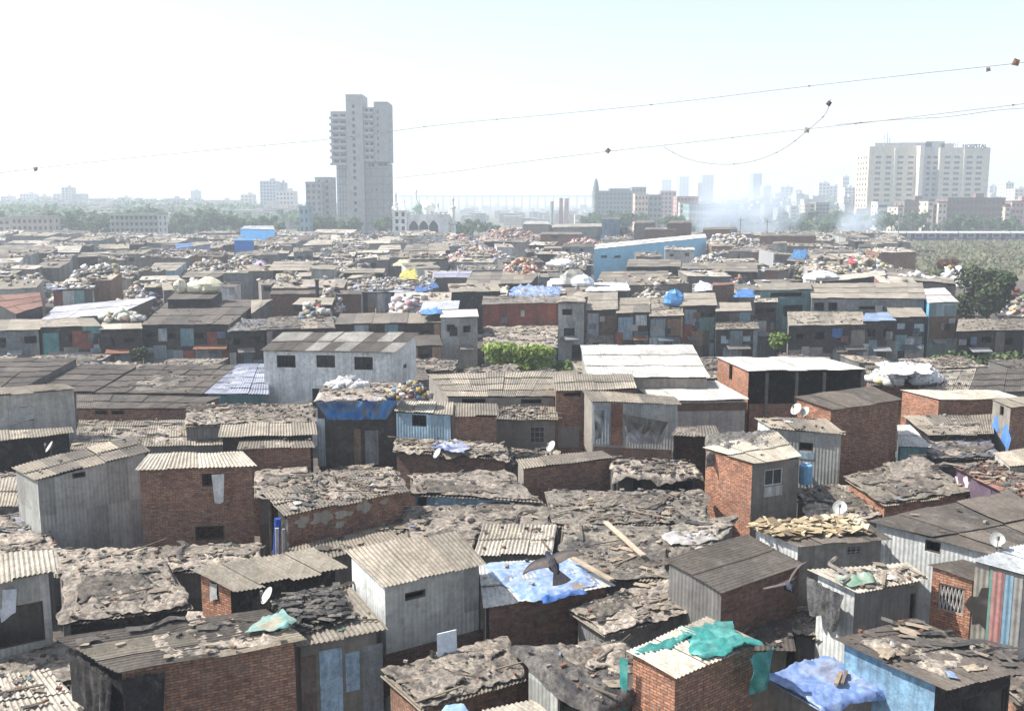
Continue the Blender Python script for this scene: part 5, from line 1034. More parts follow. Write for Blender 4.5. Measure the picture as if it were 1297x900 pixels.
def block(label, px0, px1, pyt, Y, depth, col, nx=0, nz=0, name='far_building', cat='building', parts=True, wfrac=.55, hfrac=.5, roofcol=None, z0=0, storey=None, side=None, tank=False, group=None, slabs=False, pane=(.10, .115, .125), skew=0, ref=None, parapet=.7):
    x0, x1, zt = X(px0, Y), X(px1, Y), Zp(pyt, Y)
    t = thing(name, label, cat, ((x0 + x1) / 2, Y + depth / 2, z0), group)
    m = MB(); m.zt, m.zb = zt, z0
    W = x1 - x0; H = []
    if nx and nz:
        sh = storey or (zt - z0) / nz; bw = W / nx
        zs = [zt - sh * (k + 1) + sh * (1 - hfrac) * .55 for k in range(nz) if zt - sh * (k + 1) > z0 - .1]
        H, pt = front_windows(t, m, x0, x1, Y, zs, [x0 + bw * (i + .5) for i in range(nx)], bw * wfrac, sh * hfrac, col)
        if parts:
            for h in H[:100]: pane_copy(t, pt((h[0] + h[1]) / 2, h[2], .25), bw * wfrac, sh * hfrac, pane)
        else:
            for h in H: m.box(pt(h[0], h[2], .25), (h[1] - h[0], 0, 0), (0, .05, 0), (0, 0, h[3] - h[2]), pane)
        if slabs:
            s = MB()
            for k in range(nz + 1):
                z = zt - sh * k
                if z > z0: s.box((x0 - .25, Y - .5, z - .3), (W + .5, 0, 0), (0, .48, 0), (0, 0, .3), mul(col, 1.15))
            s.build('floor_band', 'concrete', t)
    else: wall_panel(m, (x0, Y), (x1, Y), zt, zt, z0, col, [])
    sc_ = side or col
    for A, B in (((x1, Y), (x1, Y + depth)), ((x1, Y + depth), (x0, Y + depth)), ((x0, Y + depth), (x0, Y))):
        hs = []
        if nx and nz and A[0] == B[0]:
            n = max(1, int(depth / 5))
            hs = [(depth * (i + .5) / n - .9, depth * (i + .5) / n + .9, z, z + sh * hfrac) for i in range(n) for z in zs]
        Hs, pts, *_ = wall_panel(m, A, B, zt, zt, z0, sc_, hs, .3)
        for h in Hs: m.face([pts(h[0], h[2], .28), pts(h[1], h[2], .28), pts(h[1], h[3], .28), pts(h[0], h[3], .28)], pane)
    m.build('wall', 'concrete', t)
    r = MB(); rc = roofcol or mul(col, .9)
    r.face([(x0, Y, zt), (x1, Y, zt), (x1, Y + depth, zt), (x0, Y + depth, zt)], rc)
    e = .25
    for o, ax, ay in (((x0 - .1, Y - .1), (W + .2, 0), (0, e)), ((x0 - .1, Y + depth - e + .1), (W + .2, 0), (0, e)), ((x0 - .1, Y + e - .1), (e, 0), (0, depth - 2 * e + .2)), ((x1 + .1 - e, Y + e - .1), (e, 0), (0, depth - 2 * e + .2))):
        r.box((*o, zt + .003), (*ax, 0), (*ay, 0), (0, 0, parapet), rc)
    ro = r.build('roof', 'concrete', t)
    if tank:
        k = MB(); w = min(4, W * .3); k.box((x0 + W * .55, Y + depth * .3, zt + .006), (w, 0, 0), (0, 3.5, 0), (0, 0, 2.8), mul(col, .95)); k.build('tank_room', 'concrete', ro)
    FAR.append(dict(ref=ref, s=((px0 + px1) / 2, pyt)))
    return t, x0, x1, zt
FAR = []
CON = C(176, 174, 168)
# --- the unfinished tower
Y = 450.0; t = thing('tower', 'tall unfinished concrete tower with open upper floors and a blank lower shaft', 'tower', (X(459, Y), Y + 10, 0))
def tower_piece(px0, px1, pyt, pyb, y0, y1, col, holes=(), name='wall', th=.6):
    x0, x1, zt, zb = X(px0, Y), X(px1, Y), Zp(pyt, Y), max(0, Zp(pyb, Y)); m = MB()
    H, pt, *_ = wall_panel(m, (x0, y0), (x1, y0), zt, zt, zb, col, [(X(a, Y) - x0, X(b, Y) - x0, Zp(d, Y), Zp(c, Y)) for a, b, c, d in holes], th)
    sd = [(X(458, Y) * 0 + 3 + 6 * i - .9, 3 + 6 * i + .9, z, z + 1.7) for i in range(max(0, int((y1 - y0) / 6))) for z in [zb + 1.2 + 3.6 * k for k in range(int((zt - zb - 2) / 3.6))]] if holes else []
    for A, B in (((x1, y0), (x1, y1)), ((x1, y1), (x0, y1)), ((x0, y1), (x0, y0))): wall_panel(m, A, B, zt, zt, zb, col, sd if A[0] == B[0] else [], .5)
    m.face([(x0, y0, zt), (x1, y0, zt), (x1, y1, zt), (x0, y1, zt)], mul(col, .9)); m.face([(x0, y1, zb), (x1, y1, zb), (x1, y0, zb), (x0, y0, zb)], mul(col, .9))
    o = m.build(name, 'concrete', t)
    for h in H: 
        w = MB(); w.box(pt(h[0], h[2], th - .05), (h[1] - h[0], 0, 0), (0, .05, 0), (0, 0, h[3] - h[2]), C(58, 64, 68)); w.build('window', 'paint', t)
    return o
fl = [143 + 8.3 * k for k in range(8)]
tower_piece(422, 441.6, 141, 206, Y, Y + 16, CON, [h for z in fl for h in ((425, 431, z + 2, z + 6.5), (434, 440.5, z + 2, z + 6.5))], 'upper_floors')
tower_piece(427, 441.6, 206.3, 300, Y + 1.2, Y + 16, C(184, 187, 186), (), 'lower_shaft')
tower_piece(442, 463, 120, 300, Y - 1.6, Y + 14, C(182, 180, 174), [(449.5, 453, z, z + 4.2) for z in [133 + 8.2 * k for k in range(12)] + [236, 244, 255, 264]], 'stair_core')
tower_piece(463.3, 476, 136, 206, Y - .2, Y + 15, CON, [h for z in [136 + 8.5 * k for k in range(8)] for h in ((465, 468.8, z + 2, z + 7), (471, 475, z + 2, z + 7))], 'upper_floors')
tower_piece(476.3, 494, 129, 205, Y - .6, Y + 17, C(172, 172, 168), [(480, 482, z, z + 4) for z in [140 + 8.3 * k for k in range(7)]], 'upper_floors')
tower_piece(463.3, 493, 206.3, 300, Y + .6, Y + 16, C(166, 166, 163), [(470.5, 472.5, 239, 241.5), (476, 478, 239, 241.5), (468, 475, 206.8, 211), (480, 492, 206.8, 210)], 'lower_shaft')
for z in fl:
    m = MB(); x0, x1 = X(420.5, Y), X(441, Y); zz = Zp(z + 8.3, Y); m.box((x0, Y - 1.3, zz), (x1 - x0, 0, 0), (0, 1.28, 0), (0, 0, .3), C(190, 192, 190)); m.box((x0, Y - 1.3, zz + .3), (x1 - x0, 0, 0), (0, .12, 0), (0, 0, .75), C(196, 198, 196)); m.build('balcony', 'concrete', t)
for z in [136 + 8.5 * k for k in range(1, 9)]:
    m = MB(); x0, x1 = X(463.6, Y), X(475.8, Y); zz = Zp(z, Y); m.box((x0, Y - 1.3, zz), (x1 - x0, 0, 0), (0, 1.1, 0), (0, 0, .9), C(190, 192, 190)); m.build('balcony', 'concrete', t)
for pa, pb in ((427, 441.6), (463.3, 493)):
    g = MB(); x0, x1 = X(pa, Y), X(pb, Y); yy = Y + (1.2 if pa < 440 else .6)
    for k in range(8): g.box((x0 + .02, yy - .09, Zp(214 + 10 * k, Y)), (x1 - x0 - .04, 0, 0), (0, .08, 0), (0, 0, .35), C(140, 142, 140))
    for k in range(1, 4): g.box((x0 + (x1 - x0) * k / 4, yy - .14, 0), (.35, 0, 0), (0, .04, 0), (0, 0, Zp(207, Y)), C(146, 148, 146))
    g.build('floor_band', 'concrete', t)
FAR.append(dict(ref='the unfinished tower', s=(458, 200)))
# --- hospital
Y = 630.0; t = thing('hospital', 'large cream hospital block of about a dozen storeys with a lettered sign on its roof', 'hospital', (X(1167, Y), Y + 12, 0))
CR = C(222, 216, 200); CR2 = C(226, 214, 190)
def hosp(px0, px1, pyt, y0, y1, col, cols, ww, name='wall', side=None, first=198, n=13):
    x0, x1, zt = X(px0, Y), X(px1, Y), Zp(pyt, Y); m = MB()
    zs = [Zp(first + 6.85 * k + 2.6, Y) for k in range(n)]; zs = [z for z in zs if z > .5]
    hs = [(X(c, Y) - x0 - ww / 2, X(c, Y) - x0 + ww / 2, z, z + 1.5) for c in cols for z in zs]
    H, pt, *_ = wall_panel(m, (x0, y0), (x1, y0), zt, zt, 0, col, hs, .5)
    for A, B in (((x1, y0), (x1, y1)), ((x1, y1), (x0, y1)), ((x0, y1), (x0, y0))):
        sd = [(2 + 5 * i, 4 + 5 * i, z, z + 1.5) for i in range(int((y1 - y0) / 5.2)) for z in zs] if side and A[0] == B[0] else []
        wall_panel(m, A, B, zt, zt, 0, col, sd, .4)
    m.face([(x0, y0, zt), (x1, y0, zt), (x1, y1, zt), (x0, y1, zt)], mul(col, .85))
    for k, c in enumerate(cols):      # shallow vertical piers between window columns
        pass
    m.build(name, 'concrete', t)
    return H, pt
allw = []
for a in (hosp(1097.2, 1156, 185.5, Y, Y + 22, CR2, [1109, 1122, 1137, 1150], 3.4, side=True), hosp(1162, 1186, 186, Y + 3, Y + 22, C(190, 188, 184), [1166, 1175, 1183], 2.2), hosp(1186.2, 1249, 187, Y, Y + 22, C(224, 214, 194), [1196, 1208, 1224, 1236], 3.6, side=True)):
    allw.append(a)
nw = 0
for H, pt in (allw[0], allw[2], allw[1]):
    for h in H:
        if nw < 100: pane_copy(t, pt((h[0] + h[1]) / 2, h[2], .3), h[1] - h[0], h[3] - h[2], (.10, .115, .13)); nw += 1
m = MB(); x0, x1 = X(1156.3, Y), X(1161.5, Y); m.box((x0, Y - 6, 0), (x1 - x0, 0, 0), (0, 24, 0), (0, 0, Zp(185, Y)), C(236, 228, 210)); m.build('pilaster', 'concrete', t)
for px in (1129.5, 1216.5):
    m = MB(); m.box((X(px - 1, Y), Y - 1.2, 0), (1.3, 0, 0), (0, 1.15, 0), (0, 0, Zp(188, Y)), C(226, 220, 206)); m.build('pilaster', 'concrete', t)
m = MB(); x0, x1 = X(1079, Y), X(1097, Y); m.box((x0, Y - 8, 0), (x1 - x0, 0, 0), (0, 3.9, 0), (0, 0, Zp(264, Y)), C(226, 214, 196)); m.build('porch', 'concrete', t)
m = MB()
for px, w, h in ((1108, 16, 3.2), (1140, 20, 3.4), (1172, 12, 4.2), (1192, 8, 2.8)):
    m.box((X(px, Y), Y + 6, Zp(187, Y) + .02), (w, 0, 0), (0, 9, 0), (0, 0, h), C(186, 190, 186))
m.build('roof_room', 'concrete', t)
for px, h in ((1117, 8), (1121, 10), (1124, 6)):
    m = MB(); m.tube([Vector((X(px, Y), Y + 3, Zp(187, Y))), Vector((X(px, Y), Y + 3, Zp(187, Y) + h))], .25, C(170, 175, 175), 5); m.build('antenna', 'paint', t)
def text3d(parent, s, loc, size, col):
    cu = bpy.data.curves.new('lettering', 'FONT'); cu.body = s; cu.size = size; cu.extrude = .35; cu.offset = .06; cu.space_character = 1.08
    o = bpy.data.objects.new('tmp', cu); COL.objects.link(o); bpy.context.view_layer.update()
    me = bpy.data.meshes.new_from_object(o.evaluated_get(bpy.context.evaluated_depsgraph_get())); bpy.data.objects.remove(o)
    from mathutils import Matrix
    me.transform(Matrix.Rotation(math.pi / 2, 4, 'X')); me.materials.clear(); me.materials.append(col)
    b = bpy.data.objects.new('sign_lettering', me); COL.objects.link(b); b.parent = parent; b.location = Vector(loc) - Vector(parent['_base']); return b
MS = simple('purple_sign', C(58, 34, 70), .9); MS2 = simple('pale_red_sign', C(206, 160, 160), .6)
text3d(t, 'HOSPITAL', (X(1213, Y), Y - .7, Zp(187.2, Y)), 3.15, MS)
m = MB()
for k in range(6):    # the first word of the sign is too pale to read: bare letter frames
    x = X(1194 + 2.7 * k, Y); z = Zp(186.6, Y)
    m.box((x, Y + .3, z), (.22, 0, 0), (0, .2, 0), (0, 0, 2.9), C(206, 160, 160)); m.box((x + .25, Y + .3, z + (2.6 if k % 2 else 1.3)), (.7, 0, 0), (0, .2, 0), (0, 0, .25), C(206, 160, 160))
m.build('sign_frame', 'paint', t); 
FAR.append(dict(ref='the hospital', s=(1167, 220)))
# --- mosque
Y = 330.0; t = thing('mosque', 'white mosque with three pointed arches, a green dome, a white dome and slim minarets', 'mosque', (X(535, Y), Y + 6, 0)); WHT = C(250, 250, 242)
x0, x1, zt = X(516, Y), X(568, Y), Zp(271, Y)
def arch_wall(t):
    m = MB(); zb = 0; n = 8
    aw = 3.0; cs = [X(524, Y), X(536.5, Y), X(549, Y)]; sp, tp = Zp(286, Y), Zp(279.5, Y); xs = [x0]
    segs = []
    for c in cs:
        segs.append((c - aw / 2 - .02, c + aw / 2 + .02))
    px = x0
    for (a, b), c in zip(segs, cs):
        m.face([(px, Y, 0), (a, Y, 0), (a, Y, zt), (px, Y, zt)], WHT)
        pts = [(c + (k / n - .5) * aw, sp + (tp - sp) * (1 - abs(2 * k / n - 1) ** 1.7)) for k in range(n + 1)]
        pts[0] = (a, pts[0][1]); pts[-1] = (b, pts[-1][1])
        for p, q in zip(pts, pts[1:]):
            m.face([(p[0], Y, p[1]), (q[0], Y, q[1]), (q[0], Y, zt), (p[0], Y, zt)], WHT); m.face([(p[0], Y, p[1]), (p[0], Y + .8, p[1]), (q[0], Y + .8, q[1]), (q[0], Y, q[1])], mul(WHT, .9))
        m.face([(a, Y, 0), (a, Y + .8, 0), (a, Y + .8, sp), (a, Y, sp)], WHT); m.face([(b, Y + .8, 0), (b, Y, 0), (b, Y, sp), (b, Y + .8, sp)], WHT)
        g = MB(); g.box((a, Y + .75, 0), (b - a, 0, 0), (0, .05, 0), (0, 0, tp), C(96, 108, 110)); g.build('arch_panel', 'paint', t)  # grey panel closing the arch opening
        px = b
    m.face([(px, Y, 0), (x1, Y, 0), (x1, Y, zt), (px, Y, zt)], WHT)
    for A, B in (((x1, Y), (x1, Y + 12)), ((x1, Y + 12), (x0, Y + 12)), ((x0, Y + 12), (x0, Y))): wall_panel(m, A, B, zt, zt, 0, WHT, [])
    m.face([(x0, Y, zt), (x1, Y, zt), (x1, Y + 12, zt), (x0, Y + 12, zt)], mul(WHT, .9))
    for k in range(9): m.box((x0 + (x1 - x0) * k / 9 + .2, Y - .05, zt + .003), (.7, 0, 0), (0, .3, 0), (0, 0, .7), WHT)
    m.build('prayer_hall', 'concrete', t)
arch_wall(t)
def dome(px, pyb, r, col, y):
    m = MB(); c = Vector((X(px, Y), y, Zp(pyb, Y))); m.lathe(c, [(r * .8, -2.2), (r * .85, 0), (r * 1.02, r * .35), (r * .95, r * .75), (r * .62, r * 1.15), (r * .25, r * 1.45), (.06, r * 1.75), (.05, r * 2.3), (0, r * 2.35)], col, 14); m.build('dome', 'concrete', t)
dome(527, 266, 1.75, C(168, 190, 178), Y + 4); dome(541, 266, 2.1, WHT, Y + 7); dome(499.5, 266, 1.1, C(214, 196, 176), Y + 2)
def minaret(px, pyt, r, y, z0=0, col=WHT):
    r *= 1.7
    m = MB(); h = Zp(pyt, Y); c = Vector((X(px, Y), y, 0))
    m.lathe(c, [(r * 1.25, z0), (r * 1.1, h * .45), (r * 1.6, h * .46), (r * 1.6, h * .5), (r * .9, h * .505), (r * .8, h * .74), (r * 1.25, h * .75), (r * 1.25, h * .78), (r * .6, h * .785), (r * .55, h * .88), (r * .75, h * .91), (.08, h * .97), (.03, h), (0, h)], col, 8); m.build('minaret', 'concrete', t)
minaret(501, 240, .42, Y + 1); minaret(509, 258, .4, Y + 9); minaret(523.5, 236, .45, Y + 10); minaret(554, 253, .4, Y + 2); minaret(573, 246, .5, Y + 3); minaret(567, 258, .3, Y + 11); minaret(511, 249, .3, Y + 4)
m = MB(); a, b, z = X(497.5, Y), X(515.8, Y), Zp(266, Y)
hs = [(X(p, Y) - a - .5, X(p, Y) - a + .5, Zp(q, Y), Zp(q, Y) + 1.4) for p in (503, 511) for q in (274, 283, 292)]
H, pt, *_ = wall_panel(m, (a, Y - 1), (b, Y - 1), z, z, 0, WHT, hs, .3)
for A, B in (((b, Y - 1), (b, Y + 6)), ((b, Y + 6), (a, Y + 6)), ((a, Y + 6), (a, Y - 1))): wall_panel(m, A, B, z, z, 0, WHT, [])
m.face([(a, Y - 1, z), (b, Y - 1, z), (b, Y + 6, z), (a, Y + 6, z)], WHT); m.build('side_tower', 'concrete', t)
for h in H: pane_copy(t, pt((h[0] + h[1]) / 2, h[2], .2), 1.0, 1.4)
FAR.append(dict(ref='the mosque', s=(535, 275)))
# --- other far buildings   label, px0, px1, top, Y, depth, colour, nx, nz
B = block
B('bare concrete apartment building with stepped roof and a blue sheet, left of the unfinished tower', 388, 408, 232, 470, 14, C(168, 168, 166), 3, 9, ref='the bare concrete apartment building')
B('taller rear stair block of the bare concrete apartment building', 400, 420, 226, 476, 14, C(176, 178, 178), 2, 9, wfrac=.35)
t_, a, b, z = B('blue and white low block beside the bare concrete apartment building', 379, 391, 263, 400, 8, C(150, 184, 190), 2, 4)
B('pale building with a bright white end wall among the left trees', 139, 200, 272, 362, 10, C(176, 182, 168), 10, 5, side=C(238, 238, 230), slabs=True, ref='the pale building with the bright white end')
B('long peach building half hidden by trees at the far left', 14, 60, 276, 366, 10, C(206, 192, 178), 7, 4, ref='the long peach building')
B('second long pale building at the left frame edge behind trees', -40, 12, 278, 372, 10, C(200, 194, 184), 7, 4)
for lab, p0, p1, pt_, Yf, c, nx, nz in (
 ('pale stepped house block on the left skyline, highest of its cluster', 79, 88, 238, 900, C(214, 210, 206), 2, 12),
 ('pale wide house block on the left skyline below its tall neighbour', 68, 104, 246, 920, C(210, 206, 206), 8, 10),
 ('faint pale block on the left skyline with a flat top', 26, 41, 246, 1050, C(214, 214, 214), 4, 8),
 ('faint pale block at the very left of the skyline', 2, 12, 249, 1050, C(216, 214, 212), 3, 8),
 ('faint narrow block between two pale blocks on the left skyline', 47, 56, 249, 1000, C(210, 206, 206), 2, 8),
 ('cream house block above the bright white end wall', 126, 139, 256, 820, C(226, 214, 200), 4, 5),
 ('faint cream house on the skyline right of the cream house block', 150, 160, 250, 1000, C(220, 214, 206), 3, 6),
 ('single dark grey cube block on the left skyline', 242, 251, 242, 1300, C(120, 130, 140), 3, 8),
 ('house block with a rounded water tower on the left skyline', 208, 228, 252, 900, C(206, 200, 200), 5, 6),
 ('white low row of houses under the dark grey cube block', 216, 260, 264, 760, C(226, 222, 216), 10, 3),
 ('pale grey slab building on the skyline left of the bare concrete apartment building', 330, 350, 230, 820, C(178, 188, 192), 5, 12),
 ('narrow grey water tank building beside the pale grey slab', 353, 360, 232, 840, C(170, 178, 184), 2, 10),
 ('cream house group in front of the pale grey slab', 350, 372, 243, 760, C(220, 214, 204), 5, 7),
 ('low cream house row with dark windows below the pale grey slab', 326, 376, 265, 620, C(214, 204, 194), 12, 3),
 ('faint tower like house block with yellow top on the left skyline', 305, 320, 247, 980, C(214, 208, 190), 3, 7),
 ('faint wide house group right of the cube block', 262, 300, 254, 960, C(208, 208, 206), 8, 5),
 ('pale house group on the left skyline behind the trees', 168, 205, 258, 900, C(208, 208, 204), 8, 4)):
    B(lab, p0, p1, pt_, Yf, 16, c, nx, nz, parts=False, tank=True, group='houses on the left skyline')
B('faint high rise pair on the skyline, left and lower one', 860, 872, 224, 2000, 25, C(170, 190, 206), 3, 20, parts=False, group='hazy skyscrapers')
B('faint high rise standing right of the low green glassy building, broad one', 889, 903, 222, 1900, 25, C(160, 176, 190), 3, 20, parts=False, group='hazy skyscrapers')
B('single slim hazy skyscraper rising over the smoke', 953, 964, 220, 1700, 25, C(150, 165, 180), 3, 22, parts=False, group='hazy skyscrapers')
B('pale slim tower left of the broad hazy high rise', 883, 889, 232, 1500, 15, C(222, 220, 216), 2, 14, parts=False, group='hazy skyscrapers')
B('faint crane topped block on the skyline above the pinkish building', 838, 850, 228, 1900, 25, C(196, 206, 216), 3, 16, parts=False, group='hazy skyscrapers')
B('grey green scaffolded building with a slim leaf shaped tower at its left end', 752, 800, 243, 620, 18, C(150, 164, 164), 10, 8, slabs=True, ref='the scaffolded building')
B('upper grey part of the scaffolded building', 772, 797, 240, 640, 12, C(160, 168, 168), 5, 3, z0=20)
Y = 600.0; m = MB(); c = Vector((X(755, Y), Y + 3, 0)); h = Zp(226, Y); m.lathe(c, [(1.6, 0), (1.5, h * .55), (1.9, h * .68), (1.75, h * .82), (1.1, h * .94), (.4, h), (0, h)], C(120, 134, 132), 10); solo(m, 'slim_tower', 'concrete', 'slim dark leaf shaped tower rising above the scaffolded building', 'tower')
B('dark wooded looking block behind the peach fronted building', 800, 818, 238, 700, 16, C(150, 158, 156), 4, 7, parts=False)
B('peach fronted building with two rows of windows', 804, 821, 247, 560, 10, C(236, 206, 184), 4, 6, ref='the peach fronted building')
B('shaded side of the peach fronted building, shade put into its grey', 822, 838, 248, 566, 14, C(170, 168, 168), 3, 6, parts=False)  # same building's shaded side, its shade put into a grey colour
B('pinkish apartment block right of the peach fronted building', 836, 856, 243, 640, 14, C(214, 190, 184), 4, 8, slabs=True)
B('red banded apartment block with pale stair tower', 857, 884, 250, 600, 14, C(200, 166, 160), 6, 7, slabs=True)
B('bright pale stair tower in front of the red banded apartment block', 861, 867, 258, 570, 6, C(232, 224, 212), 1, 5)
B('low wide green glassy building veiled by smoke', 873, 936, 260, 520, 20, C(150, 172, 168), 14, 4, wfrac=.8, hfrac=.6, slabs=True, ref='the green glassy building')
for i, (p0, p1, top) in enumerate(((985, 990, 265), (1001, 1010, 262), (1019, 1024, 259), (1025, 1032, 259))):
    B(['pale narrow slab of housing just right of the smoke', 'paired pale housing slab, third from the cream hospital end', 'bright cream housing slab, left of a matching pair', 'bright cream housing slab, right of a matching pair'][i], p0, p1, top, 560, 10, C(222, 214, 196) if i > 1 else C(206, 206, 200), 1, 7, group='pale housing slabs right of the smoke')
B('grey housing block with balconies beside the bright cream pair', 1033, 1050, 258, 570, 12, C(176, 178, 178), 4, 7, slabs=True)
for i, (lab, p0, p1, top, Yf, c) in enumerate((
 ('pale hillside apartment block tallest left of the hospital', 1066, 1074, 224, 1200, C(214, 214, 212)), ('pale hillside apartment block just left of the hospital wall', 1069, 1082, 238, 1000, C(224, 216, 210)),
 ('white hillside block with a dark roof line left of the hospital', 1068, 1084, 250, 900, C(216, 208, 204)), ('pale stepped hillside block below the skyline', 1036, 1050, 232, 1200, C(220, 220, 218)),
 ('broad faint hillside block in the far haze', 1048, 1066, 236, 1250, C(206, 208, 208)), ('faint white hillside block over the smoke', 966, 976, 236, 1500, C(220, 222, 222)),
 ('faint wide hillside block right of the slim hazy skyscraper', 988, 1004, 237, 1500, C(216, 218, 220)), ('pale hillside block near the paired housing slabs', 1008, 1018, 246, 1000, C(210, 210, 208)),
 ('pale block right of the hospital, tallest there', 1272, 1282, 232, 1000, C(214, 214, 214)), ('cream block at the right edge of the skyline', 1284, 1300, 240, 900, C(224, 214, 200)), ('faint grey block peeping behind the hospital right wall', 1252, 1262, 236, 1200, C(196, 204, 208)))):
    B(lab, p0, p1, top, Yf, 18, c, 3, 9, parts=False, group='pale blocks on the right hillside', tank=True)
# brown apartment row, cream ends with sunlight put into their colour; white banded block
t_, *_ = B('white building with two dark window bands in front of the hospital', 1111, 1134, 257, 560, 10, C(234, 234, 230), 1, 4, wfrac=.86, hfrac=.38, ref='the white banded building')
AP = 'brown apartment blocks beside the railway'
for lab, p0, p1, top, Yf, c, nx in (
 ('cream coloured sunlit end of the brown apartments, leftmost of the cream ends', 1137, 1144, 262, 500, C(214, 204, 186), 1), ('brown apartment block shaded by trees behind the railway', 1145, 1176, 255, 510, C(150, 132, 124), 6),
 ('cream coloured sunlit end of an apartment block, left of the close bright pair', 1175, 1182, 255, 498, C(226, 212, 192), 1), ('dark gap block between the close bright cream pair', 1182.3, 1188, 258, 508, C(120, 110, 108), 1), ('cream coloured sunlit end of an apartment block, right of the close bright pair', 1188.3, 1199, 257, 496, C(232, 214, 196), 2),
 ('longest brown apartment block with rows of balconies', 1199.3, 1272, 252, 500, C(150, 126, 118), 13), ('cream coloured sunlit end near the right edge of the apartments', 1273, 1280, 262, 496, C(222, 208, 190), 1), ('pink apartment block at the right edge', 1281, 1312, 256, 498, C(206, 170, 166), 6)):
    B(lab, p0, p1, top, Yf, 14, c, nx, 5, group=AP, slabs=nx > 3, tank=nx > 3, hfrac=.42, roofcol=C(120, 112, 110))
# two red and white chimneys
Y = 700.0
for lab, px, top, r, c in (('brick red chimney, left of the pair on the skyline', 710.5, 251, 1.3, C(150, 96, 88)), ('pale red topped chimney, right of the pair on the skyline', 717.5, 251, 1.5, C(190, 150, 140)), ('faint grey chimney left of the red pair', 699, 255, 1.2, C(150, 154, 156))):
    h = Zp(top, Y); m = MB(); m.lathe(Vector((X(px, Y), Y, 0)), [(r * 1.15, 0), (r, h * .75), (r, h - .6), (r * 1.1, h - .5), (r * 1.1, h), (r * .7, h), (0, h - 1)], c, 12); solo(m, 'chimney', 'concrete', lab, 'chimney', 'chimneys on the skyline')
# sea bridge
Y = 1900.0; t = thing('viaduct', 'long faint viaduct on slender piers crossing the hazy horizon', 'bridge', (X(640, Y), Y, 0)); m = MB(); z = Zp(249.5, Y)
m.box((X(505, Y), Y, z), (X(780, Y) - X(505, Y), 0, 0), (0, 12, 0), (0, 0, 3.2), C(180, 186, 190)); m.build('deck', 'concrete', t)
for k in range(27):
    m = MB(); x = X(510 + k * 10, Y); m.box((x, Y + 3, -.5), (3.2, 0, 0), (0, 5, 0), (0, 0, z + .4), C(180, 186, 190)); m.build('pier', 'concrete', t)
# train
Y = 396.0
for k in range(5):
    xa = X(1084, Y) + k * 20.6; L = 20.2
    t = thing('train_coach', ['leading silver and purple train coach at the far left of the train', 'second silver and purple train coach behind the leading one', 'third train coach below the white banded building', 'train coach below the longest brown apartment block', 'train coach at the right edge of the frame'][k], 'train coach', (xa + L / 2, Y + 1.7, .6), 'coaches of the suburban train')
    m = MB(); W = 3.4
    prof = [(0, 1.0), (0, 3.5), (.25, 3.95), (1.0, 4.2), (2.4, 4.2), (3.15, 3.95), (3.4, 3.5), (3.4, 1.0)]
    for a, b in zip(prof, prof[1:]):
        c1 = C(206, 206, 200) if a[1] >= 3.4 or b[1] >= 3.9 else C(150, 150, 160)
        m.face([(xa, Y + a[0], a[1]), (xa, Y + b[0], b[1]), (xa + L, Y + b[0], b[1]), (xa + L, Y + a[0], a[1])][::-1], c1)
    for x in (xa, xa + L): m.face([(x, Y + p[0], p[1]) for p in (prof if x > xa else prof[::-1])], C(130, 130, 140))
    m.box((xa, Y + .1, .75), (L, 0, 0), (0, 3.2, 0), (0, 0, .24), C(60, 60, 66)); m.build('body', 'paint', t)
    s = MB(); s.box((xa, Y - .02, 1.05), (L, 0, 0), (0, .015, 0), (0, 0, .75), C(96, 84, 130)); s.build('stripe', 'paint', t)
    for j in range(4):
        d = MB(); d.box((xa + 1.6 + j * 5.0, Y - .03, 1.0), (1.5, 0, 0), (0, .025, 0), (0, 0, 2.3), C(48, 50, 58)); d.build('door', 'paint', t)
        w = MB(); w.box((xa + 3.5 + j * 5.0 - (.4 if j == 3 else 0), Y - .03, 2.1), (2.4, 0, 0), (0, .025, 0), (0, 0, 1.0), C(44, 50, 62)); w.build('window', 'glass', t)
    for j in (2.5, 5, 15.2, 17.7):
        w = MB()
        for yy in (.9, 2.5): w.cbox((xa + j, Y + yy, .62), .8, .14, .3, C(50, 48, 46))
        w.build('wheel', 'paint', t)
# railway: embankment, rails, poles, walls
m = MB(); m.box((X(1060, 400), 388, -.2), (240, 0, 0), (0, 18, 0), (0, 0, .62), C(120, 110, 104)); tag(m.build('railway_embankment', 'earth'), kind='structure')
m = MB(); 
for y in (396.9, 398.4, 391, 392.5): m.box((X(1060, 400), y, .43), (240, 0, 0), (0, .09, 0), (0, 0, .15), C(96, 84, 78))
tag(m.build('rails', 'paint'), kind='structure')
m = MB(); y = 332; m.box((X(1128, y), y, 0), (75, 0, 0), (0, .4, 0), (0, 0, 1.0), C(196, 188, 180)); solo(m, 'boundary_wall', 'plaster', 'long low pale wall along the near side of the railway', 'wall')
m = MB(); y = 300; m.box((X(1142, y), y, 0), (12, 0, 0), (0, .4, 0), (0, 0, 1.5), C(84, 84, 90)); solo(m, 'boundary_wall', 'plaster', 'short dark wall before the scrub by the railway', 'wall')
for lab, px, Yp, top in (('utility pole left of the smoke', 938, 300, 276), ('utility pole standing in the smoke', 972, 300, 278), ('utility pole right of the smoke', 1001, 300, 284), ('mast before the left end of the train', 1139, 380, 262)):
    m = MB(); x = X(px, Yp); h = Zp(top, Yp); m.tube([Vector((x, Yp, 0)), Vector((x, Yp, h))], [.2, .12], C(150, 150, 148), 6); m.box((x - 1, Yp - .06, h - .7), (2, 0, 0), (0, .1, 0), (0, 0, .12), C(150, 150, 148)); solo(m, 'utility_pole', 'wood', lab, 'pole')
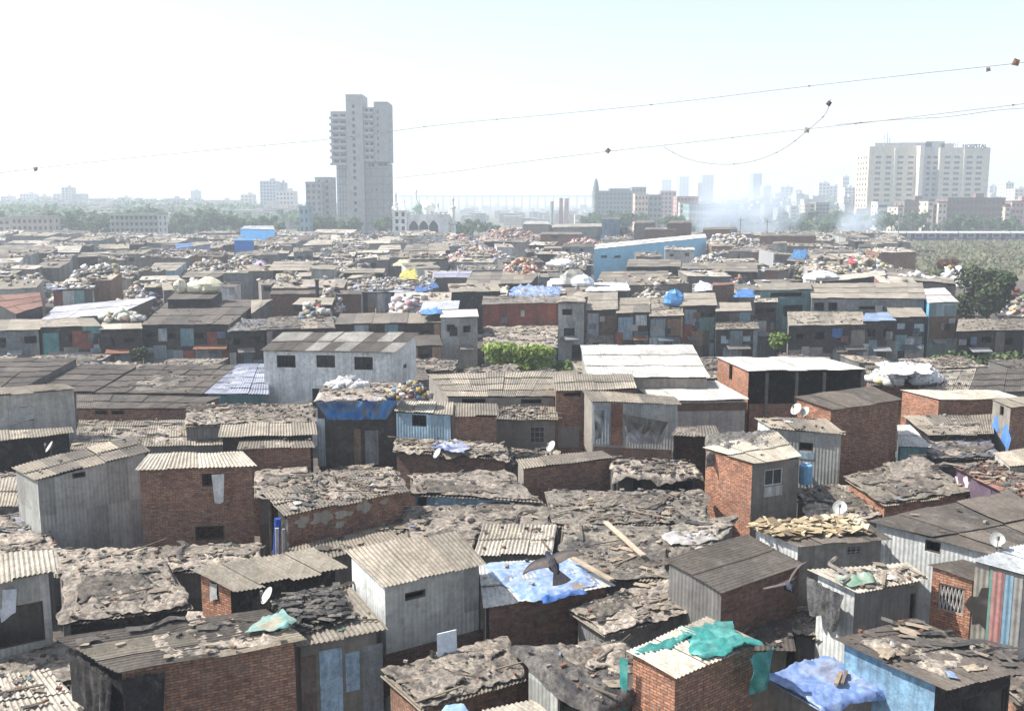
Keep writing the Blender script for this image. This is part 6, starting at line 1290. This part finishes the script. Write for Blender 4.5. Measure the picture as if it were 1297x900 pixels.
# poster on the printed side of the poster shed
m = MB(); a, b = at(960.5,331,5.2), at(978,336,5.2); a2, b2 = Vector((a.x, a.y - .4, 7.4)), Vector((b.x, b.y - .4, 7.4))
m.face([Vector((a.x, a.y - .4, 5.0)), Vector((b.x, b.y - .4, 5.0)), b2, a2], C(226, 230, 236)); m.face([Vector((a.x, a.y - .2, 5.0)), Vector((b.x, b.y - .2, 5.0)), b2 + Vector((0, .2, 0)), a2 + Vector((0, .2, 0))][::-1], C(160, 160, 160))
d = (b - a); 
m.face([Vector((a.x, a.y - .42, 5.0)), Vector((b.x, b.y - .42, 5.0)), Vector((b.x, b.y - .42, 5.5)), Vector((a.x, a.y - .42, 5.5))], C(70, 120, 200))
for k in range(3):
    o = Vector((a.x, a.y - .43, 6.0)) + Vector((d.x, d.y, 0)) * (.15 + .28 * k); m.box(o, Vector((.5, 0, 0)), Vector((0, .008, 0)), Vector((0, 0, .9 - .2 * k)), C(80, 90, 100))
solo(m, 'poster', 'paint', 'white and blue printed banner board beside the tall grey shed', 'banner')
# ------------------------------------------------------------------ rubbish heaps of the field
PK = [C(200, 170, 160), C(190, 150, 140), C(214, 206, 200), C(170, 120, 110), C(176, 160, 150), C(150, 140, 134)]
for a in (
 ('beige rubbish mound at the left edge above the rusty roof', 0, 66, 362, 4.0, 2.2, 420, .75), ('pale rubbish mound behind the grey panelled shack', 86, 165, 349, 4.2, 2.4, 420, .75),
 ('dark edged rubbish strip above the white plastic slope', 70, 165, 363, 4.3, 1.0, 260, .6), ('rubbish bank between the pale edged roof and the three big bags', 150, 240, 362, 4.2, 1.2, 300, .65),
 ('pale rubbish bank running up to the bright blue wrapped box', 232, 300, 338, 4.6, 2.0, 330, .75), ('rubbish bank with lilac scraps left of the table like tan roof', 280, 345, 332, 4.8, 1.6, 300, .7),
 ('rubbish piled on the brown walled box', 328, 366, 311, 6.1, 1.2, 120, .6), ('pink and cream rubbish mound before the unfinished tower', 418, 478, 304, 5.4, 2.6, 330, .8),
 ('mixed rubbish plain right of the table like tan roof', 400, 490, 340, 4.4, 1.4, 420, .7), ('rubbish strip under the dark edged tan roof', 395, 470, 360, 4.3, 1.2, 240, .6),
 ('cream sacks piled beside the black chimney roof', 400, 436, 373, 5.0, 1.3, 120, .65), ('sacks at the foot of the thin black chimney', 378, 420, 394, 4.9, 1.4, 110, .6),
 ('rubbish mound spilling right of the mosque', 556, 606, 304, 5.5, 2.4, 360, .85, .3, PK), ('large pink and yellow rubbish hill on the centre skyline', 604, 686, 300, 5.6, 3.4, 700, .9, .4, PK),
 ('rubbish slope in front of the large pink rubbish hill', 560, 650, 322, 5.0, 2.4, 520, .75, .3, PK), ('red and white rubbish heap on the long grey roof', 634, 690, 343, 5.1, 2.6, 560, .6, .4, [C(176, 84, 76), C(214, 206, 196), C(196, 170, 150), C(150, 132, 110), C(206, 130, 120)]),
 ('white rubbish piled round the white torn bag', 686, 738, 341, 5.1, 1.2, 160, .6), ('colourful rubbish row on the orange cornered shack', 712, 770, 307, 6.3, 1.6, 240, .75, .3, PK),
 ('pink and white sacks in front of the white and blue sheeted roof', 490, 540, 388, 4.6, 1.6, 150, .75, .15, [C(214, 206, 204), C(196, 150, 150), C(206, 200, 196), C(226, 222, 220)]),
 ('white bags strewn behind the row shack with a blue bundle', 790, 880, 372, 4.9, 1.4, 330, .65), ('white rubbish mound right of the blue hall', 888, 962, 306, 5.6, 3.0, 560, .85), ('white bags before the grey concrete hut', 876, 925, 325, 5.4, 1.2, 200, .7),
 ('rubbish between the poster shed and the tilted slab roof', 1000, 1066, 336, 5.4, 1.6, 280, .7), ('white bags heaped on the sloping pale roof edge', 1030, 1108, 350, 5.0, 1.8, 320, .7), ('rubbish and yellow bags below the dark green post shed', 1060, 1135, 335, 5.0, 2.0, 380, .75, .25),
 ('coloured rag pile under the eave of the grey roofed shed', 908, 958, 356, 4.4, 1.2, 200, .5, .7), ('pale rubbish behind the row shack of teal and red panels', 140, 215, 374, 4.4, 1.2, 190, .6), ('white bags on the thin roof behind the big dark tree', 1128, 1196, 351, 5.4, 1.3, 150, .7, .03, WH),
 ('white bags at the far right of the rubbish field', 1196, 1226, 345, 4.6, 1.4, 80, .7, .03, WH), ('rubbish bank beyond the red brick box house', 640, 720, 290, 6.4, 2.0, 300, .9), ('rubbish bank right of the red brick box house', 740, 812, 292, 6.6, 2.0, 300, .9),
 ('pale scraps before the long dark walled shack', 100, 190, 338, 4.6, 1.2, 240, .7), ('rubbish heap at the right edge beyond the big dark tree', 1270, 1312, 378, 3.0, 1.5, 150, .7, .3)):
    lab, p0, p1, py, z, rz, n, s = a[:8]
    heap_px(lab, p0, p1, py, z, rz, int(n * 1.2), s, a[8] if len(a) > 8 else .1, a[9] if len(a) > 9 else BAGS, kind='stuff', depth=max(4, rz * 4))
def bag(label, px, py, z, rx, ry, rz, col, group=None, name='sack'):
    p = at(px, py, z); m = MB(); rings = [(0, -.5), (.75, -.42), (.95, -.2), (1.0, .1), (.95, .35), (.75, .6), (.5, .8), (.22, .88), (0, .9)]
    for k in range(len(rings) - 1):
        for j in range(12):
            P = []
            for (r, h), jj in ((rings[k], j), (rings[k], j + 1), (rings[k + 1], j + 1), (rings[k + 1], j)):
                a = 2 * math.pi * (jj % 12) / 12; w = 1 + .5 * noise.noise((math.cos(a) * 1.3 + px, math.sin(a) * 1.3, h * 1.5)) + .25 * noise.noise((math.cos(a) * 3 + px, math.sin(a) * 3, h * 4))
                P.append(p + Vector((math.cos(a) * r * rx * w, math.sin(a) * r * ry * w, (h + .5) * rz * (.8 + .2 * w))))
            m.face(P, col)
    return solo(m, name, 'tarp', label, 'sack', group, smooth=True)
G3 = 'three big bags on the raised brown roof'
bag('largest cream bag, rightmost of the three on the raised brown roof', 264, 371, 5.8, 1.5, 1.2, 1.3, C(206, 200, 172), G3); bag('middle cream bag of the three on the raised brown roof', 249, 371, 5.8, 1.1, 1, 1.0, C(214, 208, 184), G3); bag('small upright bag, leftmost of the three on the raised brown roof', 229, 371, 5.8, .8, .8, 1.1, C(204, 198, 176), G3)
bag('white torn open bag on the rubbish topped ledge', 709, 340, 5.2, 2.1, 1.3, 1.1, C(232, 232, 230)); bag('white dome shaped bundle near the teal grey row house', 1039, 356, 5.4, 2.1, 1.6, 1.0, C(228, 228, 226))
bag('round white bundle before the broad dark recess of the row', 884, 356, 5.0, .7, .7, .9, C(206, 206, 206)); bag('blue bundle on the tan roof of the row', 854, 388, 4.9, 1.0, .8, 1.3, C(90, 150, 205))
bag('white bundle left end of the white sheet roof', 707, 364, 5.3, 1.5, 1.0, .8, C(232, 230, 230)); bag('white bundle next to the white sheet roof', 738, 365, 5.3, 1.5, 1.2, 1.2, C(226, 228, 230)); bag('grey green netted bundle between two white bundles', 724, 364, 5.3, 1.6, 1.2, 1.6, C(150, 150, 140))
at_cover('yellow_tarpaulin', 'yellow tarpaulin on the rubbish left of the bluish white roof', 'tarpaulin', (504,354, 528,354, 527,344, 510,344), 5.1, pal=[C(214, 204, 110), C(196, 186, 96)], amp=.4, rag=.5, res=.3)
at_cover('cream_tarpaulin', 'cream tarpaulin slope left of the shed with one pale metal wall', 'tarpaulin', (496,337, 518,337, 519,328, 508,328), 5.3, pal=[C(222, 216, 176), C(206, 200, 164)], amp=.3, rag=.4, res=.3)
at_cover('blue_tarpaulin', 'rumpled sky blue tarpaulin at the top of the rust red wall shack', 'tarpaulin', (640,380, 704,376, 712,364, 652,364), 5.5, pal=[C(150, 175, 214), C(110, 146, 206), C(186, 194, 210), C(150, 146, 140)], amp=.5, rag=.8, res=.25)
at_cover('white_sheet', 'bright white sheet roof strip beside the white bundles', 'tarpaulin', (742,369, 798,368, 796,358, 748,358), 5.6, pal=[C(236, 236, 234), C(222, 222, 224)], amp=.12, rag=.2, res=.25)
at_cover('white_tarpaulin', 'white tarpaulin lump left of the square red brick hut', 'tarpaulin', (879,369, 902,368, 900,360, 882,360), 5.7, pal=[C(222, 224, 230), C(206, 208, 214)], amp=.35, rag=.4, res=.25)
at_cover('blue_tarpaulin', 'blue tarpaulin sagging right of the square red brick hut', 'tarpaulin', (930,377, 956,376, 954,367, 934,367), 5.5, pal=[C(100, 150, 205), C(80, 130, 195)], amp=.3, rag=.4, res=.25)
at_cover('blue_tarpaulin', 'deep blue tarpaulin draped left of the tilted slab roof', 'tarpaulin', (1000,329, 1022,328, 1022,318, 1006,318), 5.9, pal=[C(60, 110, 160), C(90, 150, 200), C(50, 90, 130)], amp=.5, rag=.5, res=.3)
at_cover('blue_tarpaulin', 'blue plastic hem on the white tarpaulin roof above the white house', 'tarpaulin', (532,399, 560,397, 558,391, 534,393), 5.1, pal=[C(90, 140, 205), C(120, 165, 215)], amp=.25, rag=.3, res=.25)
at_cover('lilac_tarpaulin', 'lilac plastic scrap left of the table like tan roof', 'tarpaulin', (320,342, 334,342, 334,333, 324,333), 5.0, pal=[C(180, 150, 205), C(200, 190, 214)], amp=.5, rag=.6, res=.3)
at_cover('red_cloth', 'red cloth hanging by the yellow bags on the far right', 'cloth', (1074,334, 1084,334, 1083,325, 1076,325), 5.5, pal=[C(190, 60, 80), C(206, 96, 106)], amp=.4, rag=.4, res=.3)
m = MB(); p = at(402,377,5.2); m.tube([p, p + Vector((0, 0, 1.9))], .2, C(40, 38, 38), 8); m.tube([p + Vector((0, 0, 1.9)), p + Vector((0, 0, 2.05))], .3, C(44, 42, 42), 8); solo(m, 'stove_pipe', 'paint', 'thin black stove chimney rising from the brown roof among sacks', 'chimney')
for lab, px, pyb, z, h in (('thin pole before the largest brown roof of the row', 186, 456, .2, 4.5), ('thin pole standing in front of the long ribbed roof above the white house', 477, 440, .5, 4.2), ('pole by the row shack with white cloth on its front', 779, 450, .2, 5.2)):
    p = at(px, pyb, z); m = MB(); m.tube([p, p + Vector((0, 0, h))], .07, C(190, 190, 188), 6); solo(m, 'pole', 'paint', lab, 'pole')
# ------------------------------------------------------------------ fill the gaps between the shacks with more shacks
from mathutils.geometry import intersect_point_tri_2d
def inpoly(p, q):
    s = 0
    for i in range(4):
        a, b = q[i], q[(i + 1) % 4]; c = (b.x - a.x) * (p.y - a.y) - (b.y - a.y) * (p.x - a.x)
        if c < 0: return False
    return True
POLYS = []
def reg(q):
    cx, cy = sum(p.x for p in q) / 4, sum(p.y for p in q) / 4; r = max(math.hypot(p.x - cx, p.y - cy) for p in q); POLYS.append((q, cx, cy, r))
for s in SH:
    q = s['poly']; a = sum(q[i].x * q[(i + 1) % 4].y - q[(i + 1) % 4].x * q[i].y for i in range(4))
    reg(q if a > 0 else list(reversed(q)))
HEAPS.append([Vector((X(p_, y_), y_)) for p_, y_ in ((748, 172), (900, 172), (900, 203), (748, 203))])
for h in HEAPS: reg(h)
def free(q):
    cx, cy = sum(p.x for p in q) / 4, sum(p.y for p in q) / 4; r = max(math.hypot(p.x - cx, p.y - cy) for p in q)
    pts = [q[0] * (1 - u) * (1 - v) + q[1] * u * (1 - v) + q[2] * u * v + q[3] * (1 - u) * v for u in (0, .25, .5, .75, 1) for v in (0, .25, .5, .75, 1)]
    for P, x, y, rr in POLYS:
        if math.hypot(cx - x, cy - y) > r + rr: continue
        if any(inpoly(p, P) for p in pts) or any(inpoly(p, q) for p in P): return False
    return True
REFS = [(s['ref'], s['s']) for s in SH if s['ref']]
FREFS = REFS + [(f['ref'], f['s']) for f in FAR if f['ref']]
USED = {s['o']['label'] for s in SH}
def autolabel(noun, sx, sy, refs):
    for rf, (x, y) in sorted(refs, key=lambda r: (r[1][0] - sx) ** 2 + ((r[1][1] - sy) * 1.4) ** 2):
        dx, dy = sx - x, sy - y
        if abs(dx) > 1.3 * abs(dy): rel = 'left of' if dx < 0 else 'right of'
        else: rel = 'in front of' if dy > 0 else 'behind'
        l = f'{noun} {rel} {rf}'
        if l not in USED and len(l.split()) <= 16: USED.add(l); return l
    return noun
FR = random.Random(11)
FILL = []
def fill(y0, y1, tries, sizes, zf, rise, far):
    for wmin, wmax, dmin, dmax in sizes:
        for _ in range(tries):
            y = FR.uniform(y0, y1) if not far else y0 * (y1 / y0) ** FR.random()
            lim = .535 * y + 3; x = FR.uniform(-lim, lim)
            if far and 648 + 1261 * x / y > 1150 - (y - 100) * .12: continue
            w, d = FR.uniform(wmin, wmax), FR.uniform(dmin, dmax); a = FR.gauss(.06, .14); ca, sa = math.cos(a), math.sin(a)
            q = [Vector((x + ux * ca * w / 2 - uy * sa * d / 2, y + ux * sa * w / 2 + uy * ca * d / 2)) for ux, uy in ((-1, -1), (1, -1), (1, 1), (-1, 1))]
            if not free(q): continue
            reg(q); z = FR.uniform(*zf) + (y * .004 if far else 0); r = FR.uniform(*rise); t = FR.uniform(-.12, .12)
            q3 = [Vector((q[0].x, q[0].y, z - t)), Vector((q[1].x, q[1].y, z + t)), Vector((q[2].x, q[2].y, z + t + r)), Vector((q[3].x, q[3].y, z - t + r))]
            FILL.append((q3, far))
fill(23, 84, 900, ((4.5, 6.5, 3.5, 5), (3, 4.5, 2.6, 4), (1.8, 3, 1.8, 3)), (2.3, 2.8), (.05, .3), False)
fill(104, 250, 480, ((6, 11, 4, 7), (4.5, 7, 3.5, 5), (3, 5, 3, 4)), (3.2, 5.3), (.2, .9), True)
fill(250, 330, 90, ((8, 14, 5, 8), (5, 8, 4, 6)), (3.6, 4.8), (.4, 1.2), True)
nfill = []
for q3, far in FILL:
    c = sum(q3, Vector()) / 4; sx, sy = scr(c)
    rf = FR.choice(['asb', 'tan', 'dark', 'pale', 'mix', 'tan', 'pale'] if far else ['asb', 'tan', 'mix', 'dark']); ms = FR.random() < (.3 if far else .7)
    nm = {'asb': 'grey', 'tan': 'tan', 'dark': 'dark', 'pale': 'pale', 'mix': 'patchy'}[rf]
    noun = (f'{nm} roofed shack with scraps on top' if ms else f'small {nm} roofed shack') if far else (f'low roof of {"dusty plastic" if ms else nm + " sheets"}')
    s = S('far_shack' if far else 'low_shack', noun, q3, 0, walls={'*': FR.choice(['dconc', 'dark', 'conc', 'brown', 'corr', 'lit_pale_corr', 'gry', 'dcorr']) if far else 'dcorr'}, roof=rf, mess=(.4 if far else 1) if ms else 0,
          lit=(FR.choice([.3, .8, 1.7]) if far else 4), zone=7 if far else 3, inset=.1, group='shacks among the rubbish field' if far else 'low roofs between the taller shacks', win=[('F', 'o', FR.choice([1, 2, 2]))] if far and FR.random() < .4 else ())
    nfill.append((s, noun, far))
# ------------------------------------------------------------------ loose litter on the roofs
ZL = ['loose rags, planks and stones on the roofs at the bottom left', 'loose rags, planks and stones on the roofs at the bottom centre', 'loose rags, planks and stones on the roofs at the bottom right', 'loose rags and rubble on the low roofs in the middle', 'loose rags and rubble on the roofs round the brick houses at the left', 'loose rags and rubble on the roofs round the big brown brick house', 'scraps on the roofs of the two storey row', 'scraps on the roofs of the rubbish field']
LM = [MB() for _ in ZL]
LR = random.Random(5)
LITQ = []
# ------------------------------------------------------------------ far trees, woods, scrub, city
proto = []
FRG = [C(84, 106, 70), C(72, 94, 66), C(98, 118, 78)]
rt = random.Random(3)
for k, (rx, ry, rz, n) in enumerate(((4.5, 4, 3.6, 520), (3.6, 3.4, 4.4, 460), (5.4, 4.4, 3.4, 600), (2.8, 2.8, 2.6, 320))):
    proto.append(leaf_tree('tree', 'x', 'tree', Vector((0, 0, 6.5 if k < 3 else 4)), rx, ry, rz, n, .62, FRG, .22, rt, lobes=9))
pu = [False] * 4
def far_tree(px, Y, h, label, group):
    k = rt.randrange(4); s = h / (10 if k < 3 else 6.4)
    loc = Vector((X(px, Y), Y, 0)); o = proto[k]
    if pu[k]: o = copy_tree(o, loc)
    pu[k] = True
    o.location = loc; o.scale = (s * rt.uniform(.9, 1.25), s, s); o.rotation_euler = (0, 0, rt.uniform(0, 6.3)); tag(o, label, 'tree', group); return o
for _ in range(80): far_tree(rt.uniform(-20, 372), rt.uniform(388, 480), rt.uniform(5, 13.5), 'hazy green tree in the belt along the left edge of the rubbish field', 'trees of the left belt')
for _ in range(16): far_tree(rt.uniform(372, 500), rt.uniform(400, 440), rt.uniform(7, 11), 'hazy tree at the foot of the unfinished tower', 'trees at the foot of the tower')
for _ in range(12): far_tree(rt.uniform(572, 640), rt.uniform(350, 470), rt.uniform(5, 9), 'hazy tree right of the mosque', 'trees right of the mosque')
for _ in range(18): far_tree(rt.uniform(740, 870), rt.uniform(440, 540), rt.uniform(8, 12), 'hazy tree below the scaffolded and peach buildings', 'trees below the scaffolded building')
for _ in range(20): far_tree(rt.uniform(975, 1085), rt.uniform(430, 620), rt.uniform(6, 12), 'hazy tree right of the smoke before the hospital', 'trees right of the smoke')
for _ in range(24): far_tree(rt.uniform(1100, 1300), rt.uniform(430, 490), rt.uniform(6, 12), 'tree standing between the train and the brown apartments', 'trees between the train and the apartments')
for k in range(4):
    if not pu[k]: far_tree(100 + 50 * k, 430, 9, 'hazy green tree in the belt along the left edge of the rubbish field', 'trees of the left belt')
def leafmass(n, fn, size, cols):
    m = MB()
    for _ in range(n):
        p = fn(); nrm = Vector((rt.uniform(-1, 1), rt.uniform(-1, .4), rt.uniform(.1, 1.2))).normalized(); u = nrm.orthogonal().normalized(); w = nrm.cross(u); z = size * rt.uniform(.6, 1.4)
        m.face([p - u * z, p - w * z * .7, p + u * z, p + w * z * .7], jit(rt.choice(cols), .25, rt))
    return m
def hill_z(x, y):
    px = 648.5 + 1261 * x / y
    z = 0
    if y > 480: z += 7.5 * min(1, (y - 480) / 400) * (1 / (1 + math.exp((px - 330) / 45))) * (1 + .25 * noise.noise((x * .006, y * .004, 1)))
    if y > 700: z += 26 * min(1, (y - 700) / 700) * (1 / (1 + math.exp(-(px - 930) / 28))) * (1 + .2 * noise.noise((x * .004, y * .003, 5)))
    return z
NX, NY = 90, 40; P = []
for j in range(NY + 1):
    y = 480 + (5200 - 480) * (j / NY) ** 2; P.append([Vector(((i / NX - .5) * 2 * .62 * y, y, hill_z((i / NX - .5) * 2 * .62 * y, y) + .05 if j else -.5)) for i in range(NX + 1)])
m = MB(); m.grid(P, C(112, 116, 96)); tag(m.build('hills', 'earth', smooth=True), kind='structure')
def wood():
    while 1:
        y = 500 * 2.4 ** rt.random(); px = rt.choice([rt.uniform(-30, 420), rt.uniform(880, 1330)]); x = X(px, y); 
        return Vector((x, y, hill_z(x, y) + max(.3, (8 if px < 500 else 5) + 5 * noise.noise((x * .03, y * .02, 2)) + rt.uniform(-3, 1.5))))
o = leafmass(10000, wood, 1.7, FRG).build('far_woods', 'leaf'); tag(o, 'hazy green woods on the far slopes left and right of the skyline', 'woods', kind='stuff')
def scrub():
    y = rt.uniform(215, 385); x = X(rt.uniform(1120, 1330), y); return Vector((x, y, max(.1, .9 + 1.5 * noise.noise((x * .09, y * .06, 7)) + rt.uniform(-.6, .5))))
tag(leafmass(9000, scrub, .55, [C(112, 116, 88), C(98, 106, 78), C(124, 120, 98), C(118, 112, 92)]).build('scrub', 'leaf'), 'dry green scrub between the rubbish field and the railway', 'scrub', kind='stuff')
m = MB(); m.face([(X(1110, 205), 205, .03), (200, 205, .03), (330, 386, .03), (X(1080, 386), 386, .03)], C(126, 122, 96)); tag(m.build('scrub_ground', 'earth'), kind='structure')
m = MB()
for _ in range(1000):
    y = 620 * (2600 / 620) ** rt.random(); px = rt.uniform(-60, 1360); x = X(px, y)
    if 470 < px < 580 and y > 700: continue
    w, d, h = rt.uniform(5, 13), rt.uniform(8, 14), rt.uniform(4, 10) * (1.5 if rt.random() < .15 else 1) * (.75 if 560 < px < 760 else 1); z = hill_z(x, y) - 1
    m.box((x, y, z), (w, 0, 0), (0, d, 0), (0, 0, h + 1), jit(rt.choice([C(206, 200, 192), C(190, 190, 188), C(216, 206, 194), C(176, 178, 180)]), .1, rt))
for _ in range(170):
    y = rt.uniform(500, 950); x = X(rt.uniform(-40, 400), y); h = rt.uniform(5, 9) + y * .004
    m.box((x, y, hill_z(x, y) - 1), (rt.uniform(5, 14), 0, 0), (0, 9, 0), (0, 0, h), jit(rt.choice([C(226, 220, 212), C(206, 204, 200), C(230, 216, 200), C(190, 192, 192)]), .1, rt))
tag(m.build('distant_city', 'concrete'), 'faint mass of low pale houses spreading to the horizon', 'city', kind='stuff')
# ground
m = MB(); m.face([(-4600, -80, 0), (4600, -80, 0), (4600, 6000, 0), (-4600, 6000, 0)], C(96, 88, 80)); tag(m.build('ground', 'earth'), kind='structure')
# ------------------------------------------------------------------ drop filler shacks the photograph's view shows nothing of, then label the rest
bpy.context.view_layer.update(); dg = bpy.context.evaluated_depsgraph_get(); cam0 = Vector((0, 0, CAMH)); keep = []
def seen(s):
    objs = {o for o in s['o'].children_recursive}; q = s['rq']; n = 0
    pts = [bil(q, u, v) + Vector((0, 0, .12)) for u in (.05, .25, .5, .75, .95) for v in (.03, .3, .6, .95)] + [a.lerp(b, t) - Vector((0, 0, h)) for a, b in ((q[0], q[1]),) for t in (.1, .5, .9) for h in (.4, 1.0)]
    for p in pts:
        d = p - cam0; hit, loc, nrm, idx, ob, mx = sc.ray_cast(dg, cam0, d.normalized(), distance=d.length + 1.5)
        if hit and ob and (ob.name in {x.name for x in objs}): n += 1
    x, y = s['s']
    return n
for s, noun, far in nfill:
    n = seen(s)
    if n < 2:
        for o in list(s['o'].children_recursive) + [s['o']]: bpy.data.objects.remove(o)
        LIT[:] = [l for l in LIT if l[0] is not s['rq']]
    else: keep.append(s); s['o']['label'] = autolabel(noun, *s['s'], FREFS if far else REFS)
print('fillers kept', len(keep), 'of', len(nfill), 'hand', len(SH) - len(nfill))
for rq, dens, zone in LIT:
    mx = LR.choice(MIXES); dens *= LR.choice([.5, .8, 1.2, 1.9])
    area = (rq[1] - rq[0]).length * (rq[3] - rq[0]).length; far = zone == 7
    for _ in range(min(420, int(dens * area * (.6 if far else 1.45)))):
        p = bil(rq, LR.uniform(.02, .98), LR.uniform(.02, .98)) + Vector((0, 0, .08)); litter_far(LM[zone], p, LR) if zone == 7 else litter_piece(LM[zone], p, LR, 1, mx)
for m, l in zip(LM, ZL):
    if m.v: tag(m.build('roof_litter', 'trash'), l, 'litter', kind='stuff')
# ------------------------------------------------------------------ smoke
def smoke(label, px, Y, zc, rx, ry, rz, dens):
    bpyv = []; m = MB(); N = 16; c = Vector((X(px, Y), Y, zc))
    prof = [(0, -1), (.5, -.9), (.7, -.5), (.9, 0), (1, .4), (.8, .75), (.45, .95), (0, 1)]
    for k in range(len(prof) - 1):
        for j in range(N):
            P = [c + Vector((math.cos(2 * math.pi * jj / N) * r * rx, math.sin(2 * math.pi * jj / N) * r * ry, h * rz)) for (r, h), jj in ((prof[k], j), (prof[k], j + 1), (prof[k + 1], j + 1), (prof[k + 1], j))]
            if prof[k][0] == 0: P = P[1:]
            if prof[k + 1][0] == 0: P = P[:3]
            m.face(P, (1, 1, 1))
    mt = bpy.data.materials.new('smoke'); mt.use_nodes = True; n, l = mt.node_tree.nodes, mt.node_tree.links; n.remove(n['Principled BSDF'])
    v = add(n, 'ShaderNodeVolumePrincipled'); v.inputs['Color'].default_value = (.84, .92, 1, 1); v.inputs['Anisotropy'].default_value = .2
    tc = add(n, 'ShaderNodeTexCoord'); mp = add(n, 'ShaderNodeMapping'); mp.inputs['Location'].default_value = (-1, -1, -1); mp.inputs['Scale'].default_value = (2, 2, 2); l.new(tc.outputs['Generated'], mp.inputs['Vector'])
    ln = add(n, 'ShaderNodeVectorMath', operation='LENGTH'); l.new(mp.outputs[0], ln.inputs[0])
    fall = math_node(n, l, 'MAXIMUM', math_node(n, l, 'SUBTRACT', 1, ln.outputs['Value']), 0)
    ns = ramp(n, l, noise_out(n, l, tc.outputs['Generated'], 3.2, 4, .6, .8), [(.36, 0.0), (.66, 1.0)])
    l.new(math_node(n, l, 'MULTIPLY', math_node(n, l, 'MULTIPLY', fall, ns), dens), v.inputs['Density']); l.new(v.outputs[0], n['Material Output'].inputs['Volume'])
    o = solo(m, 'smoke', mt, label, 'smoke', None, 'stuff'); return o
smoke('broad bluish smoke cloud drifting before the green glassy building', 945, 410, 10, 28, 14, 15, .34)
smoke('small white smoke plume rising at the foot of the hospital', 1092, 440, 5, 13, 8, 11, .5)
# ------------------------------------------------------------------ haze, light, sky, camera
m = MB(); m.box((-4700, -90, -1), (9400, 0, 0), (0, 6200, 0), (0, 0, 72), (1, 1, 1)); hz = bpy.data.materials.new('haze'); hz.use_nodes = True
n, l = hz.node_tree.nodes, hz.node_tree.links; n.remove(n['Principled BSDF']); v = add(n, 'ShaderNodeVolumePrincipled')
v.inputs['Color'].default_value = (.86, .935, 1, 1); v.inputs['Density'].default_value = HAZE; v.inputs['Anisotropy'].default_value = .2; l.new(v.outputs[0], n['Material Output'].inputs['Volume'])
tag(m.build('haze', hz), kind='stuff')
AZ, EL = math.radians(-86), math.radians(50)
w = bpy.data.worlds.new('World'); sc.world = w; w.use_nodes = True; n, l = w.node_tree.nodes, w.node_tree.links
sk = add(n, 'ShaderNodeTexSky'); sk.sky_type = 'NISHITA'; sk.sun_disc = False; sk.sun_elevation = EL; sk.sun_rotation = AZ; sk.dust_density = DUST; sk.air_density = AIR; sk.ozone_density = OZ
hs = add(n, 'ShaderNodeHueSaturation'); hs.inputs['Saturation'].default_value = .6; l.new(sk.outputs[0], hs.inputs['Color']); l.new(hs.outputs[0], n['Background'].inputs[0]); n['Background'].inputs[1].default_value = SKY
L = bpy.data.lights.new('sun', 'SUN'); L.energy = SUN; L.angle = math.radians(.5); L.color = (1, .965, .92)
lo = bpy.data.objects.new('sun', L); COL.objects.link(lo); dsun = Vector((math.sin(AZ) * math.cos(EL), math.cos(AZ) * math.cos(EL), math.sin(EL))); lo.rotation_euler = dsun.to_track_quat('Z', 'Y').to_euler(); lo.location = (0, 0, 100)
cd = bpy.data.cameras.new('camera'); co = bpy.data.objects.new('camera', cd); COL.objects.link(co); sc.camera = co
cd.sensor_width = 36; cd.lens = 36 * F_PX / 1297; cd.clip_end = 20000; cd.clip_start = .1; co.location = (0, 0, CAMH); co.rotation_euler = (math.pi / 2 - PITCH, 0, 0)
sc.render.engine = 'CYCLES'; sc.cycles.use_denoising = True; sc.cycles.max_bounces = 6; sc.cycles.diffuse_bounces = 4; sc.cycles.volume_bounces = 2; sc.cycles.volume_max_steps = 128
sc.cycles.use_adaptive_sampling = True; sc.cycles.adaptive_threshold = .02; sc.cycles.caustics_reflective = False; sc.cycles.caustics_refractive = False
vs = sc.view_settings; vs.view_transform = 'Standard'; vs.look = 'None'; vs.exposure = EXPO; vs.gamma = 1
for o in bpy.data.objects:
    for k in ('_base', '_rz'):
        if k in o: del o[k]
